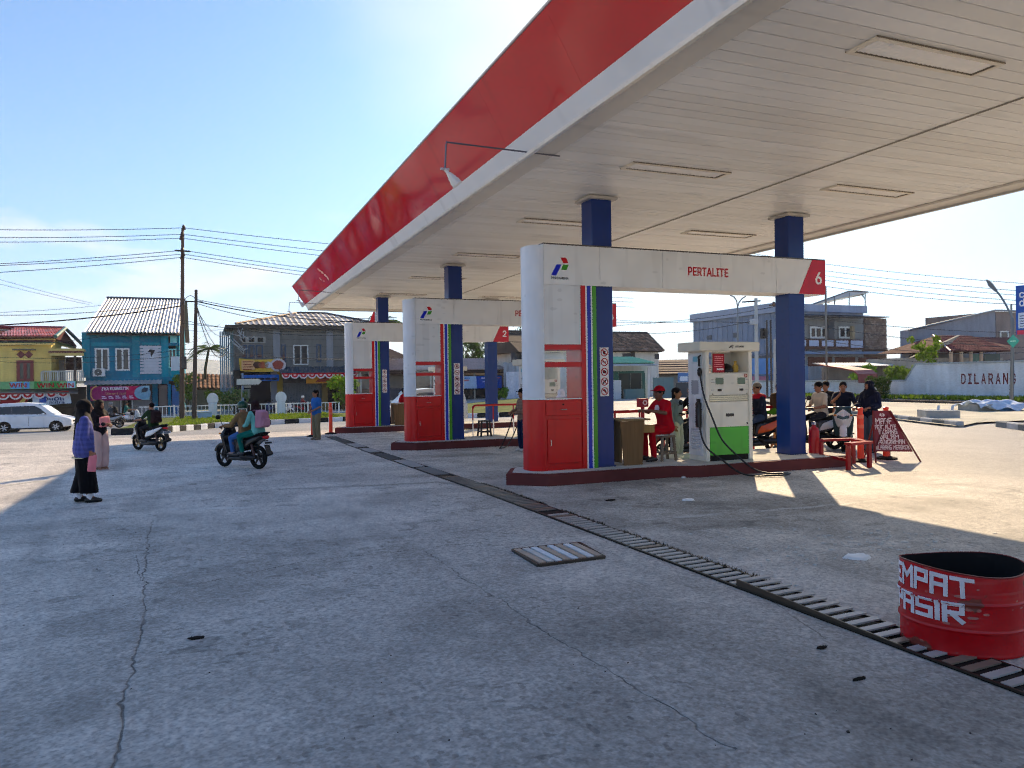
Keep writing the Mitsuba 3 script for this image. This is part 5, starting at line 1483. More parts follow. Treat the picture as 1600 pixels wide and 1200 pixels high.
def bush(name, label, base, w, h, n, size, seed, col=(70, 96, 36), d=None, group=None):
    r = np.random.default_rng(seed)
    b = np.array(base, float)
    t = thing(name, label, 'bush', group)
    cs = [b + [r.uniform(-1, 1) * w * 0.4, r.uniform(-1, 1) * (d or w) * 0.4, h * r.uniform(0.25, 0.75)] for _ in range(9)]
    part(t, 'foliage', leaf_cloud(cs, [min(w, h) * r.uniform(0.22, 0.4) for _ in cs], n, size, seed), col, 'leaf')
    part(t, 'stem', cat(*[tube([b - [0, 0, .1], c], [0.04, 0.012], 5) for c in cs[:5]]), (84, 70, 50), 'matte')
    return t


def palm(label, base, h, seed, n=16, L=3.2):
    r = np.random.default_rng(seed)
    b = np.array(base, float)
    t = thing('palm_tree', label, 'palm')
    top = b + [0.5, 0.2, h]
    part(t, 'trunk', tube([b - [0, 0, .3], b + [0.1, 0, h * 0.5], top], [0.2, 0.15, 0.12], 8), (112, 98, 80), 'matte', 50)
    vs, fs = [], []
    for i in range(n):
        a, up = i * 2.4, r.uniform(-0.25, 1.25)
        u = np.linspace(0, 1, 9)
        d = np.array([math.cos(a), math.sin(a), 0])
        spine = top + d * (L * (1.0 - 0.25 * abs(up)) * u[:, None]) + np.array([0, 0, 1]) * (L * (up * u - (0.62 + up * 0.55) * u ** 2))[:, None]
        sd = np.array([-d[1], d[0], 0])
        for k in range(1, 9):
            for s in (-1, 1):
                for j in range(3):
                    p = spine[k - 1] + (spine[k] - spine[k - 1]) * j / 3
                    l = L * 0.28 * (1 - abs(u[k] - 0.45) * 1.1)
                    q = len(vs)
                    vs += [p, p + d * 0.16, p + sd * s * l + d * l * 0.5 + [0, 0, -0.35 * l]]
                    fs.append((q, q + 1, q + 2))
    part(t, 'crown', (np.array(vs), np.array(fs)), (84, 104, 44), 'leaf')


palm('coconut palm with drooping fronds between the teal and the grey shop houses', (0.007,92.000,1.306), 4.4, 3, 18, 2.7)
palm('coconut palm rising behind the low roof left of the second blue column', (22.226,100.000,1.320), 8.5, 8, 18, 3.8)
bush('bush', 'bright green bush behind the fence between the two utility poles', (-1.388,70.000,-0.474), 1.5, 3.6, 900, 0.16, 11, (104, 126, 46))
bush('bush', 'low leafy bush by the left corner of the grey shop house', (2.379,71.000,-0.895), 2.0, 2.4, 800, 0.15, 12, (104, 126, 66))
bush('bush', 'leafy green shrub at the end of the grey shutter, left of the farthest island', (9.716,58.000,-0.398), 1.9, 3.0, 1100, 0.15, 13, (100, 132, 40))
bush('bush', 'yellow green bush under the low tiled roof right of the poles', (0.362,74.000,0.047), 2.6, 1.2, 700, 0.16, 14, (120, 134, 50))
bush('bush', 'small green plant on the verge behind the blue column of the farthest island', (24.785,64.000,-0.142), 1.7, 1.2, 500, 0.14, 15, (96, 130, 40))
for i, (px, py, Yd, hgt, spr, lab) in enumerate(((740, 600, 95, 7.5, 3.4, 'dark tree behind the low shops left of the second blue column'), (800, 600, 90, 8.6, 4.0, 'tall loose tree behind the pale corrugated wall between the islands'), (826, 600, 104, 8.0, 3.2, 'thin tree beside the black water tank'), (690, 600, 110, 7.0, 4.0, 'far tree seen above the far roofs'))):
    b = {740: (32.697,95.000,-0.112), 800: (36.189,90.000,-0.119), 826: (45.239,104.000,-0.478), 690: (33.253,110.000,-0.022)}[px]
    tree('tree', lab, b, hgt, spr, 1500, 0.26, 40 + i, (56, 78, 34))

# low tiled house between teal and grey shop houses
h = thing('house', 'low house with a brown tiled roof behind the palm, between the two shop houses', 'house')
a, b = (-0.957,90.000,2.247), (2.123,90.000,1.352)
part(h, 'wall', fbox((a[0] - 1, 90, 1.2), (b[0] + 2, 90, -1.3), 0, 5), (150, 140, 126), 'matte')
rf = part(h, 'roof', hull([(a[0] - 1.5, 89, 1.3), (b[0] + 2.5, 89, 1.0), (a[0] - 0.5, 94, 2.9), (b[0] + 2.5, 94, 2.3), (a[0] - 1.5, 89, 1.1), (b[0] + 2.5, 97, 0.8)]), (104, 74, 60), 'matte')
for r_ in range(5):
    for c_ in range(16):
        xa = a[0] - 1.5 + c_ * (b[0] - a[0] + 4) / 16
        y_, z_ = 89 + r_, 1.34 + r_ * 0.31 - 0.02 * c_
        part(rf, 'tile', hull([(xa, y_ - 0.1, z_ + 0.02), (xa + 0.42, y_ - 0.1, z_ + 0.02), (xa + 0.2, y_ - 0.1, z_ + 0.12), (xa, y_ + 0.98, z_ + 0.33), (xa + 0.42, y_ + 0.98, z_ + 0.33), (xa + 0.2, y_ + 0.98, z_ + 0.40)]), RNG.choice([(124, 84, 66), (108, 74, 60), (136, 98, 80)]), 'matte')

# ------------------------------------------------------------------ shops seen between the islands
h = thing('shop_row', 'low shop with a corrugated awning and dark front behind the two far islands', 'shop')
ya = 72.0
x0_, x1_ = 13.543, 29.321
part(h, 'wall', box((x0_, ya, -1.3), (x1_, ya + 0.3, 2.2)), (120, 112, 102), 'matte')
part(h, 'roof', corrugated(x0_, x1_, (70.6, 2.766), (79, 4.092), 60, 0.06), (150, 132, 124), 'sheet', 50)
part(h, 'upper_wall', box((x0_, 79.1, 0), (x1_, 79.4, 4.092 - 0.1)), (130, 120, 112), 'matte')
part(h, 'awning_edge', box((x0_, 70.45, 2.385), (x1_, 70.6, 2.702)), (66, 50, 44), 'matte')
for k in range(7):
    xa = x0_ + (x1_ - x0_) * k / 7
    part(h, 'shopfront', box((xa + 0.15, ya - 0.1, -1.2), (xa + (x1_ - x0_) / 7 - 0.15, ya - 0.02, 1.0)), RNG.choice([(22, 34, 60), (40, 36, 34), (26, 30, 36), (90, 60, 40)]), 'paint')
    part(h, 'post', box((xa - 0.07, 70.7, -1.2), (xa + 0.07, 70.84, 2.578)), (160, 160, 150), 'paint')
h2 = thing('house', 'house with a dark brown tiled roof behind the farthest island', 'house')
a, b = (19.143,90.000,5.985), (24.008,90.000,4.437)
part(h2, 'wall', box((a[0] - 3, 90, -1.3), (b[0] + 1, 95, 3.279)), (196, 186, 166), 'matte')
part(h2, 'roof', hull([(a[0] - 3.5, 89, 3.262), (b[0] + 2, 89, 3.262), (a[0] - 1, 93, 5.732), (b[0] - 2.5, 93, 5.732), (a[0] - 3.5, 97, 2.5), (b[0] + 2, 97, 2.5)]), (86, 66, 58), 'matte')
t = thing('shop_banner', 'wide blue and white printed banner behind the blue column of the second island', 'banner')
a, b = (22.933,70.200,2.086), (27.478,70.200,0.883)
W, Hh = b[0] - a[0], a[2] - b[2]
part(t, 'cloth', fbox(a, b, 0.02), (40, 84, 178), 'cloth')
part(t, 'pale_end', hull([(a[0], 70.14, a[2]), (a[0] + 0.40 * W, 70.14, a[2]), (a[0] + 0.30 * W, 70.14, (a[2] + b[2]) / 2), (a[0] + 0.42 * W, 70.14, b[2]), (a[0], 70.14, b[2]), (a[0], 70.16, b[2]), (a[0] + 0.4 * W, 70.16, a[2])]), (170, 196, 222), 'cloth')
for u, v, w_, c in ((0.06, 0.8, 0.2, (40, 110, 180)), (0.08, 0.62, 0.16, (190, 90, 90)), (0.52, 0.78, 0.2, (220, 226, 236)), (0.55, 0.5, 0.3, (160, 186, 226)), (0.6, 0.3, 0.25, (160, 186, 226)), (0.82, 0.8, 0.14, (200, 120, 120))):
    part(t, 'print', box((a[0] + u * W, 70.12, b[2] + v * Hh), (a[0] + (u + w_) * W, 70.135, b[2] + (v + 0.09) * Hh)), c, 'flat')
h = thing('shed', 'pale corrugated shed hung with a white cloth, right of the far blue column', 'shed')
a, b = (26.064,66.000,3.338), (29.354,66.000,-1.209)
for k in range(8):
    xa = a[0] + (b[0] - a[0]) * k / 8
    part(h, 'sheet', box((xa + 0.02, 66 - 0.05 * (k % 2), -1.2), (xa + (b[0] - a[0]) / 8 - 0.01, 66.1, a[2] - 0.1 * (k % 3))), RNG.choice([(166, 172, 178), (150, 156, 164), (178, 182, 186)]), 'sheet')
part(h, 'cloth_sheet', quadgrid(lambda u, v: (a[0] + 0.1 + (b[0] - a[0]) * 0.7 * u, 65.7 + 0.12 * np.sin(u * 14) * (1 - v), -0.9 + (a[2] - 0.9 + 0.9) * v), 30, 4), (216, 214, 220), 'cloth', True)
part(h, 'notice', box((a[0] + 1.9, 65.5, 0.2), (a[0] + 2.6, 65.52, 1.5)), (190, 200, 216), 'paint')
part(h, 'teal_door', box((b[0] - 0.9, 65.6, -1.1), (b[0] - 0.3, 65.7, 1.9)), (24, 110, 140), 'paint')
t = thing('water_tank', 'round black plastic water tank standing on the shed roof between the islands', 'tank')
c = (27.998,67.500,3.988)
part(t, 'tank', (lambda m: (m[0] + np.array([c[0], 67.5, c[2] - 0.6]), m[1]))(lathe([(0.001, 0), (0.55, 0), (0.56, 0.35), (0.53, 0.4), (0.56, 0.45), (0.55, 0.95), (0.22, 1.15), (0.22, 1.3), (0.001, 1.3)], 18)), (50, 56, 66), 'paint', 40)
part(t, 'stand', box((c[0] - 0.6, 66.9, 0), (c[0] + 0.6, 68.1, c[2] - 0.605)), (150, 150, 146), 'matte')

# ------------------------------------------------------------------ houses behind the near island
h = thing('house', 'white house with a large hipped roof of mottled brown tiles behind the green awning', 'house')
Yh = 66.0
a, b = (36.377,66.000,3.991), (43.445,66.000,3.130)
ez = 4.343
rz_ = 6.485
rx = 44.340
part(h, 'wall', box((a[0] - 8, Yh, -0.5), (b[0] - 0.3, Yh + 9, ez + 0.02)), (206, 204, 196), 'matte')
re_ = 43.240
rf = part(h, 'roof', hull([(a[0] - 9, 65.3, ez - 0.05), (re_, 65.3, ez - 0.05), (a[0] - 9, 70, rz_ - 0.06), (rx, 70, rz_ - 0.06), (a[0] - 9, 75, ez), (re_, 75, ez)]), (84, 72, 62), 'matte')
nr = 12
for r_ in range(nr):
    t0_, t1_ = r_ / nr, (r_ + 1) / nr
    xr_ = re_ + (rx - re_) * t1_
    nc = 24
    xl_ = a[0] - 0.4
    for c_ in range(nc):
        xa = xl_ + (xr_ - xl_) * c_ / nc
        xb = xl_ + (xr_ - xl_) * (c_ + 1) / nc - 0.03
        y0_, y1_ = 65.2 + 4.8 * t0_ - 0.05, 65.2 + 4.8 * t1_
        z0_, z1_ = ez + (rz_ - ez) * t0_, ez + (rz_ - ez) * t1_
        j = RNG.uniform(-0.02, 0.03)
        part(rf, 'tile', hull([(xa, y0_, z0_ + 0.02 + j), (xb, y0_, z0_ + 0.02 + j), ((xa + xb) / 2, y0_, z0_ + 0.11 + j), (xa, y1_, z1_ + 0.02), (xb, y1_, z1_ + 0.02), ((xa + xb) / 2, y1_, z1_ + 0.08)]), RNG.choice([(112, 92, 80), (90, 76, 68), (136, 116, 104), (76, 66, 60), (124, 96, 78)]), 'matte')
part(rf, 'ridge', tube([(a[0] - 9, 70, rz_ + 0.05), (rx, 70, rz_ + 0.05), (re_, 65.2, ez + 0.1)], 0.12, 6), (88, 80, 74), 'matte')
w = fbox((39.826,66.000,4.504), (40.338,66.000,3.793), 0.05)
part(h, 'window', w, (40, 30, 28), 'paint')
for px in (0, 1, 2):
    c = ((39.149,66.000,3.924), (39.519,66.000,3.923), (42.917,66.000,3.854))[px]
    part(h, 'vent', box((c[0] - 0.25, 65.94, c[2] - 0.25), (c[0] + 0.25, 65.99, c[2] + 0.25)), (50, 52, 60), 'paint')
h = thing('kiosk', 'green shop with a patched corrugated awning and dark glass doors behind the seated attendant', 'shop')
Yk = 58.0
a, b = (31.764,58.000,2.772), (36.705,58.000,-1.157)
part(h, 'wall', box((a[0], Yk, -0.6), (b[0], Yk + 5, 2.810)), (190, 196, 186), 'matte')
part(h, 'awning', corrugated(a[0] - 0.3, 36.207, (55.5, 2.765), (58.4, 3.103), 26, 0.05), (178, 184, 188), 'sheet', 50)
part(h, 'green_sheet', corrugated(a[0] - 0.3, 36.343, (56.2, 2.997), (60, 3.609), 18, 0.07), (120, 176, 146), 'sheet', 50)
for pa, pb, c, m in (((33.221,58.000,2.313), (33.754,58.000,-0.848), (24, 92, 80), 'paint'), ((33.800,58.000,2.308), (36.353,58.000,2.114), (24, 92, 80), 'paint'), ((36.088,58.000,2.117), (36.442,58.000,-0.920), (20, 84, 76), 'paint'), ((33.798,58.000,2.139), (34.920,58.000,-1.107), (30, 50, 50), 'gloss'), ((34.968,58.000,2.128), (36.040,58.000,-1.138), (24, 40, 42), 'gloss')):
    part(h, 'door_frame' if c[0] < 25 and m == 'paint' else 'glass_door', fbox(pa, pb, 0.06 if m == 'paint' else 0.03, 0.0), c, m)
part(h, 'post', cyl((35.553, 56, -0.6), (35.553, 56, 2.595), 0.1, 8), (210, 208, 204), 'paint')
for k, (pa, pb, c) in enumerate((((32.574,57.000,1.532), (33.253,57.000,0.414), (196, 200, 200)), ((32.559,57.000,0.538), (33.237,57.000,-0.694), (186, 194, 200)), ((33.640,57.000,0.740), (35.550,57.000,-0.980), (80, 116, 120)))):
    part(h, 'goods', fbox(pa, pb, 0.3), c, 'paint')
h = thing('house', 'low house with a long dark tiled roof, right of the green shop', 'house')
a, b = (43.101,68.000,2.911), (48.550,68.000,1.980)
part(h, 'wall', box((a[0], 68, -0.5), (b[0] + 4, 74, 1.947)), (120, 122, 118), 'matte')
part(h, 'roof', hull([(a[0], 67.4, 1.878), (b[0] + 4, 67.4, 2.012), (a[0], 72, 3.543), (b[0] + 4, 72, 3.751), (a[0], 75, 2), (b[0] + 4, 75, 2)]), (98, 84, 74), 'matte')
for r_ in range(6):
    xa, xb = a[0], b[0] + 4
    part(h, 'tile_course', hull([(xa, 67.3 + 0.77 * r_, 1.945 + 0.1 + (0.262 * r_)), (xb, 67.3 + 0.77 * r_, 1.945 + 0.12 + 0.262 * r_), (xa, 68.0 + 0.77 * r_, 1.945 + 0.33 + 0.262 * r_), (xb, 68.0 + 0.77 * r_, 1.945 + 0.35 + 0.262 * r_), (xa, 67.3 + 0.77 * r_, 1.945 + 0.18 + 0.262 * r_), (xb, 67.3 + 0.77 * r_, 1.945 + 0.2 + 0.262 * r_)]), RNG.choice([(110, 92, 80), (92, 78, 70), (122, 104, 92)]), 'matte')
t = thing('shop_sign', 'blue and white lit shop sign behind the near dispenser', 'sign')
part(t, 'panel', fbox((39.260,57.000,2.130), (40.686,57.000,1.250), 0.1), (90, 126, 176), 'flat')
part(t, 'picture', fbox((39.320,56.800,1.784), (40.133,56.800,1.372), 0.05), (210, 220, 230), 'flat')
part(t, 'stall', fbox((39.316,57.400,1.212), (41.633,57.400,-1.276), 0.1), (50, 62, 70), 'paint')
part(t, 'stall_goods', fbox((36.897,57.400,1.703), (39.011,57.400,-0.972), 0.1), (96, 126, 130), 'paint')

# ------------------------------------------------------------------ big blue-grey building
h = thing('apartment_building', 'large building with blue grey metal side, balconies and rooftop frame behind the near column', 'building')
Yb = 70.0
GREY = (124, 138, 156)
XS = 63.380
YBK = 88.166
ZT, ZE = 10.422, 9.294
part(h, 'side_wall', box((XS, Yb, -0.5), (XS + 0.4, YBK, ZE)), GREY, 'matte', label='long blue grey metal side')
part(h, 'side_fascia', box((XS - 0.35, Yb - 0.2, ZE + 0.003), (XS + 0.4, YBK + 0.3, ZT)), (140, 152, 170), 'paint')
for k in range(18):
    yk_ = Yb + 0.6 + (YBK - Yb - 1) * k / 17
    part(h, 'wall_rib', box((XS - 0.06, yk_, 1.0), (XS - 0.002, yk_ + 0.14, ZE - 0.01)), (112, 126, 146), 'paint')
part(h, 'ledge', box((XS - 0.6, Yb, 4.104), (XS - 0.003, YBK, 4.405)), (84, 98, 118), 'paint')
for k in range(3):
    yk_ = Yb + 3 + 5.5 * k
    part(h, 'side_window', box((XS - 0.08, yk_, ZE - 2.6), (XS - 0.003, yk_ + 1.0, ZE - 2.0)), (60, 70, 82), 'paint')
part(h, 'front_wall', fbox((63.445,70.000,9.445), (75.505,70.000,0.532), 0.0, 10), (150, 160, 168), 'matte')
part(h, 'parapet', fbox((62.865,69.400,10.124), (75.507,69.400,9.261), 0.0, 0.5), (146, 160, 178), 'matte')
part(h, 'eave', fbox((61.942,68.400,8.827), (74.933,68.400,8.852), 0.0, 1.5), (96, 128, 168), 'paint')
part(h, 'eave_edge', fbox((62.029,68.500,8.595), (74.831,68.500,8.626), 0.0, 1.3), (60, 62, 66), 'paint')
part(h, 'balcony_back', fbox((63.387,69.900,8.383), (75.371,69.900,6.064), 0.0, 0.05), (130, 134, 132), 'matte')
for a_, b_, n_ in (((66.759,69.800,7.520), (69.414,69.800,6.093), 3), ((71.252,69.800,7.581), (73.386,69.800,6.123), 2)):
    window(h, a_, b_, (210, 212, 206), nx=n_, frame=0.22, front=0.08)
part(h, 'balcony_pier', fbox((69.250,69.300,8.437), (70.115,69.300,5.994), 0.0, 0.4), (80, 84, 88), 'matte')
part(h, 'balcony_pier', fbox((72.986,69.300,7.647), (73.374,69.300,6.017), 0.0, 0.4), (150, 138, 110), 'matte')
part(h, 'balcony_frame', fbox((62.443,69.000,5.961), (74.486,69.000,4.761), 0.0, 0.3), (92, 66, 54), 'matte')
for a_, b_ in (((65.826,68.950,5.832), (67.276,68.950,5.123)), ((67.777,68.950,5.845), (69.549,68.950,5.131)), ((69.959,68.950,5.821), (71.867,68.950,5.101)), ((72.285,68.950,5.836), (74.228,68.950,4.953)), ((62.678,68.950,5.849), (65.333,68.950,5.116))):
    part(h, 'balcony_panel', fbox(a_, b_, 0.06), (176, 190, 210), 'paint')
part(h, 'brick_wing', fbox((75.674,70.000,8.683), (79.362,70.000,0.473), 0.0, 9), (112, 96, 84), 'matte')
ca, cb = (75.727,70.000,8.684), (79.424,70.000,4.812)
nr, nc = 14, 12
for r_ in range(nr):
    for c_ in range(nc):
        w_ = (cb[0] - ca[0]) / nc
        xa = ca[0] + (c_ + (0.5 if r_ % 2 else 0)) * w_
        if xa + w_ > cb[0] + 0.01:
            continue
        hh = (ca[2] - cb[2]) / nr
        part(h, 'brick', box((xa + 0.02, Yb - 0.03, cb[2] + r_ * hh + 0.02), (xa + w_ - 0.02, Yb - 0.002, cb[2] + (r_ + 1) * hh - 0.02)), RNG.choice([(140, 122, 108), (126, 108, 96), (150, 134, 120), (116, 102, 92)]), 'matte')
part(h, 'brick_base', fbox((75.242,69.700,4.792), (79.297,69.700,4.559), 0.0, 0.4), (66, 52, 44), 'matte')
part(h, 'brick_roof', fbox((74.981,69.500,8.906), (79.347,69.500,8.788), 0.0, 8), (150, 152, 156), 'metal')
part(h, 'lower_eave', fbox((61.517,68.000,4.475), (78.636,68.000,4.178), 0.0, 1.5), (110, 140, 176), 'paint')
for a_, b_ in (((66.603,70.000,3.872), (70.371,70.000,2.780)), ((70.792,70.000,3.864), (74.073,70.000,3.071)), ((74.606,70.000,3.857), (77.669,70.000,3.053))):
    part(h, 'shutter', fbox(a_, b_, 0.05), (96, 52, 46), 'paint')
for a_, b_, c in (((56.434,68.000,3.684), (62.130,68.000,1.911), (96, 150, 206)), ((56.405,68.000,1.683), (58.899,68.000,0.788), (196, 120, 136)), ((58.914,68.000,1.799), (61.272,68.000,0.313), (60, 120, 170)), ((62.236,68.000,2.790), (64.657,68.000,0.848), (90, 130, 170))):
    part(h, 'shop_sign', fbox(a_, b_, 0.1), c, 'paint')
# rooftop frame with a sloping sheet
rfm = [tube([(68.597,72.000,10.208), (75.252,72.000,12.218)], 0.08, 5), tube([(75.252,72.000,12.218), (78.483,72.000,12.237)], 0.08, 5), tube([(75.430,76.000,11.252), (82.149,76.000,12.455)], 0.07, 5)]
for a_, b_ in (((75.356,72.000,12.060), (75.332,72.000,10.368)), ((78.046,72.000,12.142), (78.019,72.000,10.269)), ((72.923,72.000,11.428), (72.909,72.000,10.470)), ((79.433,74.000,12.323), (78.033,72.000,11.246))):
    rfm.append(tube([a_, b_], 0.07, 5))
for k in range(9):
    u = k / 8
    p0_, p1_ = np.array((68.597,72.000,10.208)), np.array((75.252,72.000,12.218))
    q0_, q1_ = np.array((73.799,76.000,10.711)), np.array((82.841,76.000,12.647))
    rfm.append(tube([p0_ + (p1_ - p0_) * u, q0_ + (q1_ - q0_) * u], 0.05, 4))
part(h, 'rooftop_frame', cat(*rfm), (120, 124, 126), 'metal')
part(h, 'rooftop_sheet', hull([(68.800,72.000,10.291), (75.253,72.000,12.299), (78.592,72.000,12.199), (75.428,76.000,11.085), (83.073,76.000,12.740), (68.799,72.000,10.229), (75.252,72.000,12.218)]), (170, 176, 178), 'metal')

# ------------------------------------------------------------------ grey gable building and red tiled house at the right
h = thing('warehouse', 'grey building with a high sloping roof line behind the red tiled house at the right', 'building')
Yw = 58.0
part(h, 'gable_wall', prism([(69.093, -0.3), (69.093, 6.323), (82.312, 8.666), (82.417, -0.3)][::-1], Yw, Yw + 1.2, 'y'), (140, 144, 152), 'matte')
part(h, 'roof_edge', tube([(68.711,57.800,6.305), (82.029,57.800,8.678), (91.289,57.800,8.653)], 0.12, 6), (150, 152, 152), 'metal')
part(h, 'front_wall', fbox((82.469,58.000,8.562), (96.131,58.000,0.227), 0.0, 9), (136, 122, 114), 'matte')
part(h, 'ground_plinth', box((68.907, 57.6, -0.3), (71.730, 57.95, 4.703)), (120, 118, 110), 'matte')
window(h, (82.875,57.900,6.404), (84.344,57.900,5.117), (210, 212, 208), nx=1, frame=0.2)
h = thing('house', 'house with a dark red tiled roof and columned porch behind the painted wall', 'house')
Yr = 52.0
ex0, ex1 = 65.506, 74.300
ez = 3.859
rz_ = 5.571
rx0, rx1 = 68.779, 76.533
part(h, 'gable', prism([(62.119, ez - 0.6), (ex0 + 0.5, ez - 0.1), (rx0, rz_ - 0.1)], 52.0, 52.3, 'y'), (150, 142, 128), 'matte')
part(h, 'wall', box((61.770, 52.31, -0.3), (ex1 + 1, 57, ez - 0.62)), (160, 152, 138), 'matte')
rf = part(h, 'roof', hull([(ex0, 50.6, ez - 0.05), (ex1, 50.6, ez - 0.05), (rx0, 55, rz_ - 0.08), (rx1 + 4, 55, rz_ - 0.08), (ex0, 59, ez), (ex1 + 4, 59, ez)]), (86, 40, 42), 'matte')
nr, nc = 9, 20
for r_ in range(nr):
    t0_, t1_ = r_ / nr, (r_ + 1) / nr
    xl_, xr_ = ex0 + (rx0 - ex0) * t0_, ex1 + (rx1 - ex1) * 0.0
    for c_ in range(nc):
        xa, xb = xl_ + (xr_ - xl_) * c_ / nc, xl_ + (xr_ - xl_) * (c_ + 1) / nc - 0.03
        y0_, y1_ = 50.5 + 4.5 * t0_ - 0.04, 50.5 + 4.5 * t1_
        z0_, z1_ = ez + (rz_ - ez) * t0_, ez + (rz_ - ez) * t1_
        part(rf, 'tile', hull([(xa, y0_, z0_ + 0.02), (xb, y0_, z0_ + 0.02), ((xa + xb) / 2, y0_, z0_ + 0.1), (xa, y1_, z1_ + 0.02), (xb, y1_, z1_ + 0.02), ((xa + xb) / 2, y1_, z1_ + 0.06)]), RNG.choice([(112, 48, 50), (96, 42, 46), (124, 60, 60), (88, 40, 44)]), 'matte')
part(rf, 'barge', tube([(ex0 - 0.1, 50.5, ez), (rx0, 55, rz_ + 0.05)], 0.08, 5), (200, 196, 190), 'paint')
for px in (0, 1, 2, 3):
    c = ((65.883,50.800,3.135), (67.273,50.800,3.132), (70.026,50.800,3.125), (68.596,50.800,3.128))[px]
    part(h, 'porch_column', cyl((c[0], 50.8, -0.3), (c[0], 50.8, ez - 0.1), 0.16, 10), (190, 160, 130), 'matte')
part(h, 'door', fbox((70.675,52.200,3.611), (71.668,52.200,2.396), 0.05), (30, 100, 88), 'paint')
part(h, 'door', fbox((72.334,52.200,3.611), (74.666,52.200,2.377), 0.05), (20, 60, 56), 'paint')
part(h, 'dark_bay', fbox((67.882,52.200,3.612), (68.937,52.200,2.414), 0.05), (70, 46, 40), 'paint')

# ------------------------------------------------------------------ painted boundary wall
XW = 44.0
t = thing('boundary_wall', 'long pale blue plastered boundary wall with dark red block letters', 'wall')
yl = 37.303
yl2 = 36.497
zl, zh = 1.224, 2.335
part(t, 'plaster', prism([(10, -0.4), (10, zh), (yl2, zh), (yl, zl), (56, zl), (56, -0.4)][::-1], XW, XW + 0.25, 'x'), (204, 214, 222), 'matte')
cp = [(10, zh), (yl2, zh), (yl, zl), (56, zl)]
for (ya_, za_), (yb_, zb_) in zip(cp[:-1], cp[1:]):
    part(t, 'coping', hull([(XW + dx, q, z + dz) for q, z in ((ya_, za_), (yb_, zb_)) for dx in (-0.08, 0.33) for dz in (0.002, 0.1)]), (160, 172, 176), 'matte')
part(t, 'plinth', box((XW - 0.06, 10, -0.4), (XW - 0.002, 56, 0.22)), (198, 208, 218), 'matte')
yk = 33.24
for ch in 'DILARANG MEROKOK':
    if ch != ' ':
        v, f = text(ch, 0.62, 0.006, True, center=False)
        v = np.array(v)
        v[:, 0] = (v[:, 0] - v[:, 0].min()) * (0.30 / np.ptp(v[:, 0]) if ch != 'I' else 0.75)
        wv = np.ptp(v[:, 0])
        part(t, 'letter', (np.stack([XW - 0.001 + v[:, 1], yk - v[:, 0], 1.06 + v[:, 2]], 1), f), (96, 22, 34), 'flat')
        yk -= wv + 0.155
    else:
        yk -= 0.42
# strip of grass, pavement and kerbs in front of the wall
struct('grass_strip', quadgrid(lambda u, v: (XW - 0.1 - 3.4 * u, 8 + 46 * v, terrain(XW - 3.4 * u, 8 + 46 * v) + 0.06 + 0 * u), 6, 30), (80, 96, 40), 'grass', True)
struct('grass', tufts(1500, lambda r: (XW - 0.3 - 2.2 * r.uniform(0, 1) ** 2, r.uniform(24, 47)), 0.12, 0.34, 9, 0.05), (112, 140, 40), 'leaf', kind='stuff')
pv = [(28.193,28.690,0.030), (26.747,25.521,0.030), (25.160,21.937,0.030), (23.452,18.492,0.030), (22.913,17.371,0.030), (25.383,18.508,0.030), (30.415,17.915,0.030)]
back = [(40.4, q) for q in (52, 46, 41, 36, 32, 28, 16)]
struct('pavement', strip(pv, back, 0.07, 30), (196, 186, 158), 'matte', True)
kerb_run([(31.133,33.849,0.000), (27.213,25.966,-0.000), (25.599,22.319,0.000), (24.015,18.936,0.000), (23.313,17.674,0.000)], 0, 'kerb', h=0.2, w=0.25, cols=((96, 104, 108), (150, 156, 160)), step=0.9)
kerb_run([(24.432,17.100,0.000), (23.329,15.562,0.000), (21.767,13.474,0.000)], 0, 'kerb', h=0.2, w=0.25, cols=((110, 116, 118), (176, 180, 182)), step=0.9)
kerb_run([(40.2, 50), (40.3, 40), (40.2, 32), (39.0, 24)], 0, 'kerb', h=0.22, w=0.4, cols=((52, 48, 46), (62, 58, 54)), step=2.0)
t = thing('planter_box', 'low grey concrete planter with two short stubs, on the pavement before the painted wall', 'planter')
a, b = (26.044,21.369,-0.050), (26.983,20.669,-0.050)
part(t, 'body', bar_between(np.array(a), np.array(b), 1.3, 0.0, 0.36), (150, 154, 154), 'matte')
for s in (0.5, 0.92):
    p = np.array(a) + (np.array(b) - np.array(a)) * s
    part(t, 'stub', tube([p + [0, 0, 0.34], p + [0.1, 0.05, 0.52]], 0.05, 6), (196, 198, 196), 'paint')
t = thing('covered_heap', 'low heap of blocks covered by a crumpled pale blue tarpaulin at the right', 'heap')
a, b = np.array((31.210,23.289,-0.050)), np.array((33.212,22.428,-0.050))
part(t, 'blocks', bar_between(a, a + (b - a) * 0.42, 1.5, 0, 0.42), (140, 146, 146), 'matte')
part(t, 'blue_side', bar_between(a + (b - a) * 0.43, a + (b - a) * 0.82, 1.6, 0, 0.40), (70, 126, 186), 'cloth')
r = np.random.default_rng(4)


def heap(u, v):
    d = (b - a) / np.linalg.norm(b - a)
    n_ = np.array([-d[1], d[0]])
    L = np.linalg.norm(b - a)
    x, w_ = -0.1 + u * (L + 0.3), (v - 0.5) * 2.3
    z = 0.44 - 0.5 * np.clip(np.abs(v - 0.5) * 2 - 0.6, 0, 1) - 0.5 * np.clip(u - 0.8, 0, 1) * 2 + 0.09 * np.sin(u * 17 + v * 6) + 0.06 * np.sin(v * 19 + u * 9)
    return a[0] + d[0] * x + n_[0] * w_, a[1] + d[1] * x + n_[1] * w_, np.maximum(z, 0.0) - 0.03


part(t, 'tarpaulin', quadgrid(heap, 40, 24), (176, 194, 212), 'cloth', True)
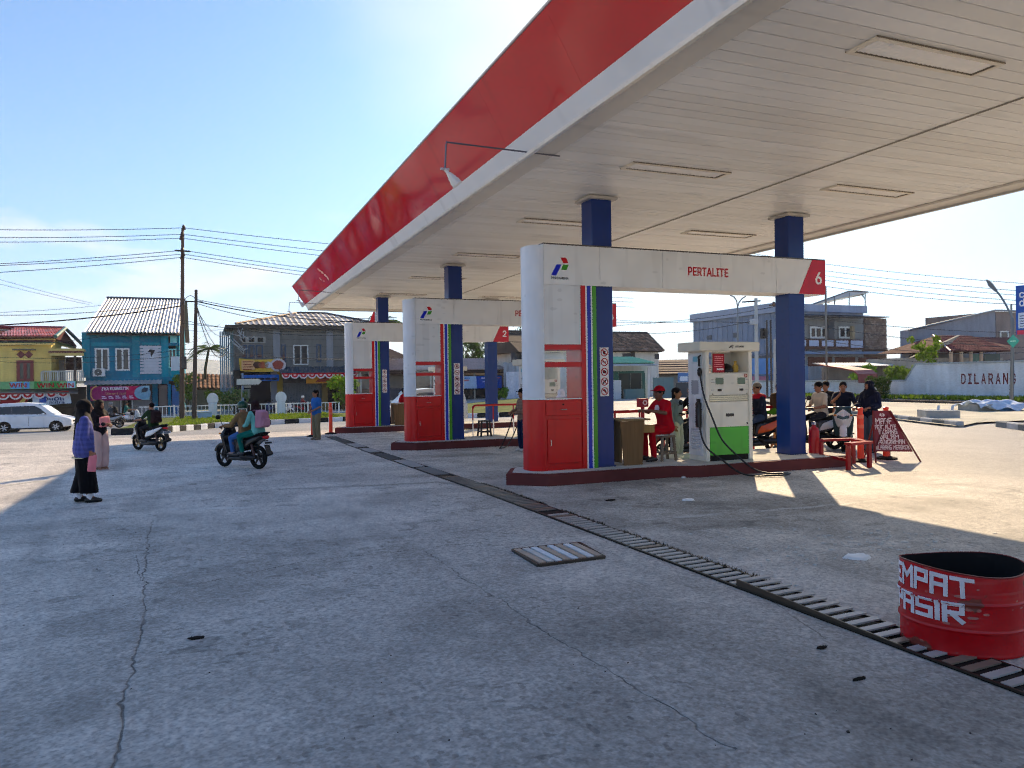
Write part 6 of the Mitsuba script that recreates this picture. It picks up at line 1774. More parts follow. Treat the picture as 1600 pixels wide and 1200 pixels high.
# small red canopy with chute in front of the wall
t = thing('gate_canopy', 'small rust red curved sheet canopy on a white post in front of the pale wall', 'canopy')
prof = [(42.519, 2.424), (40.509, 2.153), (39.390, 1.955), (39.011, 1.684), (38.963, 1.153)]
for k, (p0_, p1_) in enumerate(zip(prof[:-1], prof[1:])):
    part(t, 'sheet', hull([(x_, q[0], q[1] + dz) for x_ in (41.5, 43.3) for q in (p0_, p1_) for dz in (0, 0.08)]), (132, 46, 44), 'paint')
part(t, 'post', box((42.2, prof[-1][0] - 1.0, -0.2), (43.0, prof[-1][0] - 0.1, prof[-1][1])), (206, 200, 196), 'matte')
bush('bush', 'round dark green shrub behind the standing woman, before the pale wall', (41.500,37.385,-0.198), 1.3, 2.1, 1500, 0.09, 21, (60, 84, 34))
bush('bush', 'bright bush growing above the pale wall beside the red canopy', (45.200,41.788,0.973), 2.0, 1.5, 900, 0.15, 22, (92, 124, 44))
bush('bush', 'leafy creeper spilling over the wall where its top steps up', (45.200,38.797,0.844), 1.7, 1.6, 900, 0.16, 23, (100, 124, 46))
tree('tree', 'small bright tree behind the higher part of the pale wall', (47.000,37.915,1.669), 2.4, 1.0, 700, 0.16, 24, (112, 138, 44))
part_roof = thing('lean_to', 'long low corrugated lean-to roof behind the pale wall', 'shed')
a, b = (54.288,54.000,2.664), (64.487,54.000,2.228)
part(part_roof, 'roof', corrugated(a[0], b[0], (53.6, a[2] - 0.1), (56.5, a[2] + 0.2), 30, 0.05), (200, 206, 208), 'sheet', 50)
part(part_roof, 'wall', box((a[0], 55.0, -0.2), (b[0], 55.3, a[2] - 0.2)), (116, 106, 96), 'matte')
# ------------------------------------------------------------------ poles, lamps and wires
t = thing('utility_pole', 'tall rusty steel utility pole with insulators in front of the teal shop house', 'utility pole')
pa, pb = np.array((-1.574,59.409,-1.050)), np.array((-1.295,59.400,12.987))
part(t, 'shaft', tube([pa - [0, 0, .4], pa * 0.55 + pb * 0.45, pb], [0.19, 0.15, 0.10], 10), (92, 76, 66), 'matte', 40)
P1 = pb
for k, (px, py) in enumerate(((283, 0),)):
    pass
INS = [np.array(v) for v in ((-1.227,59.200,12.953), (-1.319,59.200,12.488), (-1.387,59.200,12.208), (-1.337,59.200,11.337), (-1.299,59.200,11.063), (-1.365,59.200,10.830))]
for p in INS:
    part(t, 'insulator', (lambda m: (m[0] + p + [0, -0.1, -0.15], m[1]))(lathe([(0.001, 0), (0.13, 0.0), (0.15, 0.08), (0.07, 0.14), (0.13, 0.2), (0.06, 0.34), (0.001, 0.36)], 10)), (60, 44, 40), 'gloss', 40)
part(t, 'crossarm', hull([INS[3] + v for v in ([-0.5, 0, -0.1], [0.5, 0, -0.1], [-0.5, 0.1, 0.02], [0.5, 0.1, 0.02], [-0.5, 0, 0.02], [0.5, 0.1, -0.1])]), (80, 70, 64), 'metal')
part(t, 'switch_box', cbox(np.array((-1.348,58.900,3.231)), (0.35, 0.3, 0.9), 0.03), (44, 44, 46), 'paint')
t = thing('utility_pole', 'shorter dark utility pole with drooping service cables, right of the tall rusty one', 'utility pole')
qa, qb = np.array((-0.736,56.954,-1.050)), np.array((-0.450,57.000,8.262))
part(t, 'shaft', tube([qa - [0, 0, .4], qb], [0.17, 0.10], 10), (76, 66, 60), 'matte', 40)
part(t, 'bracket', hull([np.array((-0.730,57.000,7.408)) + v for v in ([-0.4, -.05, 0], [0.7, -.05, 0], [-0.4, .05, 0.08], [0.7, .05, 0.08], [-0.4, .05, 0], [0.7, .05, 0])]), (60, 56, 54), 'metal')


def wire(t, a, b, sag, r=0.018, n=22):
    a, b = np.array(a, float), np.array(b, float)
    u = np.linspace(0, 1, n)[:, None]
    p = a + (b - a) * u
    p[:, 2] -= (4 * sag * u * (1 - u))[:, 0]
    part(t, 'wire', tube(p, r, 5, False), (40, 40, 44), 'paint', True)


t = thing('overhead_wires', 'bundle of power lines running from the tall rusty pole across the sky', 'wires')
for p, zl, far in zip(INS, ((-14.594,59.400,12.070), (-14.602,59.400,11.525), (-14.607,59.400,11.231), (-14.631,59.400,9.680), (-14.632,59.400,9.596), (-14.640,59.400,9.093)), ((10.287,62.000,13.275), (10.791,62.000,12.627), (10.785,62.000,12.210), (9.742,62.000,11.072), (9.737,62.000,10.761), (9.733,62.000,10.451))):
    wire(t, p, zl, 0.1, 0.023)
    q = np.array(far)
    wire(t, p, p + (q - p) * 4.0, 0.6, 0.023, 40)
t = thing('service_cables', 'low tangle of telephone and service cables strung between the poles and shop houses', 'wires')
for a, b, s, rr in (((-14.120,60.000,6.513), (-1.474,59.000,7.543), 0.3, 0.03), ((-14.132,60.000,5.746), (-1.477,59.000,7.313), 0.2, 0.06), ((-14.118,60.000,6.640), (-6.575,60.000,7.332), 0.1, 0.02), ((-14.623,62.000,4.559), (-1.493,59.000,6.305), 0.5, 0.02), ((-15.578,66.000,3.991), (-0.848,62.000,4.371), 0.4, 0.02), ((-15.584,66.000,3.663), (-0.854,62.000,3.984), 0.4, 0.02), ((-17.595,75.000,11.269), (-8.959,75.000,8.878), 0.1, 0.02), ((-17.601,75.000,10.844), (-9.207,75.000,8.760), 0.1, 0.02),
                     ((-0.439,57.000,7.594), (14.462,60.000,6.856), 0.5, 0.03), ((-0.441,57.000,7.460), (14.457,60.000,6.545), 0.5, 0.05), ((-0.443,57.000,7.326), (11.363,60.000,6.597), 0.7, 0.03), ((-0.445,57.000,7.193), (2.278,75.000,5.524), 1.6, 0.035), ((-0.448,57.000,7.059), (2.163,75.000,5.345), 2.2, 0.04), ((-0.449,57.000,6.970), (2.065,75.000,6.178), 0.8, 0.03), ((-1.451,59.000,6.306), (13.845,62.000,5.732), 0.6, 0.025), ((-1.454,59.000,6.077), (15.410,64.000,6.148), 0.4, 0.025), ((-1.482,59.000,4.243), (16.812,70.000,3.724), 0.3, 0.02), ((-1.487,59.000,3.922), (16.818,70.000,4.086), 0.3, 0.02), ((-1.435,59.000,7.314), (-0.440,57.000,7.549), -0.5, 0.03), ((-1.479,59.000,4.472), (1.729,74.000,7.523), 0.3, 0.02), ((2.299,75.000,6.895), (-4.226,76.000,7.288), 0.5, 0.02)):
    wire(t, a, b, s, rr * 0.75)
t = thing('cable_coil', 'bundle of pale looped cable ends at the corner of the grey shop house', 'cables')
r = np.random.default_rng(6)
for k in range(9):
    c = np.array((2.395,74.800,6.288)) + r.normal(size=3) * [0.5, 0.2, 0.5]
    e = c + np.array([r.uniform(-0.2, 1.6), r.uniform(-.3, .3), r.uniform(-1.4, 0.6)])
    m = (c + e) / 2 + np.array([0.3, 0, -0.5])
    part(t, 'loop', tube([c, m, e], 0.035, 5), (176, 178, 176), 'paint')

# right hand side
def lamp_post(label, base, top, arm, head_dx, col=(112, 118, 122)):
    t = thing('street_lamp', label, 'street lamp')
    b, tp = np.array(base, float), np.array(top, float)
    a = np.array(arm, float)
    part(t, 'pole', tube([b - [0, 0, 0.3], b + (tp - b) * 0.5, tp], [0.11, 0.09, 0.07], 10), col, 'metal', 40)
    mid = [tp + (a - tp) * u + np.array([0, 0, (1 - (1 - u) ** 2) * 0.6 * 1.0 - 0.0 * u]) for u in np.linspace(0, 1, 8)]
    part(t, 'arm', tube(mid, 0.05, 8), col, 'metal', 40)
    e = mid[-1]
    d = (e - mid[-2]) / np.linalg.norm(e - mid[-2])
    part(t, 'lamp_head', hull([e + d * u + np.array([0, w, z]) for u, w, z in ((0, .06, .05), (0, -.06, .05), (0, .08, -.04), (0, -.08, -.04), (0.9, .05, 0.0), (0.9, -.05, 0.0), (0.5, .16, -.06), (0.5, -.16, -.06), (0.5, 0.1, 0.06), (0.5, -.1, 0.06))]), (96, 104, 110), 'paint')
    return t


lamp_post('grey street lamp with a curved arm at the right edge before the wall', (41.000,28.036,0.008), (41.000,27.886,4.598), (41.000,28.811,5.688), 0)
t = thing('signpost', 'thin grey post with a green diamond sign, beside the right hand street lamp', 'sign post')
c = np.array((40.900,27.829,3.440))
part(t, 'post', cyl((40.95, c[1] + 0.08, -0.2), (40.95, c[1] + 0.12, c[2] + 2.0), 0.05, 8), (120, 124, 126), 'metal')
part(t, 'plate', (lambda m: (m[0] + c, m[1]))(prism([(-0.34, 0), (0, -0.36), (0.34, 0), (0, 0.36)], -0.02, 0.02, 'x')), (60, 170, 146), 'paint')
part(t, 'plate_mark', (lambda m: (m[0] + c + [-0.022, 0, 0], m[1]))(prism([(-0.16, -0.03), (0.16, -0.03), (0.16, 0.03), (-0.16, 0.03)], -0.004, 0, 'x')), (170, 226, 206), 'paint')
solo('flag_pole', 'thin bare steel pole behind the person in the beige shirt', 'pole', cyl((42.000,42.301,-0.238), (42.000,42.301,8.158), 0.07, 8), (112, 108, 104), 'metal', 40)
t = thing('billboard', 'tall blue billboard with white letters cut off by the right edge of the picture', 'billboard')
a, b = (38.500,26.037,6.148), (38.500,24.385,3.656)
y0_, z0_ = a[1], a[2]
hz = a[2] - b[2]
part(t, 'panel', box((38.5, y0_ - 2.4, b[2]), (38.65, y0_, z0_)), (40, 84, 168), 'flat')
part(t, 'red_band', box((38.485, y0_ - 2.4, b[2]), (38.499, y0_ - 0.05, b[2] + 0.22)), (186, 60, 84), 'flat')
part(t, 'white_panel', box((38.485, y0_ - 2.3, b[2] + 0.32), (38.499, y0_ - 0.12, b[2] + 1.1)), (186, 204, 222), 'flat')
for k in range(5):
    part(t, 'small_print', box((38.475, y0_ - 1.6, b[2] + 0.40 + 0.13 * k), (38.484, y0_ - 0.2, b[2] + 0.44 + 0.13 * k)), (60, 84, 130), 'flat')


def text_x(s, h, x, y, z, w=None):
    """Lettering on a face that looks along -x, reading towards -y."""
    v, f = text(s, h, 0.01, True, center=False)
    v = np.array(v)
    if w:
        v[:, 0] *= w / np.ptp(v[:, 0])
    return np.stack([x + v[:, 1], y - v[:, 0], z + v[:, 2]], 1), f


part(t, 'lettering', text_x('cuma', 0.36, 38.49, y0_ - 0.16, z0_ - 0.62), (220, 230, 240), 'flat')
part(t, 'lettering', text_x('di', 0.36, 38.49, y0_ - 0.16, z0_ - 1.05), (220, 230, 240), 'flat')
part(t, 'pole', cyl((38.6, y0_ - 1.5, -0.3), (38.6, y0_ - 1.5, b[2]), 0.16, 10), (130, 134, 136), 'metal')
# poles between the dispenser and the blue column
for (a, b), lab, rr, c in ((((38.781,46.000,-0.827), (38.784,46.000,7.616)), 'slim pale steel pole with a grey box, right of the near dispenser', 0.16, (170, 176, 176)), (((39.754,46.000,-0.855), (39.792,46.000,5.984)), 'dark thin pole, left one of a close pair before the blue grey building', 0.09, (60, 60, 62)), (((40.184,46.000,-0.867), (40.160,46.000,5.990)), 'dark thin pole, right one of a close pair before the blue grey building', 0.09, (64, 62, 64)), (((40.801,46.000,-0.884), (40.833,46.000,7.722)), 'dark utility pole with insulators beside the near blue column', 0.13, (96, 88, 82)), (((39.612,45.000,-0.818), (39.628,45.000,4.464)), 'pale grey steel post in front of the dark pair of poles', 0.12, (166, 168, 166))):
    t = thing('utility_pole', lab, 'utility pole')
    part(t, 'shaft', tube([a, b], [rr, rr * 0.8], 10), c, 'paint', 40)
    if 'grey box' in lab:
        part(t, 'box', cbox(np.array((38.325,45.700,5.792)), (0.5, 0.4, 0.4), 0.03), (170, 176, 180), 'paint')
        part(t, 'arm', tube([(37.523,46.000,7.293), (39.204,46.000,7.433)], 0.06, 6), (70, 70, 72), 'paint')
    if 'insulators' in lab:
        for q in ((40.310,45.800,7.198), (40.990,45.800,7.264), (40.672,45.800,6.669)):
            part(t, 'insulator', ell(q, (0.12, 0.12, 0.2), 10), (90, 70, 60), 'gloss', 40)
        part(t, 'crossarm', tube([(40.054,46.000,7.113), (41.542,46.000,7.198)], 0.06, 6), (80, 76, 72), 'paint')
t = thing('traffic_light', 'dark traffic light head seen beside the pale steel pole', 'traffic light')
c = np.array((39.326,45.900,4.948))
part(t, 'housing', cbox(c, (0.34, 0.3, 0.8), 0.04), (34, 34, 36), 'paint')
for k in range(3):
    part(t, 'visor', tube([c + [0.0, -0.15, 0.25 - 0.25 * k], c + [0.0, -0.28, 0.24 - 0.25 * k]], 0.1, 10), (20, 20, 22), 'paint')
t = thing('street_lamp', 'slender twin arm street lamp behind the near dispenser', 'street lamp')
part(t, 'pole', tube([(41.816,52.000,-1.106), (41.909,52.000,7.569)], [0.1, 0.06], 8), (126, 130, 134), 'metal', 40)
for pts in (((41.909,52.000,7.569), (41.817,52.000,8.109), (41.555,52.000,8.426), (41.160,52.000,8.550)), ((41.909,52.000,7.569), (42.082,52.000,8.007), (42.422,52.000,8.342), (42.760,52.000,8.515))):
    part(t, 'arm', tube(pts, 0.05, 6), (126, 130, 134), 'metal', 40)
t = thing('overhead_wires', 'thin power lines crossing the bright sky at the right', 'wires')
for a, b, s in (((48.244,60.000,13.959), (60.126,40.000,8.741), 0.3), ((48.235,60.000,13.334), (60.118,40.000,8.134), 0.3), ((48.228,60.000,12.834), (60.113,40.000,7.780), 0.3), ((42.456,46.000,9.504), (56.868,36.000,6.793), 0.3), ((42.448,46.000,9.008), (56.864,36.000,6.514), 0.3), ((32.592,60.000,6.779), (40.855,46.000,7.083), 0.5), ((32.584,60.000,6.203), (38.696,46.000,5.724), -0.3), ((32.581,60.000,6.031), (38.880,46.000,5.969), 0.6), ((38.031,70.000,8.086), (43.130,60.000,6.944), 0.2), ((40.908,46.000,6.495), (69.468,44.000,5.189), 0.4), ((40.901,46.000,6.003), (69.448,44.000,3.770), 0.4), ((40.887,46.000,5.019), (72.602,46.000,3.684), 0.8), ((40.873,46.000,4.035), (72.596,46.000,3.209), 0.9)):
    wire(t, a, b, s, 0.022)
t = thing('overhead_wires', 'lines seen in the gap under the canopy between the far islands', 'wires')
for a, b, s in (((8.156,66.000,7.009), (28.698,64.000,5.830), 0.2), ((8.152,66.000,6.737), (28.701,64.000,6.009), 0.3), ((9.209,66.000,6.206), (28.688,64.000,5.117), 0.2)):
    wire(t, a, b, s, 0.022)
t = thing('flag', 'small red and white flag on a pole above the farthest gantry', 'flag')
c = np.array((8.354,40.000,4.824))
part(t, 'pole', cyl((c[0] + 0.12, 40, c[2] - 5.5), (c[0] + 0.12, 40, c[2] + 0.9), 0.03, 6), (170, 172, 172), 'metal')
part(t, 'red_half', hull([c + v for v in ([0.1, 0, 0.8], [-0.02, 0.0, 0.1], [-0.3, 0.06, -0.25], [0.1, 0.02, -0.1], [0.1, 0.03, 0.8])]), (206, 40, 46), 'cloth')
part(t, 'white_half', hull([c + v for v in ([0.1, 0, -0.12], [-0.3, 0.06, -0.27], [0.0, 0.05, -0.6], [0.1, 0.02, -0.55], [0.1, 0.03, -0.12])]), (220, 218, 216), 'cloth')

# ------------------------------------------------------------------ distant hills
def hill(x0, x1, y, h0, seed, depth=500):
    n = 60
    u = np.linspace(0, 1, n)
    prof = h0 * np.sin(u * PI) ** 0.7 * (0.6 + 0.8 * meshkit.fbm(np.stack([u * 6, 0 * u, 0 * u], -1), 4, seed))
    rings = []
    for d, k in ((0, 0.0), (0.35, 0.62), (0.7, 1.0), (1.3, 0.6), (2.0, 0.0)):
        rings.append(np.stack([x0 + (x1 - x0) * u, y + depth * d + 0 * u, prof * k - 6], 1))
    v = np.vstack(rings)
    f = []
    for i in range(4):
        for j in range(n - 1):
            f += [[i * n + j, i * n + j + 1, (i + 1) * n + j + 1], [i * n + j, (i + 1) * n + j + 1, (i + 1) * n + j]]
    return v, np.array(f)


struct('hills', hill(-1900, 1500, 3000, 105, 5, 500), (70, 92, 60), 'flat', True)
struct('hills', hill(500, 3300, 1900, 38, 8, 300), (70, 92, 60), 'flat', True)
# ------------------------------------------------------------------ people
ICO = np.array(trimesh.creation.icosphere(subdivisions=1).vertices)


def M(pts):
    return m3.Manifold.hull_points(np.ascontiguousarray(pts, dtype=float))


def ball(c, r):
    return np.asarray(c, float) + ICO * np.asarray(r, float)


def bone(*cr):
    """Hull of balls given as (centre, radius) pairs."""
    return M(np.vstack([ball(c, r) for c, r in cr]))


def join(ms):
    return m3.Manifold.batch_boolean(ms, m3.OpType.Add)


def finish(m, length=0.035, it=8, smooth_=True):
    if length:
        m = m.refine_to_length(length)
    q = m.to_mesh()
    t = trimesh.Trimesh(np.array(q.vert_properties[:, :3], float), np.array(q.tri_verts), process=False)
    if smooth_ and it:
        trimesh.smoothing.filter_taubin(t, 0.5, 0.52, it)
    return np.array(t.vertices), np.array(t.faces)


def as_manifold(vf):
    return m3.Manifold(m3.Mesh(np.asarray(vf[0], np.float32), np.asarray(vf[1], np.uint32)))


SKIN = (150, 104, 78)
JOINTS = dict(pel=(0, 0, .86), waist=(0, 0, .99), chest=(0, 0.01, 1.17), neck=(0, 0, 1.345), head=(0, 0.025, 1.475),
              shoL=(-.165, 0, 1.285), shoR=(.165, 0, 1.285), elbL=(-.21, -.03, 1.03), elbR=(.21, -.03, 1.03), wriL=(-.215, .05, .81), wriR=(.215, .05, .81),
              hipL=(-.085, 0, .84), hipR=(.085, 0, .84), kneL=(-.095, .025, .46), kneR=(.095, .025, .46), ankL=(-.10, -.01, .085), ankR=(.10, -.01, .085))
UPPER = ('waist', 'chest', 'neck', 'head', 'shoL', 'shoR')


def posed(lean=0.0, base=None, turn=0.0, **kw):
    """Joints of a figure: the pelvis moved to base, the upper body leaned forward about it, other joints given outright."""
    J = {k: np.array(v, float) for k, v in JOINTS.items()}
    if base is not None:
        d = np.array(base, float) - J['pel']
        for k in J:
            J[k] = J[k] + d
    p = J['pel'].copy()
    c, s = math.cos(lean), math.sin(lean)
    for k in UPPER + (('elbL', 'elbR', 'wriL', 'wriR') if lean else ()):
        q = J[k] - p
        J[k] = p + np.array([q[0], q[1] * c + q[2] * s, q[2] * c - q[1] * s])
    for k, v in kw.items():
        J[k] = np.array(v, float)
    J['look'] = turn
    return J


def hand(w, d, side, curl=0.5, thumb=None):
    """A palm, four unequal bent fingers and a thumb; w wrist, d direction, side: +1 right hand."""
    d = np.array(d, float) / np.linalg.norm(d)
    up = np.array([0, 0, 1.0]) if abs(d[2]) < 0.85 else np.array([0, 1.0, 0])
    s = np.cross(d, up)
    s /= np.linalg.norm(s)
    n = np.cross(s, d)
    if abs(d[2]) > 0.85:                      # hanging: thumb to the front, palm to the thigh
        a, n = n, s * -side
    else:
        a, n = s * -side, -n
    # a: towards the thumb; n: the way the fingers curl
    m = [bone((w, .024), (w + d * .035 + a * .022, .017), (w + d * .035 - a * .022, .016)), bone((w + d * .03 + a * .026, .015), (w + d * .03 - a * .026, .014), (w + d * .085 + a * .03, .013), (w + d * .085 - a * .028, .012))]
    for k, (o, l) in enumerate(((.030, .070), (.011, .078), (-.009, .072), (-.027, .056))):
        c = curl * (0.9 + 0.1 * k)
        p0 = w + d * .085 + a * o
        d1 = d * math.cos(c * 0.9) + n * math.sin(c * 0.9)
        d2 = d * math.cos(c * 2.0) + n * math.sin(c * 2.0)
        p1 = p0 + d1 * l * .5
        p2 = p1 + d2 * l * .5
        m += [bone((p0, .0095), (p1, .0088)), bone((p1, .0088), (p2, .0075))]
    t0 = w + d * .03 + a * .028
    t1 = t0 + (d * .6 + a * .75 + n * .25) * .035
    t2 = t1 + (d * .85 + a * .1 + n * .45) * .032
    m += [bone((t0, .014), (t1, .011)), bone((t1, .011), (t2, .009))]
    return join(m)


def rotz(v, a):
    c, s = math.cos(a), math.sin(a)
    return np.array([v[0] * c - v[1] * s, v[0] * s + v[1] * c, v[2]])


def person(label, J, loc, rz, shirt=(120, 120, 130), trousers=(50, 52, 60), sleeve='short', hair='short', hair_col=(22, 18, 18), skin=SKIN, shoe=(40, 36, 34), scale=1.0, wide=0.0, female=False,
           extra=None, group=None, shirt2=None, cap=None, long_shirt=0.0, fine=False, hem=-0.02, shirt_mat='cloth', curl=0.5, barefoot=False, curlL=None, name='person'):
    t = thing(name, label, 'person', group)

    def put_(n_, vf, c, mat, sm=True, lab=None):
        return part(t, n_, move(vf, loc, rz, scale), c, mat, sm, lab)
    j = J
    hd = j['head']
    tl = j['look']
    up = (hd - j['neck'])
    F = lambda x, y, z: hd + rotz(np.array([x, y, z]), tl)  # noqa: E731
    body = [bone((j['neck'] - [0, 0, .02], .052), (j['neck'] + up * .6, .047)),
            M(np.vstack([ball(F(0, -.012, .035), (.076, .094, .088)), ball(F(0, .012, -.005), (.07, .078, .085)), ball(F(0, .045, -.085), (.036, .034, .032))])),
            M(np.vstack([ball(F(0, .088, .022), .010), ball(F(0, .113, -.024), .012), ball(F(.014, .093, -.028), .009), ball(F(-.014, .093, -.028), .009)])),
            M(np.vstack([ball(F(.024, .080, -.060), .008), ball(F(-.024, .080, -.060), .008), ball(F(0, .090, -.055), .008), ball(F(0, .086, -.068), .009)])),
            M(np.vstack([ball(F(.03, .085, .032), .010), ball(F(-.03, .085, .032), .010), ball(F(0, .088, .036), .01)]))]
    for s in (-1, 1):
        body.append(M(np.vstack([ball(F(s * .079, -.012, .012), (.010, .018, .028)), ball(F(s * .074, -.006, -.02), (.008, .012, .012))])))
    tor = [(j['pel'] + [sx * .07, 0, -.01], .095) for sx in (-1, 1)] + [(j['waist'] + [sx * .055, 0, 0], .085) for sx in (-1, 1)]
    tor2 = [(j['waist'] + [sx * .055, 0, 0], .085) for sx in (-1, 1)] + [(j['chest'] + [sx * .075, 0, 0.03], .092) for sx in (-1, 1)]
    body += [bone(*tor), bone(*tor2), bone(*[(j['chest'] + [sx * .07, 0, .03], .085) for sx in (-1, 1)], (j['shoL'], .05), (j['shoR'], .05), (j['neck'] - [0, 0, .01], .05))]
    for S, sd in (('L', -1), ('R', 1)):
        body += [bone((j['sho' + S], .05), (j['elb' + S], .037)), bone((j['elb' + S], .037), (j['wri' + S], .026)), bone((j['hip' + S], .085), (j['kne' + S], .055)), bone((j['kne' + S], .054), ((j['kne' + S] * .6 + j['ank' + S] * .4) + [0, -.012, 0], .05), (j['ank' + S], .036))]
        a = j['ank' + S]
        fw = np.array(j.get('toe' + S, [0, 1, 0]), float)
        body.append(bone((a + [0, 0, -.04] - fw * .03, .036), (a - [0, 0, .045] + fw * .09, .032), (a + fw * .14 - [0, 0, .055], .022), (a, .036)))
    vf = finish(join(body), 0.028 if fine else 0.045, 6)
    m = as_manifold(vf)
    hs = []
    for S, sd in (('L', -1), ('R', 1)):
        d = np.array(j.get('hand' + S, j['wri' + S] - j['elb' + S]), float)
        c_ = curlL if (S == 'L' and curlL is not None) else curl
        h_ = hand(j['wri' + S], d, sd, c_)
        hs.append(as_manifold(finish(h_, 0.007 if fine else 0.015, 2)))
    try:
        m2 = join([m] + hs)
        q = m2.to_mesh()
        vf = (np.array(q.vert_properties[:, :3], float), np.array(q.tri_verts))
    except Exception:
        pass
    scene_key = t
    put(scene_key, move(vf, loc, rz, scale), skin, 'skin', True)
    for s in (-1, 1):
        put_('eye', ell(F(s * .03, .081, .012), (.012, .007, .0065), 8), (24, 18, 16), 'gloss')
    # trousers
    w = wide
    tr = []
    if trousers is not None:
        tr.append(bone(*[(c, r + .014) for c, r in tor[:2]], (j['waist'] + [0.05, 0, -.05], .09), (j['waist'] + [-.05, 0, -.05], .09)))
        for S in 'LR':
            tr += [bone((j['hip' + S], .098 + w * .3), (j['kne' + S], .066 + w * .75)), bone((j['kne' + S], .066 + w * .75), (j['ank' + S] + [0, 0, .015 + w * .3], .05 + w))]
        tm = join(tr)
        put_('trousers', finish(tm.trim_by_plane((0, 0, 1), float(min(j['ankL'][2], j['ankR'][2]) + hem)), 0.045, 6), trousers, 'cloth')
    # shirt
    sh = [bone(*[(c, r + .022 + .02 * long_shirt) for c, r in tor]), bone(*[(c, r + .022) for c, r in tor2]), bone(*[(j['chest'] + [sx * .07, 0, .03], .10) for sx in (-1, 1)], (j['shoL'], .064), (j['shoR'], .064), (j['neck'] - [0, 0, .02], .056))]
    if long_shirt:
        sh.append(bone(*[(j['chest'] + [sx * .08, 0, -.02], .12) for sx in (-1, 1)], *[(j['pel'] + [sx * .10, 0.0, -.06 * long_shirt], .145) for sx in (-1, 1)]))
    for S in 'LR':
        e = j['elb' + S]
        if sleeve == 'short':
            sh.append(bone((j['sho' + S], .066), (j['sho' + S] + (e - j['sho' + S]) * .75, .056)))
        elif sleeve == 'wide':
            sh += [bone((j['sho' + S], .07), (e, .075)), bone((e, .072), (e + (j['wri' + S] - e) * .62, .082))]
        else:
            sh += [bone((j['sho' + S], .066), (e, .054)), bone((e, .054), (e + (j['wri' + S] - e) * .93, .042))]
    k = put_('shirt', finish(join(sh), 0.045, 6), shirt, shirt_mat)
    if shirt2 is not None:                    # a yoke of another colour over chest and shoulders
        yk = bone(*[(j['chest'] + [sx * .07, 0, .075], .098) for sx in (-1, 1)], (j['shoL'], .072), (j['shoR'], .072), (j['neck'] - [0, 0, .02], .062))
        put_('shirt_yoke', finish(yk, 0.04, 4), shirt2, 'cloth')
    # shoes
    for S in 'LR':
        a = j['ank' + S]
        fw = np.array(j.get('toe' + S, [0, 1, 0]), float)
        if not barefoot:
            put_('shoe', finish(bone((a + [0, 0, -.042] - fw * .035, .042), (a - [0, 0, .045] + fw * .09, .040), (a + fw * .15 - [0, 0, .055], .030), (a - [0, 0, .02], .042)).trim_by_plane((0, 0, 1), float(a[2] - .086)), 0.03, 3), shoe, 'paint')
        else:
            put_('sandal', hull([a + np.array([0, 0, -.085]) + fw * f_ + np.array([fw[1], -fw[0], 0]) * s_ + np.array([0, 0, z_]) for f_, s_ in ((-.07, .03), (-.07, -.03), (.1, .045), (.1, -.045), (.17, 0.02), (.17, -.02)) for z_ in (0, .018)]), shoe, 'paint')
    # hair or head-cover
    if hair == 'short':
        h = M(np.vstack([ball(F(0, -.016, .042), (.085, .102, .092))])) - M(np.vstack([ball(F(0, .11, -.03), (.085, .085, .10)), ball(F(0, .16, .02), (.09, .09, .06))])) - M(ball(F(0, .02, -.16), (.12, .12, .12)))
        put_('hair', finish(h, 0.03, 2), hair_col, 'cloth')
    elif hair in ('long', 'bun'):
        h = M(ball(F(0, -.016, .038), (.088, .104, .094))) + M(np.vstack([ball(F(0, -.05, 0), (.085, .06, .08)), ball(F(0, -.06, -.17 if hair == 'long' else -.05), (.075, .04, .08))]))
        h = h - M(np.vstack([ball(F(0, .115, -.03), (.075, .09, .095)), ball(F(0, .17, .02), (.09, .09, .06))]))
        put_('hair', finish(h, 0.03, 2), hair_col, 'cloth')
    elif hair in ('hijab', 'hijab_long'):
        L_ = 0.30 if hair == 'hijab_long' else 0.10
        ck = j['chest']
        h = M(np.vstack([ball(F(0, -.012, .032), (.096, .112, .10)), ball(F(0, .01, -.06), (.085, .085, .07))]))
        h = h + M(np.vstack([ball(F(0, -.03, -.05), (.085, .09, .07)), ball(j['shoL'] * .75 + j['neck'] * .25 + [0, 0, -.0], .07), ball(j['shoR'] * .75 + j['neck'] * .25, .07), ball(ck + [0, .07, .10 - L_ * .3], .07), ball(ck + [0, -.075, .12 - L_], .075), ball(ck + [.06, -.07, .12 - L_], .065), ball(ck + [-.06, -.07, .12 - L_], .065)]))
        h = h - M(np.vstack([ball(F(0, .13, -.022), (.062, .075, .080)), ball(F(0, .2, -.02), (.07, .075, .085))]))
        put_('headscarf', finish(h, 0.03, 4), hair_col, 'cloth')
    elif hair == 'helmet':
        h = M(ball(F(0, -.01, .045), (.125, .142, .128))) - M(ball(F(0, .0, -.15), (.14, .16, .11))) - M(np.vstack([ball(F(0, .17, -.02), (.12, .11, .075)), ball(F(0, .2, -.1), (.12, .11, .075))]))
        put_('helmet', finish(h, 0.03, 2), hair_col, 'gloss')
        hb = M(ball(F(0, -.01, .045), (.129, .146, .132))) ^ M(np.array([F(x, y, z) for x in (-.2, .2) for y in (-.2, .2) for z in (-.045, -.02)])) - M(np.vstack([ball(F(0, .17, -.02), (.12, .11, .09))]))
        put_('helmet_band', finish(hb, 0.03, 0), (200, 200, 200), 'gloss')
    if cap is not None:
        c1 = M(ball(F(0, -.012, .05), (.096, .112, .10))).trim_by_plane((0, 0, 1), float(hd[2] + .045))
        vis = M(np.array([F(x, y, z + .05) for x, y in ((-.075, .07), (.075, .07), (-.06, .15), (.06, .15), (0, .175), (-.08, .02), (.08, .02)) for z in (0, .014)]))
        put_('cap', finish(c1 + vis, 0.03, 1), cap, 'cloth')
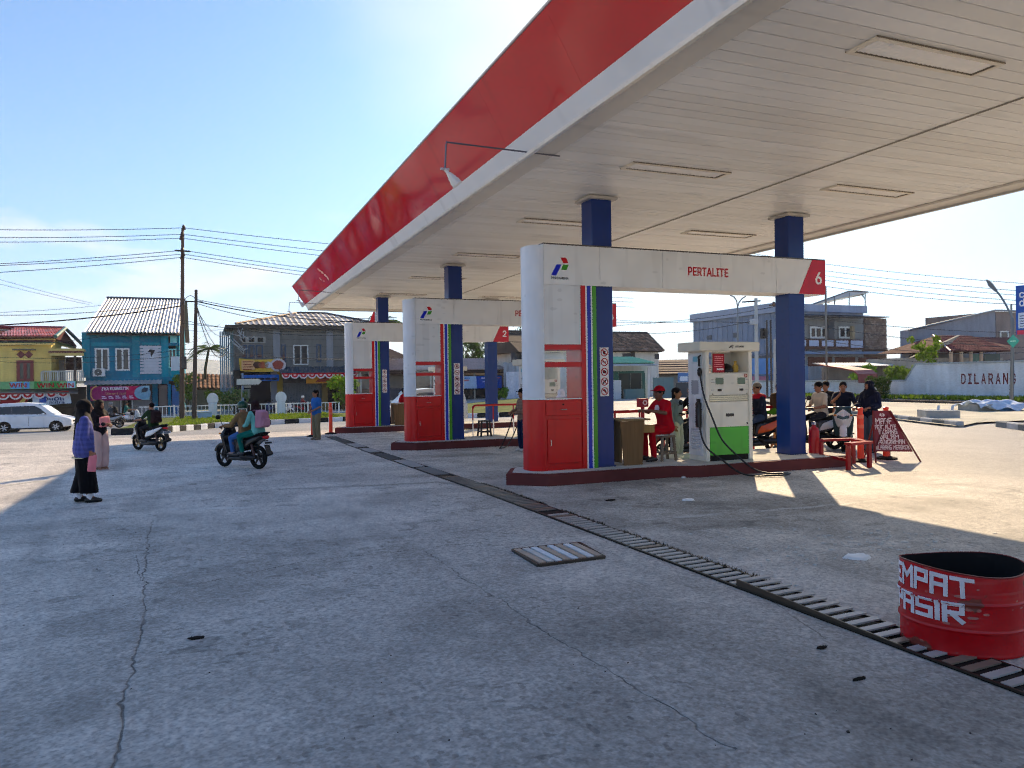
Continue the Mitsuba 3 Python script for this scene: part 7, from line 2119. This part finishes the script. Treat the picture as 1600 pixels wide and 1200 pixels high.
    if extra:
        extra(t, put_, j, F)
    return t


def face_to(dx, dy):
    return math.atan2(-dx, dy)


def backpack(col, z0=0.0):
    def f(t, put_, j, F):
        c = j['chest'] + np.array([0, -.20, -.03 + z0])
        b = M(np.vstack([ball(c + np.array(v), .05) for v in ((-.10, .05, .16), (.10, .05, .16), (-.12, .05, -.17), (.12, .05, -.17), (-.10, -.08, -.16), (.10, -.08, -.16), (-.08, -.05, .13), (.08, -.05, .13))]))
        b = b + M(np.vstack([ball(c + np.array(v), .03) for v in ((-.08, -.13, -.02), (.08, -.13, -.02), (-.09, -.13, -.15), (.09, -.13, -.15))]))
        put_('backpack', finish(b, 0.04, 4), col, 'cloth')
        for s in (-1, 1):
            put_('strap', tube([c + [s * .09, .03, .2], j['sho' + ('R' if s > 0 else 'L')] * .8 + j['neck'] * .2 + [0, 0, .06], j['chest'] + [s * .10, .12, .02], j['waist'] + [s * .12, .02, .0]], 0.018, 6), tuple(int(x * .7) for x in col), 'cloth')
    return f


RIDE = dict(base=(0, -.22, .87), lean=0.10, kneL=(-.15, .20, .74), kneR=(.15, .20, .74), ankL=(-.13, .17, .40), ankR=(.13, .17, .40), elbL=(-.29, .02, 1.05), elbR=(.29, .02, 1.05), wriL=(-.31, .26, 1.04), wriR=(.31, .26, 1.04),
            handL=(0.05, 1, -.15), handR=(-.05, 1, -.15))
PILL = dict(base=(0, -.60, .92), lean=0.12, kneL=(-.26, -.24, .80), kneR=(.26, -.24, .80), ankL=(-.23, -.30, .42), ankR=(.23, -.30, .42), elbL=(-.24, -.48, 1.08), elbR=(.24, -.48, 1.08), wriL=(-.17, -.30, 1.04), wriR=(.17, -.30, 1.04))
# ------------------------------------------------------------------ scooters and cars


def scooter(label, loc, rz, body=(20, 20, 22), panel=(230, 230, 230), seat=(22, 22, 24), rim=(40, 40, 42), scale=1.0, plate=True, steer=0.0, group=None, lamp=(214, 220, 224), rack=False, lean=0.0):
    t = thing('motor_scooter', label, 'scooter', group)

    def tr(m):
        v = np.asarray(m[0], float)
        if lean:
            c, s = math.cos(lean), math.sin(lean)
            v = np.stack([v[:, 0] * c - v[:, 2] * s, v[:, 1], v[:, 2] * c + v[:, 0] * s], 1)
        return move((v, m[1]), loc, rz, scale)

    def g(parent, name, m, c, mat='paint', sm=35):
        return part(parent, name, tr(m), c, mat, sm)
    R = 0.285
    for y, nm in ((0.64, 'front_wheel'), (-0.60, 'rear_wheel')):
        a = np.arange(14) * 2 * PI / 14
        ty = lathe([(R - .048 + .048 * math.cos(q), .05 * math.sin(q)) for q in a], 28, 'x', (0, y, R), True)
        w = g(t, nm, ty, (18, 18, 19), 'matte')
        g(w, 'rim', lathe([(R - .075, -.03), (R - .052, -.034), (R - .048, 0), (R - .052, .034), (R - .075, .03)], 28, 'x', (0, y, R), True), rim, 'metal')
        g(w, 'hub', cyl((-.06, y, R), (.06, y, R), .045, 12), (90, 90, 92), 'metal')
        for k in range(5):
            q = k * 2 * PI / 5 + .3
            d = np.array([0, math.cos(q), math.sin(q)])
            n = np.array([0, -math.sin(q), math.cos(q)])
            c = np.array([0, y, R])
            g(w, 'spoke', hull([c + d * r_ + n * w_ + np.array([x, 0, 0]) for r_, w_ in ((.035, .022), (.035, -.022), (R - .06, .013), (R - .06, -.013)) for x in (-.016, .016)]), rim, 'metal')
        g(w, 'disc', lathe([(.05, .07), (.11, .07), (.11, .074), (.05, .074)], 20, 'x', (0, y, R), True), (130, 130, 132), 'metal')
    fm = lambda m, L=0.05, it=5: finish(m, L, it)  # noqa: E731
    g(t, 'front_fender', fm(M(np.vstack([ball((0, .64 + .31 * math.cos(q), R + .31 * math.sin(q)), (.075, .03, .03)) for q in np.linspace(.35, 2.5, 6)])) - M(ball((0, .64, R - .02), (.2, .29, .29)))), panel, 'gloss', True)
    for s in (-1, 1):
        g(t, 'fork', tube([(s * .075, .64, R), (s * .07, .52, .62)], .022, 8), (70, 70, 72), 'metal')
    # leg shield and nose
    g(t, 'leg_shield', fm(join([bone(((-.15, .36, .40), .045), ((.15, .36, .40), .045), ((-.19, .46, .78), .045), ((.19, .46, .78), .045)), bone(((-.19, .46, .78), .04), ((.19, .46, .78), .04), ((-.12, .42, .94), .04), ((.12, .42, .94), .04))])), body, 'gloss', True)
    g(t, 'nose', fm(bone(((-.15, .52, .80), .05), ((.15, .52, .80), .05), ((0, .66, .72), .05), ((0, .56, .93), .05), ((0, .52, .55), .05), ((-.1, .50, .6), .04), ((.1, .50, .6), .04))), panel, 'gloss', True)
    g(t, 'headlamp', fm(bone(((-.10, .61, .80), .035), ((.10, .61, .80), .035), ((0, .665, .77), .04)), .03, 2), lamp, 'gloss', True)
    g(t, 'handlebar_cover', fm(bone(((-.13, .44, 1.0), .045), ((.13, .44, 1.0), .045), ((0, .52, .98), .06), ((0, .42, .92), .06))), body, 'gloss', True)
    for s in (-1, 1):
        g(t, 'handlebar', tube([(s * .10, .44, 1.0), (s * .24, .40, 1.02), (s * .36, .34, 1.01)], [.02, .018, .022], 8), (24, 24, 26), 'paint')
        g(t, 'brake_lever', tube([(s * .2, .45, 1.01), (s * .33, .42, 1.0)], .008, 5), (160, 160, 164), 'metal')
        mr = g(t, 'mirror', tube([(s * .2, .43, 1.03), (s * .26, .43, 1.17), (s * .3, .42, 1.22)], .008, 6), (22, 22, 24), 'paint')
        g(mr, 'mirror_glass', ell((s * .34, .42, 1.25), (.075, .018, .055), 12), (30, 32, 34), 'gloss', True)
        g(t, 'indicator', ell((s * .17, .575, .84), (.035, .03, .02), 8), (220, 130, 40), 'gloss', True)
    # floor, underframe, tail
    g(t, 'floor_board', fm(bone(((-.12, .32, .34), .05), ((.12, .32, .34), .05), ((-.13, -.02, .33), .05), ((.13, -.02, .33), .05)), .06, 3), (30, 30, 32), 'paint', True)
    g(t, 'belly', fm(bone(((-.10, .28, .24), .05), ((.10, .28, .24), .05), ((-.11, -.3, .25), .06), ((.11, -.3, .25), .06)), .06, 3), (34, 34, 36), 'paint', True)
    g(t, 'side_body', fm(join([bone(((-.12, .0, .45), .05), ((.12, .0, .45), .05), ((-.13, -.3, .52), .07), ((.13, -.3, .52), .07), ((-.11, -.05, .66), .06), ((.11, -.05, .66), .06), ((-.12, -.4, .66), .06), ((.12, -.4, .66), .06)), bone(((-.13, -.3, .58), .07), ((.13, -.3, .58), .07), ((-.07, -.82, .78), .045), ((.07, -.82, .78), .045))])), body, 'gloss', True)
    for s in (-1, 1):
        g(t, 'side_panel', fm(bone(((s * .165, -.04, .50), .03), ((s * .185, -.36, .56), .035), ((s * .165, -.12, .62), .03), ((s * .12, -.80, .79), .03), ((s * .16, -.45, .70), .03)), .05, 3), panel, 'gloss', True)
    g(t, 'seat', fm(join([bone(((-.09, .02, .76), .05), ((.09, .02, .76), .05), ((-.11, -.36, .745), .06), ((.11, -.36, .745), .06)), bone(((-.10, -.34, .76), .06), ((.10, -.34, .76), .06), ((-.07, -.80, .845), .05), ((.07, -.80, .845), .05))])), seat, 'cloth', True)
    g(t, 'tail_lamp', fm(bone(((-.07, -.87, .78), .03), ((.07, -.87, .78), .03), ((0, -.91, .76), .035)), .03, 2), (190, 20, 24), 'gloss', True)
    g(t, 'grab_rail', tube([(-.13, -.55, .80), (-.13, -.84, .88), (0, -.92, .89), (.13, -.84, .88), (.13, -.55, .80)], .018, 6), (40, 40, 42), 'metal', 40)
    g(t, 'rear_mudguard', fm(bone(((-.06, -.86, .68), .02), ((.06, -.86, .68), .02), ((-.06, -.98, .38), .015), ((.06, -.98, .38), .015)), .06, 2), (22, 22, 24), 'paint', True)
    if plate:
        g(t, 'number_plate', hull([(x, y, z) for x in (-.14, .14) for y, z in ((-.955, .60), (-.935, .68), (-.945, .60), (-.925, .68))]), (196, 198, 200), 'paint')
        g(t, 'plate_digits', hull([(x, y - .004, z) for x in (-.10, .10) for y, z in ((-.951, .625), (-.941, .665), (-.947, .625), (-.937, .665))]), (40, 40, 44), 'flat')
    g(t, 'engine', fm(join([bone(((-.14, -.18, .30), .07), ((-.14, -.6, .29), .06)), bone(((.02, -.2, .33), .09), ((-.06, -.35, .33), .09))]), .06, 3), (52, 52, 54), 'metal', True)
    g(t, 'exhaust', tube([(.10, -.1, .25), (.15, -.3, .24), (.17, -.42, .27), (.18, -.84, .38), (.18, -.86, .385)], [.02, .025, .05, .055, .03], 12), (48, 48, 50), 'metal', 40)
    g(t, 'shock_absorber', tube([(-.13, -.60, .34), (-.13, -.50, .62)], .03, 8), (60, 30, 30), 'paint')
    g(t, 'foot_peg', tube([(-.24, -.30, .36), (.24, -.30, .36)], .018, 6), (60, 60, 62), 'metal')
    return t


def ringsec(y, w, z0, z1, wt=None, r=0.08):
    """A rounded cross-section of a car body at length y."""
    wt = w if wt is None else wt
    r = min(r, (z1 - z0) / 2.2)
    pts = []
    for sx, zc, ww, a0 in ((1, z0 + r, w, -PI / 2), (1, z1 - r, wt, 0), (-1, z1 - r, wt, PI / 2), (-1, z0 + r, w, PI)):
        for k in range(4):
            a = a0 + k / 3 * PI / 2
            pts.append((sx * (ww - r) + r * math.cos(a), y, zc + r * math.sin(a)))
    return np.array(pts)


def car(label, loc, rz, col=(226, 228, 230), L=4.2, seats=True):
    t = thing('car', label, 'car')
    g = lambda name, m, c, mat='gloss', sm=40, p=None: part(p or t, name, move(m, loc, rz), c, mat, sm)  # noqa: E731
    g('body', loft([ringsec(*q) for q in ((-2.10, .66, .42, .86), (-2.06, .80, .30, 1.02), (-1.6, .84, .24, 1.04), (-.6, .85, .23, 1.02), (.6, .85, .23, 1.0), (1.15, .84, .24, .99), (1.6, .82, .26, .90), (1.92, .76, .30, .80), (2.08, .60, .36, .70))]), col)
    gh = [(-2.03, .76, .98, 1.22, .70), (-1.93, .76, .98, 1.60, .62), (-1.5, .77, .98, 1.70, .62), (-.4, .78, .98, 1.73, .62), (.35, .78, .97, 1.66, .61), (.70, .78, .97, 1.46, .64), (1.20, .78, .94, 1.04, .74)]
    g('cabin', loft([ringsec(y, w, a, b, wt, .06) for y, w, a, b, wt in gh]), col)
    xw = lambda z: .79 - (z - .98) * (.79 - .625) / .74 + .004  # noqa: E731
    for s in (-1, 1):
        for pts, nm in (([(-1.80, 1.08), (-.985, 1.06), (-.985, 1.52), (-1.66, 1.50)], 'side_window'), ([(-.975, 1.06), (-.078, 1.05), (-.078, 1.54), (-.975, 1.53)], 'side_window'), ([(-.068, 1.05), (.86, 1.04), (.42, 1.42), (.20, 1.53), (-.068, 1.54)], 'side_window')):
            g(nm, hull([(s * (xw(z) + d), y, z) for y, z in pts for d in (-.02, .003)]), (20, 20, 22), 'tint', False)
        g('door_handle', cbox((s * .86, -.72, .95), (.03, .17, .03), .008), (200, 202, 204))
        g('door_handle', cbox((s * .86, .20, .94), (.03, .17, .03), .008), (200, 202, 204))
        g('door_gap', hull([(s * (.851 + d), y, z) for y, z in ((-.08, .40), (-.065, .40), (-.08, .98), (-.065, .98)) for d in (-.01, .004)]), (60, 60, 62), 'flat', False)
        g('mirror', cbox((s * .92, .70, 1.06), (.18, .11, .12), .03), col)
        g('sill', box((s * .80, -1.1, .20), (s * .862, 1.0, .27)), (40, 40, 42), 'paint', False)
        g('head_lamp', hull([(s * x, y, z) for x, y, z in ((.55, 2.0, .66), (.55, 1.98, .78), (.79, 1.70, .72), (.79, 1.68, .83), (.74, 1.9, .66))]), (210, 216, 220))
        g('tail_lamp', hull([(s * x, y, z) for x, y, z in ((.62, -2.085, .82), (.62, -2.06, 1.0), (.82, -1.86, .86), (.82, -1.88, 1.02), (.6, -2.0, .9))]), (150, 16, 22))
        for y in (-1.32, 1.33):
            g('wheel_arch', lathe([(.001, .86), (.36, .86), (.36, .70), (.001, .70)], 24, 'x', (0, y, .31)) if s > 0 else lathe([(.001, -.70), (.36, -.70), (.36, -.86), (.001, -.86)], 24, 'x', (0, y, .31)), (14, 14, 15), 'matte')
            w = g('wheel', lathe([(.20, s * .66), (.29, s * .66), (.305, s * .70), (.305, s * .83), (.29, s * .868), (.20, s * .868)][::s], 28, 'x', (0, y, .305), True), (20, 20, 21), 'matte')
            g('rim', lathe([(.001, s * .845), (.06, s * .855), (.19, s * .85), (.21, s * .87), (.205, s * .8), (.001, s * .8)][::s], 28, 'x', (0, y, .305)), (120, 122, 126), 'metal', 40, w)
            for k in range(6):
                q = k * PI / 3 + .2
                d, n = np.array([0, math.cos(q), math.sin(q)]), np.array([0, -math.sin(q), math.cos(q)])
                c = np.array([0, y, .305])
                g('spoke', hull([c + d * r_ + n * w_ + np.array([s * x, 0, 0]) for r_, w_ in ((.03, .03), (.03, -.03), (.195, .022), (.195, -.022)) for x in (.85, .873)]), (190, 192, 196), 'metal', False, w)
    g('windscreen', hull([(x * k, y, z) for x, y, z, k in ((-.70, 1.12, 1.055, 1), (.70, 1.12, 1.055, 1), (-.58, .47, 1.60, 1), (.58, .47, 1.60, 1), (-.70, 1.14, 1.045, 1), (.70, 1.14, 1.045, 1))]), (20, 20, 22), 'tint', False)
    g('windscreen', hull([(x, y, z) for x, y, z in ((-.66, 1.16, 1.075), (.66, 1.16, 1.075), (-.56, .40, 1.665), (.56, .40, 1.665), (-.66, 1.1, 1.04), (.66, 1.1, 1.04), (-.56, .35, 1.63), (.56, .35, 1.63))]), (20, 20, 22), 'tint', False)
    g('rear_window', hull([(x, y, z) for x, y, z in ((-.60, -2.062, 1.10), (.60, -2.062, 1.10), (-.54, -1.99, 1.52), (.54, -1.99, 1.52), (-.60, -2.0, 1.10), (.60, -2.0, 1.10), (-.54, -1.9, 1.52), (.54, -1.9, 1.52))]), (20, 20, 22), 'tint', False)
    g('bumper', cbox((0, 2.02, .42), (1.3, .16, .2), .05), col)
    g('grille', cbox((0, 2.06, .60), (.7, .06, .12), .02), (30, 30, 32), 'paint')
    g('number_plate', cbox((0, 2.11, .43), (.42, .02, .1), .004), (30, 30, 32), 'paint')
    g('bumper', cbox((0, -2.07, .45), (1.4, .14, .24), .05), col)
    return t


UW = face_to(-0.6, 0.8)
# the two scooters crossing the forecourt
c1 = np.array((-1.442,23.218,-0.099)); c1[2] = float(terrain(c1[0], c1[1]))
scooter('white and black scooter with glowing red tail lamp ridden by the person in dark green', c1, UW, (24, 24, 26), (222, 222, 220), rim=(180, 160, 120), scale=0.83)
person('person in dark green shirt with a dark brown backpack riding the white and black scooter', posed(**RIDE), c1, UW, (34, 56, 34), (22, 24, 30), 'short', 'short', shoe=(50, 40, 36), extra=backpack((46, 30, 30)), scale=0.83)
c2 = np.array((0.707,17.040,-0.061)); c2[2] = float(terrain(c2[0], c2[1]))
scooter('black scooter with red tail lamp carrying two riders, in the middle of the forecourt', c2, UW, (16, 17, 18), (34, 34, 32), rim=(60, 60, 62), plate=True, scale=0.87)
person('person in brown jacket, blue jeans and green helmet driving the black scooter', posed(**{**RIDE, 'base': (0, -.14, .87)}), c2, UW, (128, 102, 72), (58, 96, 150), 'long', 'helmet', hair_col=(8, 62, 44), shoe=(150, 120, 110), curl=0.9, scale=0.87)
person('pillion passenger with dark headscarf, pink backpack and green trousers on the black scooter', posed(**PILL), c2, UW, (104, 170, 162), (14, 98, 88), 'long', 'hijab', hair_col=(44, 28, 30), shoe=(30, 30, 34), extra=backpack((172, 124, 142), 0.02), scale=0.87)
# far riders on the road at the left
f1 = np.array((-5.664,53.867,-1.007)); f2 = np.array((-4.854,58.092,-1.050))
scooter('grey scooter heading left on the far road, ridden by the person in a grey helmet', f1, face_to(-1, 0.1), (60, 62, 64), (150, 152, 154), plate=False)
person('person in grey helmet and dark jacket with black backpack riding left on the far road', posed(**RIDE), f1, face_to(-1, 0.1), (70, 74, 80), (44, 46, 52), 'long', 'helmet', hair_col=(96, 100, 106), extra=backpack((28, 28, 32)))
scooter('white scooter heading right on the far road below the maroon banner', f2, face_to(1, -0.1), (200, 206, 212), (226, 230, 232), plate=False)
person('person in black cap and teal shirt riding the white scooter on the far road', posed(**RIDE), f2, face_to(1, -0.1), (28, 92, 88), (196, 190, 186), 'short', 'short', cap=(26, 26, 30))
f3 = np.array((7.821,66.000,-1.147)); f3[2] = -1.05
scooter('red scooter passing behind the white fence, in front of the grey shutter', f3, face_to(1, 0), (110, 20, 30), (140, 24, 34), plate=False)
person('person in maroon jacket and white helmet riding behind the white fence', posed(**RIDE), f3, face_to(1, 0), (110, 24, 36), (40, 40, 46), 'long', 'helmet', hair_col=(216, 216, 214))
f4 = np.array((5.275,68.000,-1.148)); f4[2] = -1.05
scooter('parked dark blue scooter behind the fence at the grey shop house', f4, face_to(-0.4, 0.9), (20, 40, 90), (26, 52, 110), plate=False)
f5 = np.array((6.300,66.500,-1.120)); f5[2] = -1.05
scooter('parked white scooter behind the fence, right of the dark blue one', f5, face_to(0.7, -0.7), (210, 214, 216), (226, 228, 228), plate=False)
# cars
k = np.array((-9.300,51.824,-0.967)); k[2] = float(terrain(k[0], k[1]))
car('white seven seat car with dark windows on the far road at the left edge', k, face_to(1.0, -0.12))
k = np.array((9.051,33.500,0.413)); k[2] = float(terrain(k[0], 33.5))
car('silver car with a dark windscreen seen through the gantry window of the second island', k, face_to(-1, -0.08), (186, 190, 192))
# pump queue behind the nearest island
q1 = np.array([11.45, 13.75, float(terrain(11.45, 13.75))])
WL = face_to(-1, 0.06)
scooter('orange and black scooter waiting behind the near dispenser', q1, WL, (30, 28, 28), (206, 84, 24), rim=(190, 120, 60))
person('person in cap and red and navy jacket sitting on the orange scooter', posed(**{**RIDE, 'wriL': (-.2, .12, .98), 'wriR': (.2, .12, .98)}), q1, WL, (30, 34, 50), (52, 66, 88), 'long', 'short', shirt2=(176, 22, 40), cap=(120, 112, 96))
q2 = np.array([9.35, 13.25, float(terrain(9.35, 13.25))])
scooter('black scooter with red trim standing right behind the near dispenser', q2, face_to(-1, -0.05), (22, 22, 24), (120, 20, 28))
person('person in black jacket hidden behind the near dispenser, one arm on the handlebar', posed(**RIDE), q2, face_to(-1, -0.05), (22, 22, 26), (40, 42, 50), 'long', 'short', hair_col=(20, 18, 18))
q3 = np.array([13.25, 13.75, float(terrain(13.25, 13.75))])
scooter('white scooter under the person in the pale beige shirt, right of the near column', q3, WL, (60, 64, 70), (218, 222, 224))
person('person in black cap and pale beige shirt sitting on a white scooter', posed(**{**RIDE, 'wriL': (-.16, .14, 1.0), 'wriR': (.16, .14, 1.0), 'elbL': (-.25, -.1, 1.04), 'elbR': (.25, -.1, 1.04)}), q3, WL, (196, 186, 166), (36, 38, 46), 'short', 'short', cap=(20, 20, 22))
d4 = np.array([-0.72, -0.69])
fr = np.array((13.515,13.130,-0.021))
q4 = np.array([fr[0], fr[1], 0]) - np.array([d4[0], d4[1], 0]) * 0.64
q4[2] = float(terrain(q4[0], q4[1]))
scooter('white and teal scooter facing the camera between the bench and the orange post', q4, face_to(*d4), (50, 78, 86), (226, 230, 232), lamp=(70, 96, 104))
person('person in navy shirt with hand at the face, sitting on the white and teal scooter', posed(**{**RIDE, 'wriR': (.07, .12, 1.30), 'elbR': (.24, .06, 1.12), 'handR': (-.2, .1, 1)}), q4, face_to(*d4), (22, 28, 48), (30, 32, 42), 'short', 'short')
person('person in black hat and dark shirt standing behind the navy one on the scooter', posed(), q4 + np.array([0.72, 1.25, 0]), face_to(-1, -0.3), (26, 28, 34), (40, 40, 46), 'short', 'short', cap=(20, 20, 22))
hj = np.array((13.870,12.701,-0.017)); hj[2] = float(terrain(hj[0], hj[1]))
person('standing person with dark navy headscarf, navy top and grey blue trousers beside the scooters', posed(elbR=(.22, .02, 1.04), wriR=(.17, .24, 1.0), elbL=(-.22, .02, 1.04), wriL=(-.17, .24, 1.0)), hj, face_to(-1, -0.1), (24, 30, 52), (76, 88, 104), 'wide', 'hijab', hair_col=(22, 26, 42), wide=0.04, scale=1.02, shoe=(30, 30, 34))
br = np.array((12.989,14.600,0.913)); br[2] = float(terrain(br[0], 14.6))
person('person in dark brown shirt half hidden behind the near right column', posed(), br, face_to(-0.9, -0.4), (66, 50, 36), (40, 40, 44), 'short', 'short', scale=1.0)
bb = np.array((12.466,14.250,0.863))
t = thing('leaf_bundle', 'bundle of broad green leaves carried between the orange scooter and the column', 'leaves')
r = np.random.default_rng(3)
for k in range(14):
    a = r.uniform(0, 2 * PI)
    L_ = r.uniform(0.35, 0.6)
    d = np.array([math.cos(a), math.sin(a) * 0.6, r.uniform(-.25, .25)])
    s_ = np.array([-d[1], d[0], 0.3])
    c = bb + r.normal(size=3) * [.1, .06, .07]
    u = np.linspace(0, 1, 7)
    wd = 0.11 * np.sin(u * PI) ** 0.7
    sp = c + d * (L_ * u[:, None]) - np.array([0, 0, 1]) * (0.12 * u[:, None] ** 2)
    v = np.vstack([sp + s_ * wd[:, None], sp + [0, 0, -0.02], sp - s_ * wd[:, None]])
    f = []
    for i in range(6):
        f += [[i, i + 1, i + 8], [i, i + 8, i + 7], [i + 7, i + 8, i + 15], [i + 7, i + 15, i + 14]]
    part(t, 'leaf', (v, np.array(f)), (70, 120, 40), 'leaf', True)
gw = np.array((8.965,13.100,1.075)); gw[2] = float(terrain(gw[0], 13.1))
person('person in grey top and pale wide trousers standing behind the seated attendant', posed(), gw, face_to(0.5, -0.85), (112, 124, 130), (176, 174, 164), 'long', 'long', hair_col=(28, 24, 26), wide=0.05, scale=0.97)
# seated attendant at the near desk: local frame faces -x
at0 = np.array([7.92, 11.90, 0.2])
SIT = dict(base=(0, 0.0, .60), lean=0.20, kneL=(-.11, .40, .54), kneR=(.11, .40, .54), ankL=(-.12, .36, .095), ankR=(.12, .36, .095), elbL=(-.24, .20, .86), elbR=(.24, .20, .86), wriL=(-.12, .42, .90), wriR=(.12, .42, .90))


def red_logo(t, put_, j, F):
    put_('badge', ell(j['chest'] + [-0.02, .135, .03], (.07, .015, .07), 10), (206, 190, 196), 'cloth')


person('attendant in red cap and red uniform sitting at the near desk, writing', posed(**SIT), at0, face_to(-1, -0.08), (178, 14, 34), (168, 14, 30), 'short', 'short', cap=(160, 12, 30), skin=(110, 74, 58), shoe=(24, 24, 28), extra=red_logo, scale=1.04, fine=True)
a2 = np.array((6.830,28.350,0.642)); a2[2] = -0.12 + 0.2
person('attendant in red uniform behind the desk of the farthest island', posed(**SIT), a2 + [0.1, 0, 0], face_to(0.9, -0.4), (176, 16, 34), (160, 14, 30), 'short', 'short', scale=1.05)
stool(a2 + np.array([0.1, 0, 0]), (60, 52, 46), 'plastic_stool', 'stool under the attendant at the farthest desk')
pm = np.array((7.379,17.416,-0.064)); pm[2] = float(terrain(pm[0], pm[1]))
person('person in cap and brown checked shirt holding a hose, half hidden by the near gantry', posed(elbL=(-.2, .06, 1.05), wriL=(-.1, .27, 1.0), elbR=(.2, .06, 1.05), wriR=(.1, .27, 1.02)), pm, face_to(-1, -0.15), (132, 108, 94), (24, 34, 62), 'long', 'short', shirt_mat='plaid', cap=(20, 20, 22), wide=0.03, shoe=(206, 204, 200), scale=0.98)
h = np.array([pm + np.array(v) for v in ((-.27, 0.0, 1.0), (-.30, .1, .7), (-.40, .2, .35), (-.46, .4, .08), (-.3, .8, .03), (.1, 1.2, .12), (.6, 1.5, .9), (.95, 1.75, 1.7))])
from scipy.interpolate import CubicSpline
solo('loose_hose', 'black hose hanging in a loop from the hands of the person in the checked shirt', 'hose', tube(CubicSpline(np.linspace(0, 1, 8), h)(np.linspace(0, 1, 50)), 0.016, 8), (18, 18, 20), 'paint', 50)
wh = np.array((7.855,16.200,1.006)); wh[2] = float(terrain(wh[0], 16.2))
person('person with white headscarf seen through the window of the near gantry', posed(), wh, face_to(0.6, 0.8), (190, 192, 206), (90, 96, 120), 'long', 'hijab_long', hair_col=(216, 214, 226), scale=0.97)
# the standing people at the left
wl = np.array((-1.705,12.959,-0.020)); wl[2] = float(terrain(wl[0], wl[1]))


def pink_pouch(t, put_, j, F):
    c = j['wriR'] + np.array([0.0, 0.03, -.19])
    put_('pouch', finish(M(np.vstack([ball(c + np.array(v), .018) for v in ((0, -.03, .11), (0, .05, .12), (0, -.06, -.1), (0, .03, -.11), (.02, -.02, 0), (-.02, .0, 0))])), .03, 2), (224, 130, 140), 'cloth')
    put_('shirt_hem', tube([j['pel'] + np.array([.2 * math.cos(a), .16 * math.sin(a), -.155]) for a in np.linspace(0, 2 * PI, 20)], .008, 5), (206, 204, 170), 'cloth')
    for S in 'LR':
        a = j['ank' + S]
        put_('sock', cyl(a + [0, 0, -.03], a + [0, 0, .09], .045, 10), (216, 216, 220), 'cloth')


person('person standing in long black headscarf, blue checked shirt and black wide trousers', posed(elbR=(.22, -.02, 1.02), wriR=(.21, .06, .80), ankL=(-.10, -.06, .085), ankR=(.10, .06, .085), turn=-0.2), wl, face_to(1.0, 0.25), (78, 84, 146), (14, 14, 18), 'wide', 'hijab_long', hair_col=(16, 15, 20), wide=0.085, hem=0.07, long_shirt=1.0, shoe=(16, 16, 18), scale=0.97, extra=pink_pouch, fine=True, shirt_mat='plaid')
pk = np.array((-2.110,18.318,-0.073)); pk[2] = float(terrain(pk[0], pk[1]))


def pink_bag(t, put_, j, F):
    c = j['chest'] + np.array([0.02, .17, -.06])
    put_('bag', finish(M(np.vstack([ball(c + np.array(v), .03) for v in ((-.1, 0, .09), (.1, 0, .07), (-.12, .02, -.1), (.12, .02, -.1))])), .04, 2), (224, 140, 140), 'cloth')


person('standing person with black headscarf, dark top, pink bag and pale pink trousers looking down', posed(elbL=(-.2, .08, 1.02), wriL=(-.08, .24, 1.02), elbR=(.2, .08, 1.02), wriR=(.08, .25, 1.05), turn=0.0), pk, face_to(0.75, -0.66), (28, 24, 32), (196, 164, 158), 'long', 'hijab', hair_col=(24, 19, 21), wide=0.07, shoe=(212, 190, 176), barefoot=True, scale=0.94, extra=pink_bag, fine=True)
bl = np.array((3.297,24.731,-0.106)); bl[2] = float(terrain(bl[0], bl[1]))
person('standing person in blue T-shirt and khaki trousers with hands folded, at the farthest island', posed(elbL=(-.22, .0, 1.05), wriL=(-.07, .2, .93), elbR=(.22, .0, 1.05), wriR=(.07, .2, .93)), bl, face_to(-0.95, -0.45), (44, 96, 160), (122, 112, 88), 'short', 'bun', wide=0.02, shoe=(130, 110, 90), scale=1.0)
# ------------------------------------------------------------------ air
scene['air'] = {'type': 'homogeneous', 'albedo': {'type': 'rgb', 'value': [0.95, 0.95, 0.95]}, 'sigma_t': 0.0003}
scene['haze'] = {'type': 'cube', 'to_world': T4().translate([700.0, 1000.0, 70.0]).scale([3600.0, 3600.0, 110.0]), 'bsdf': {'type': 'null'}, 'interior': {'type': 'ref', 'id': 'air'}}
labels['haze'] = {'kind': 'stuff'}
scene['camera']['medium'] = {'type': 'ref', 'id': 'air'}
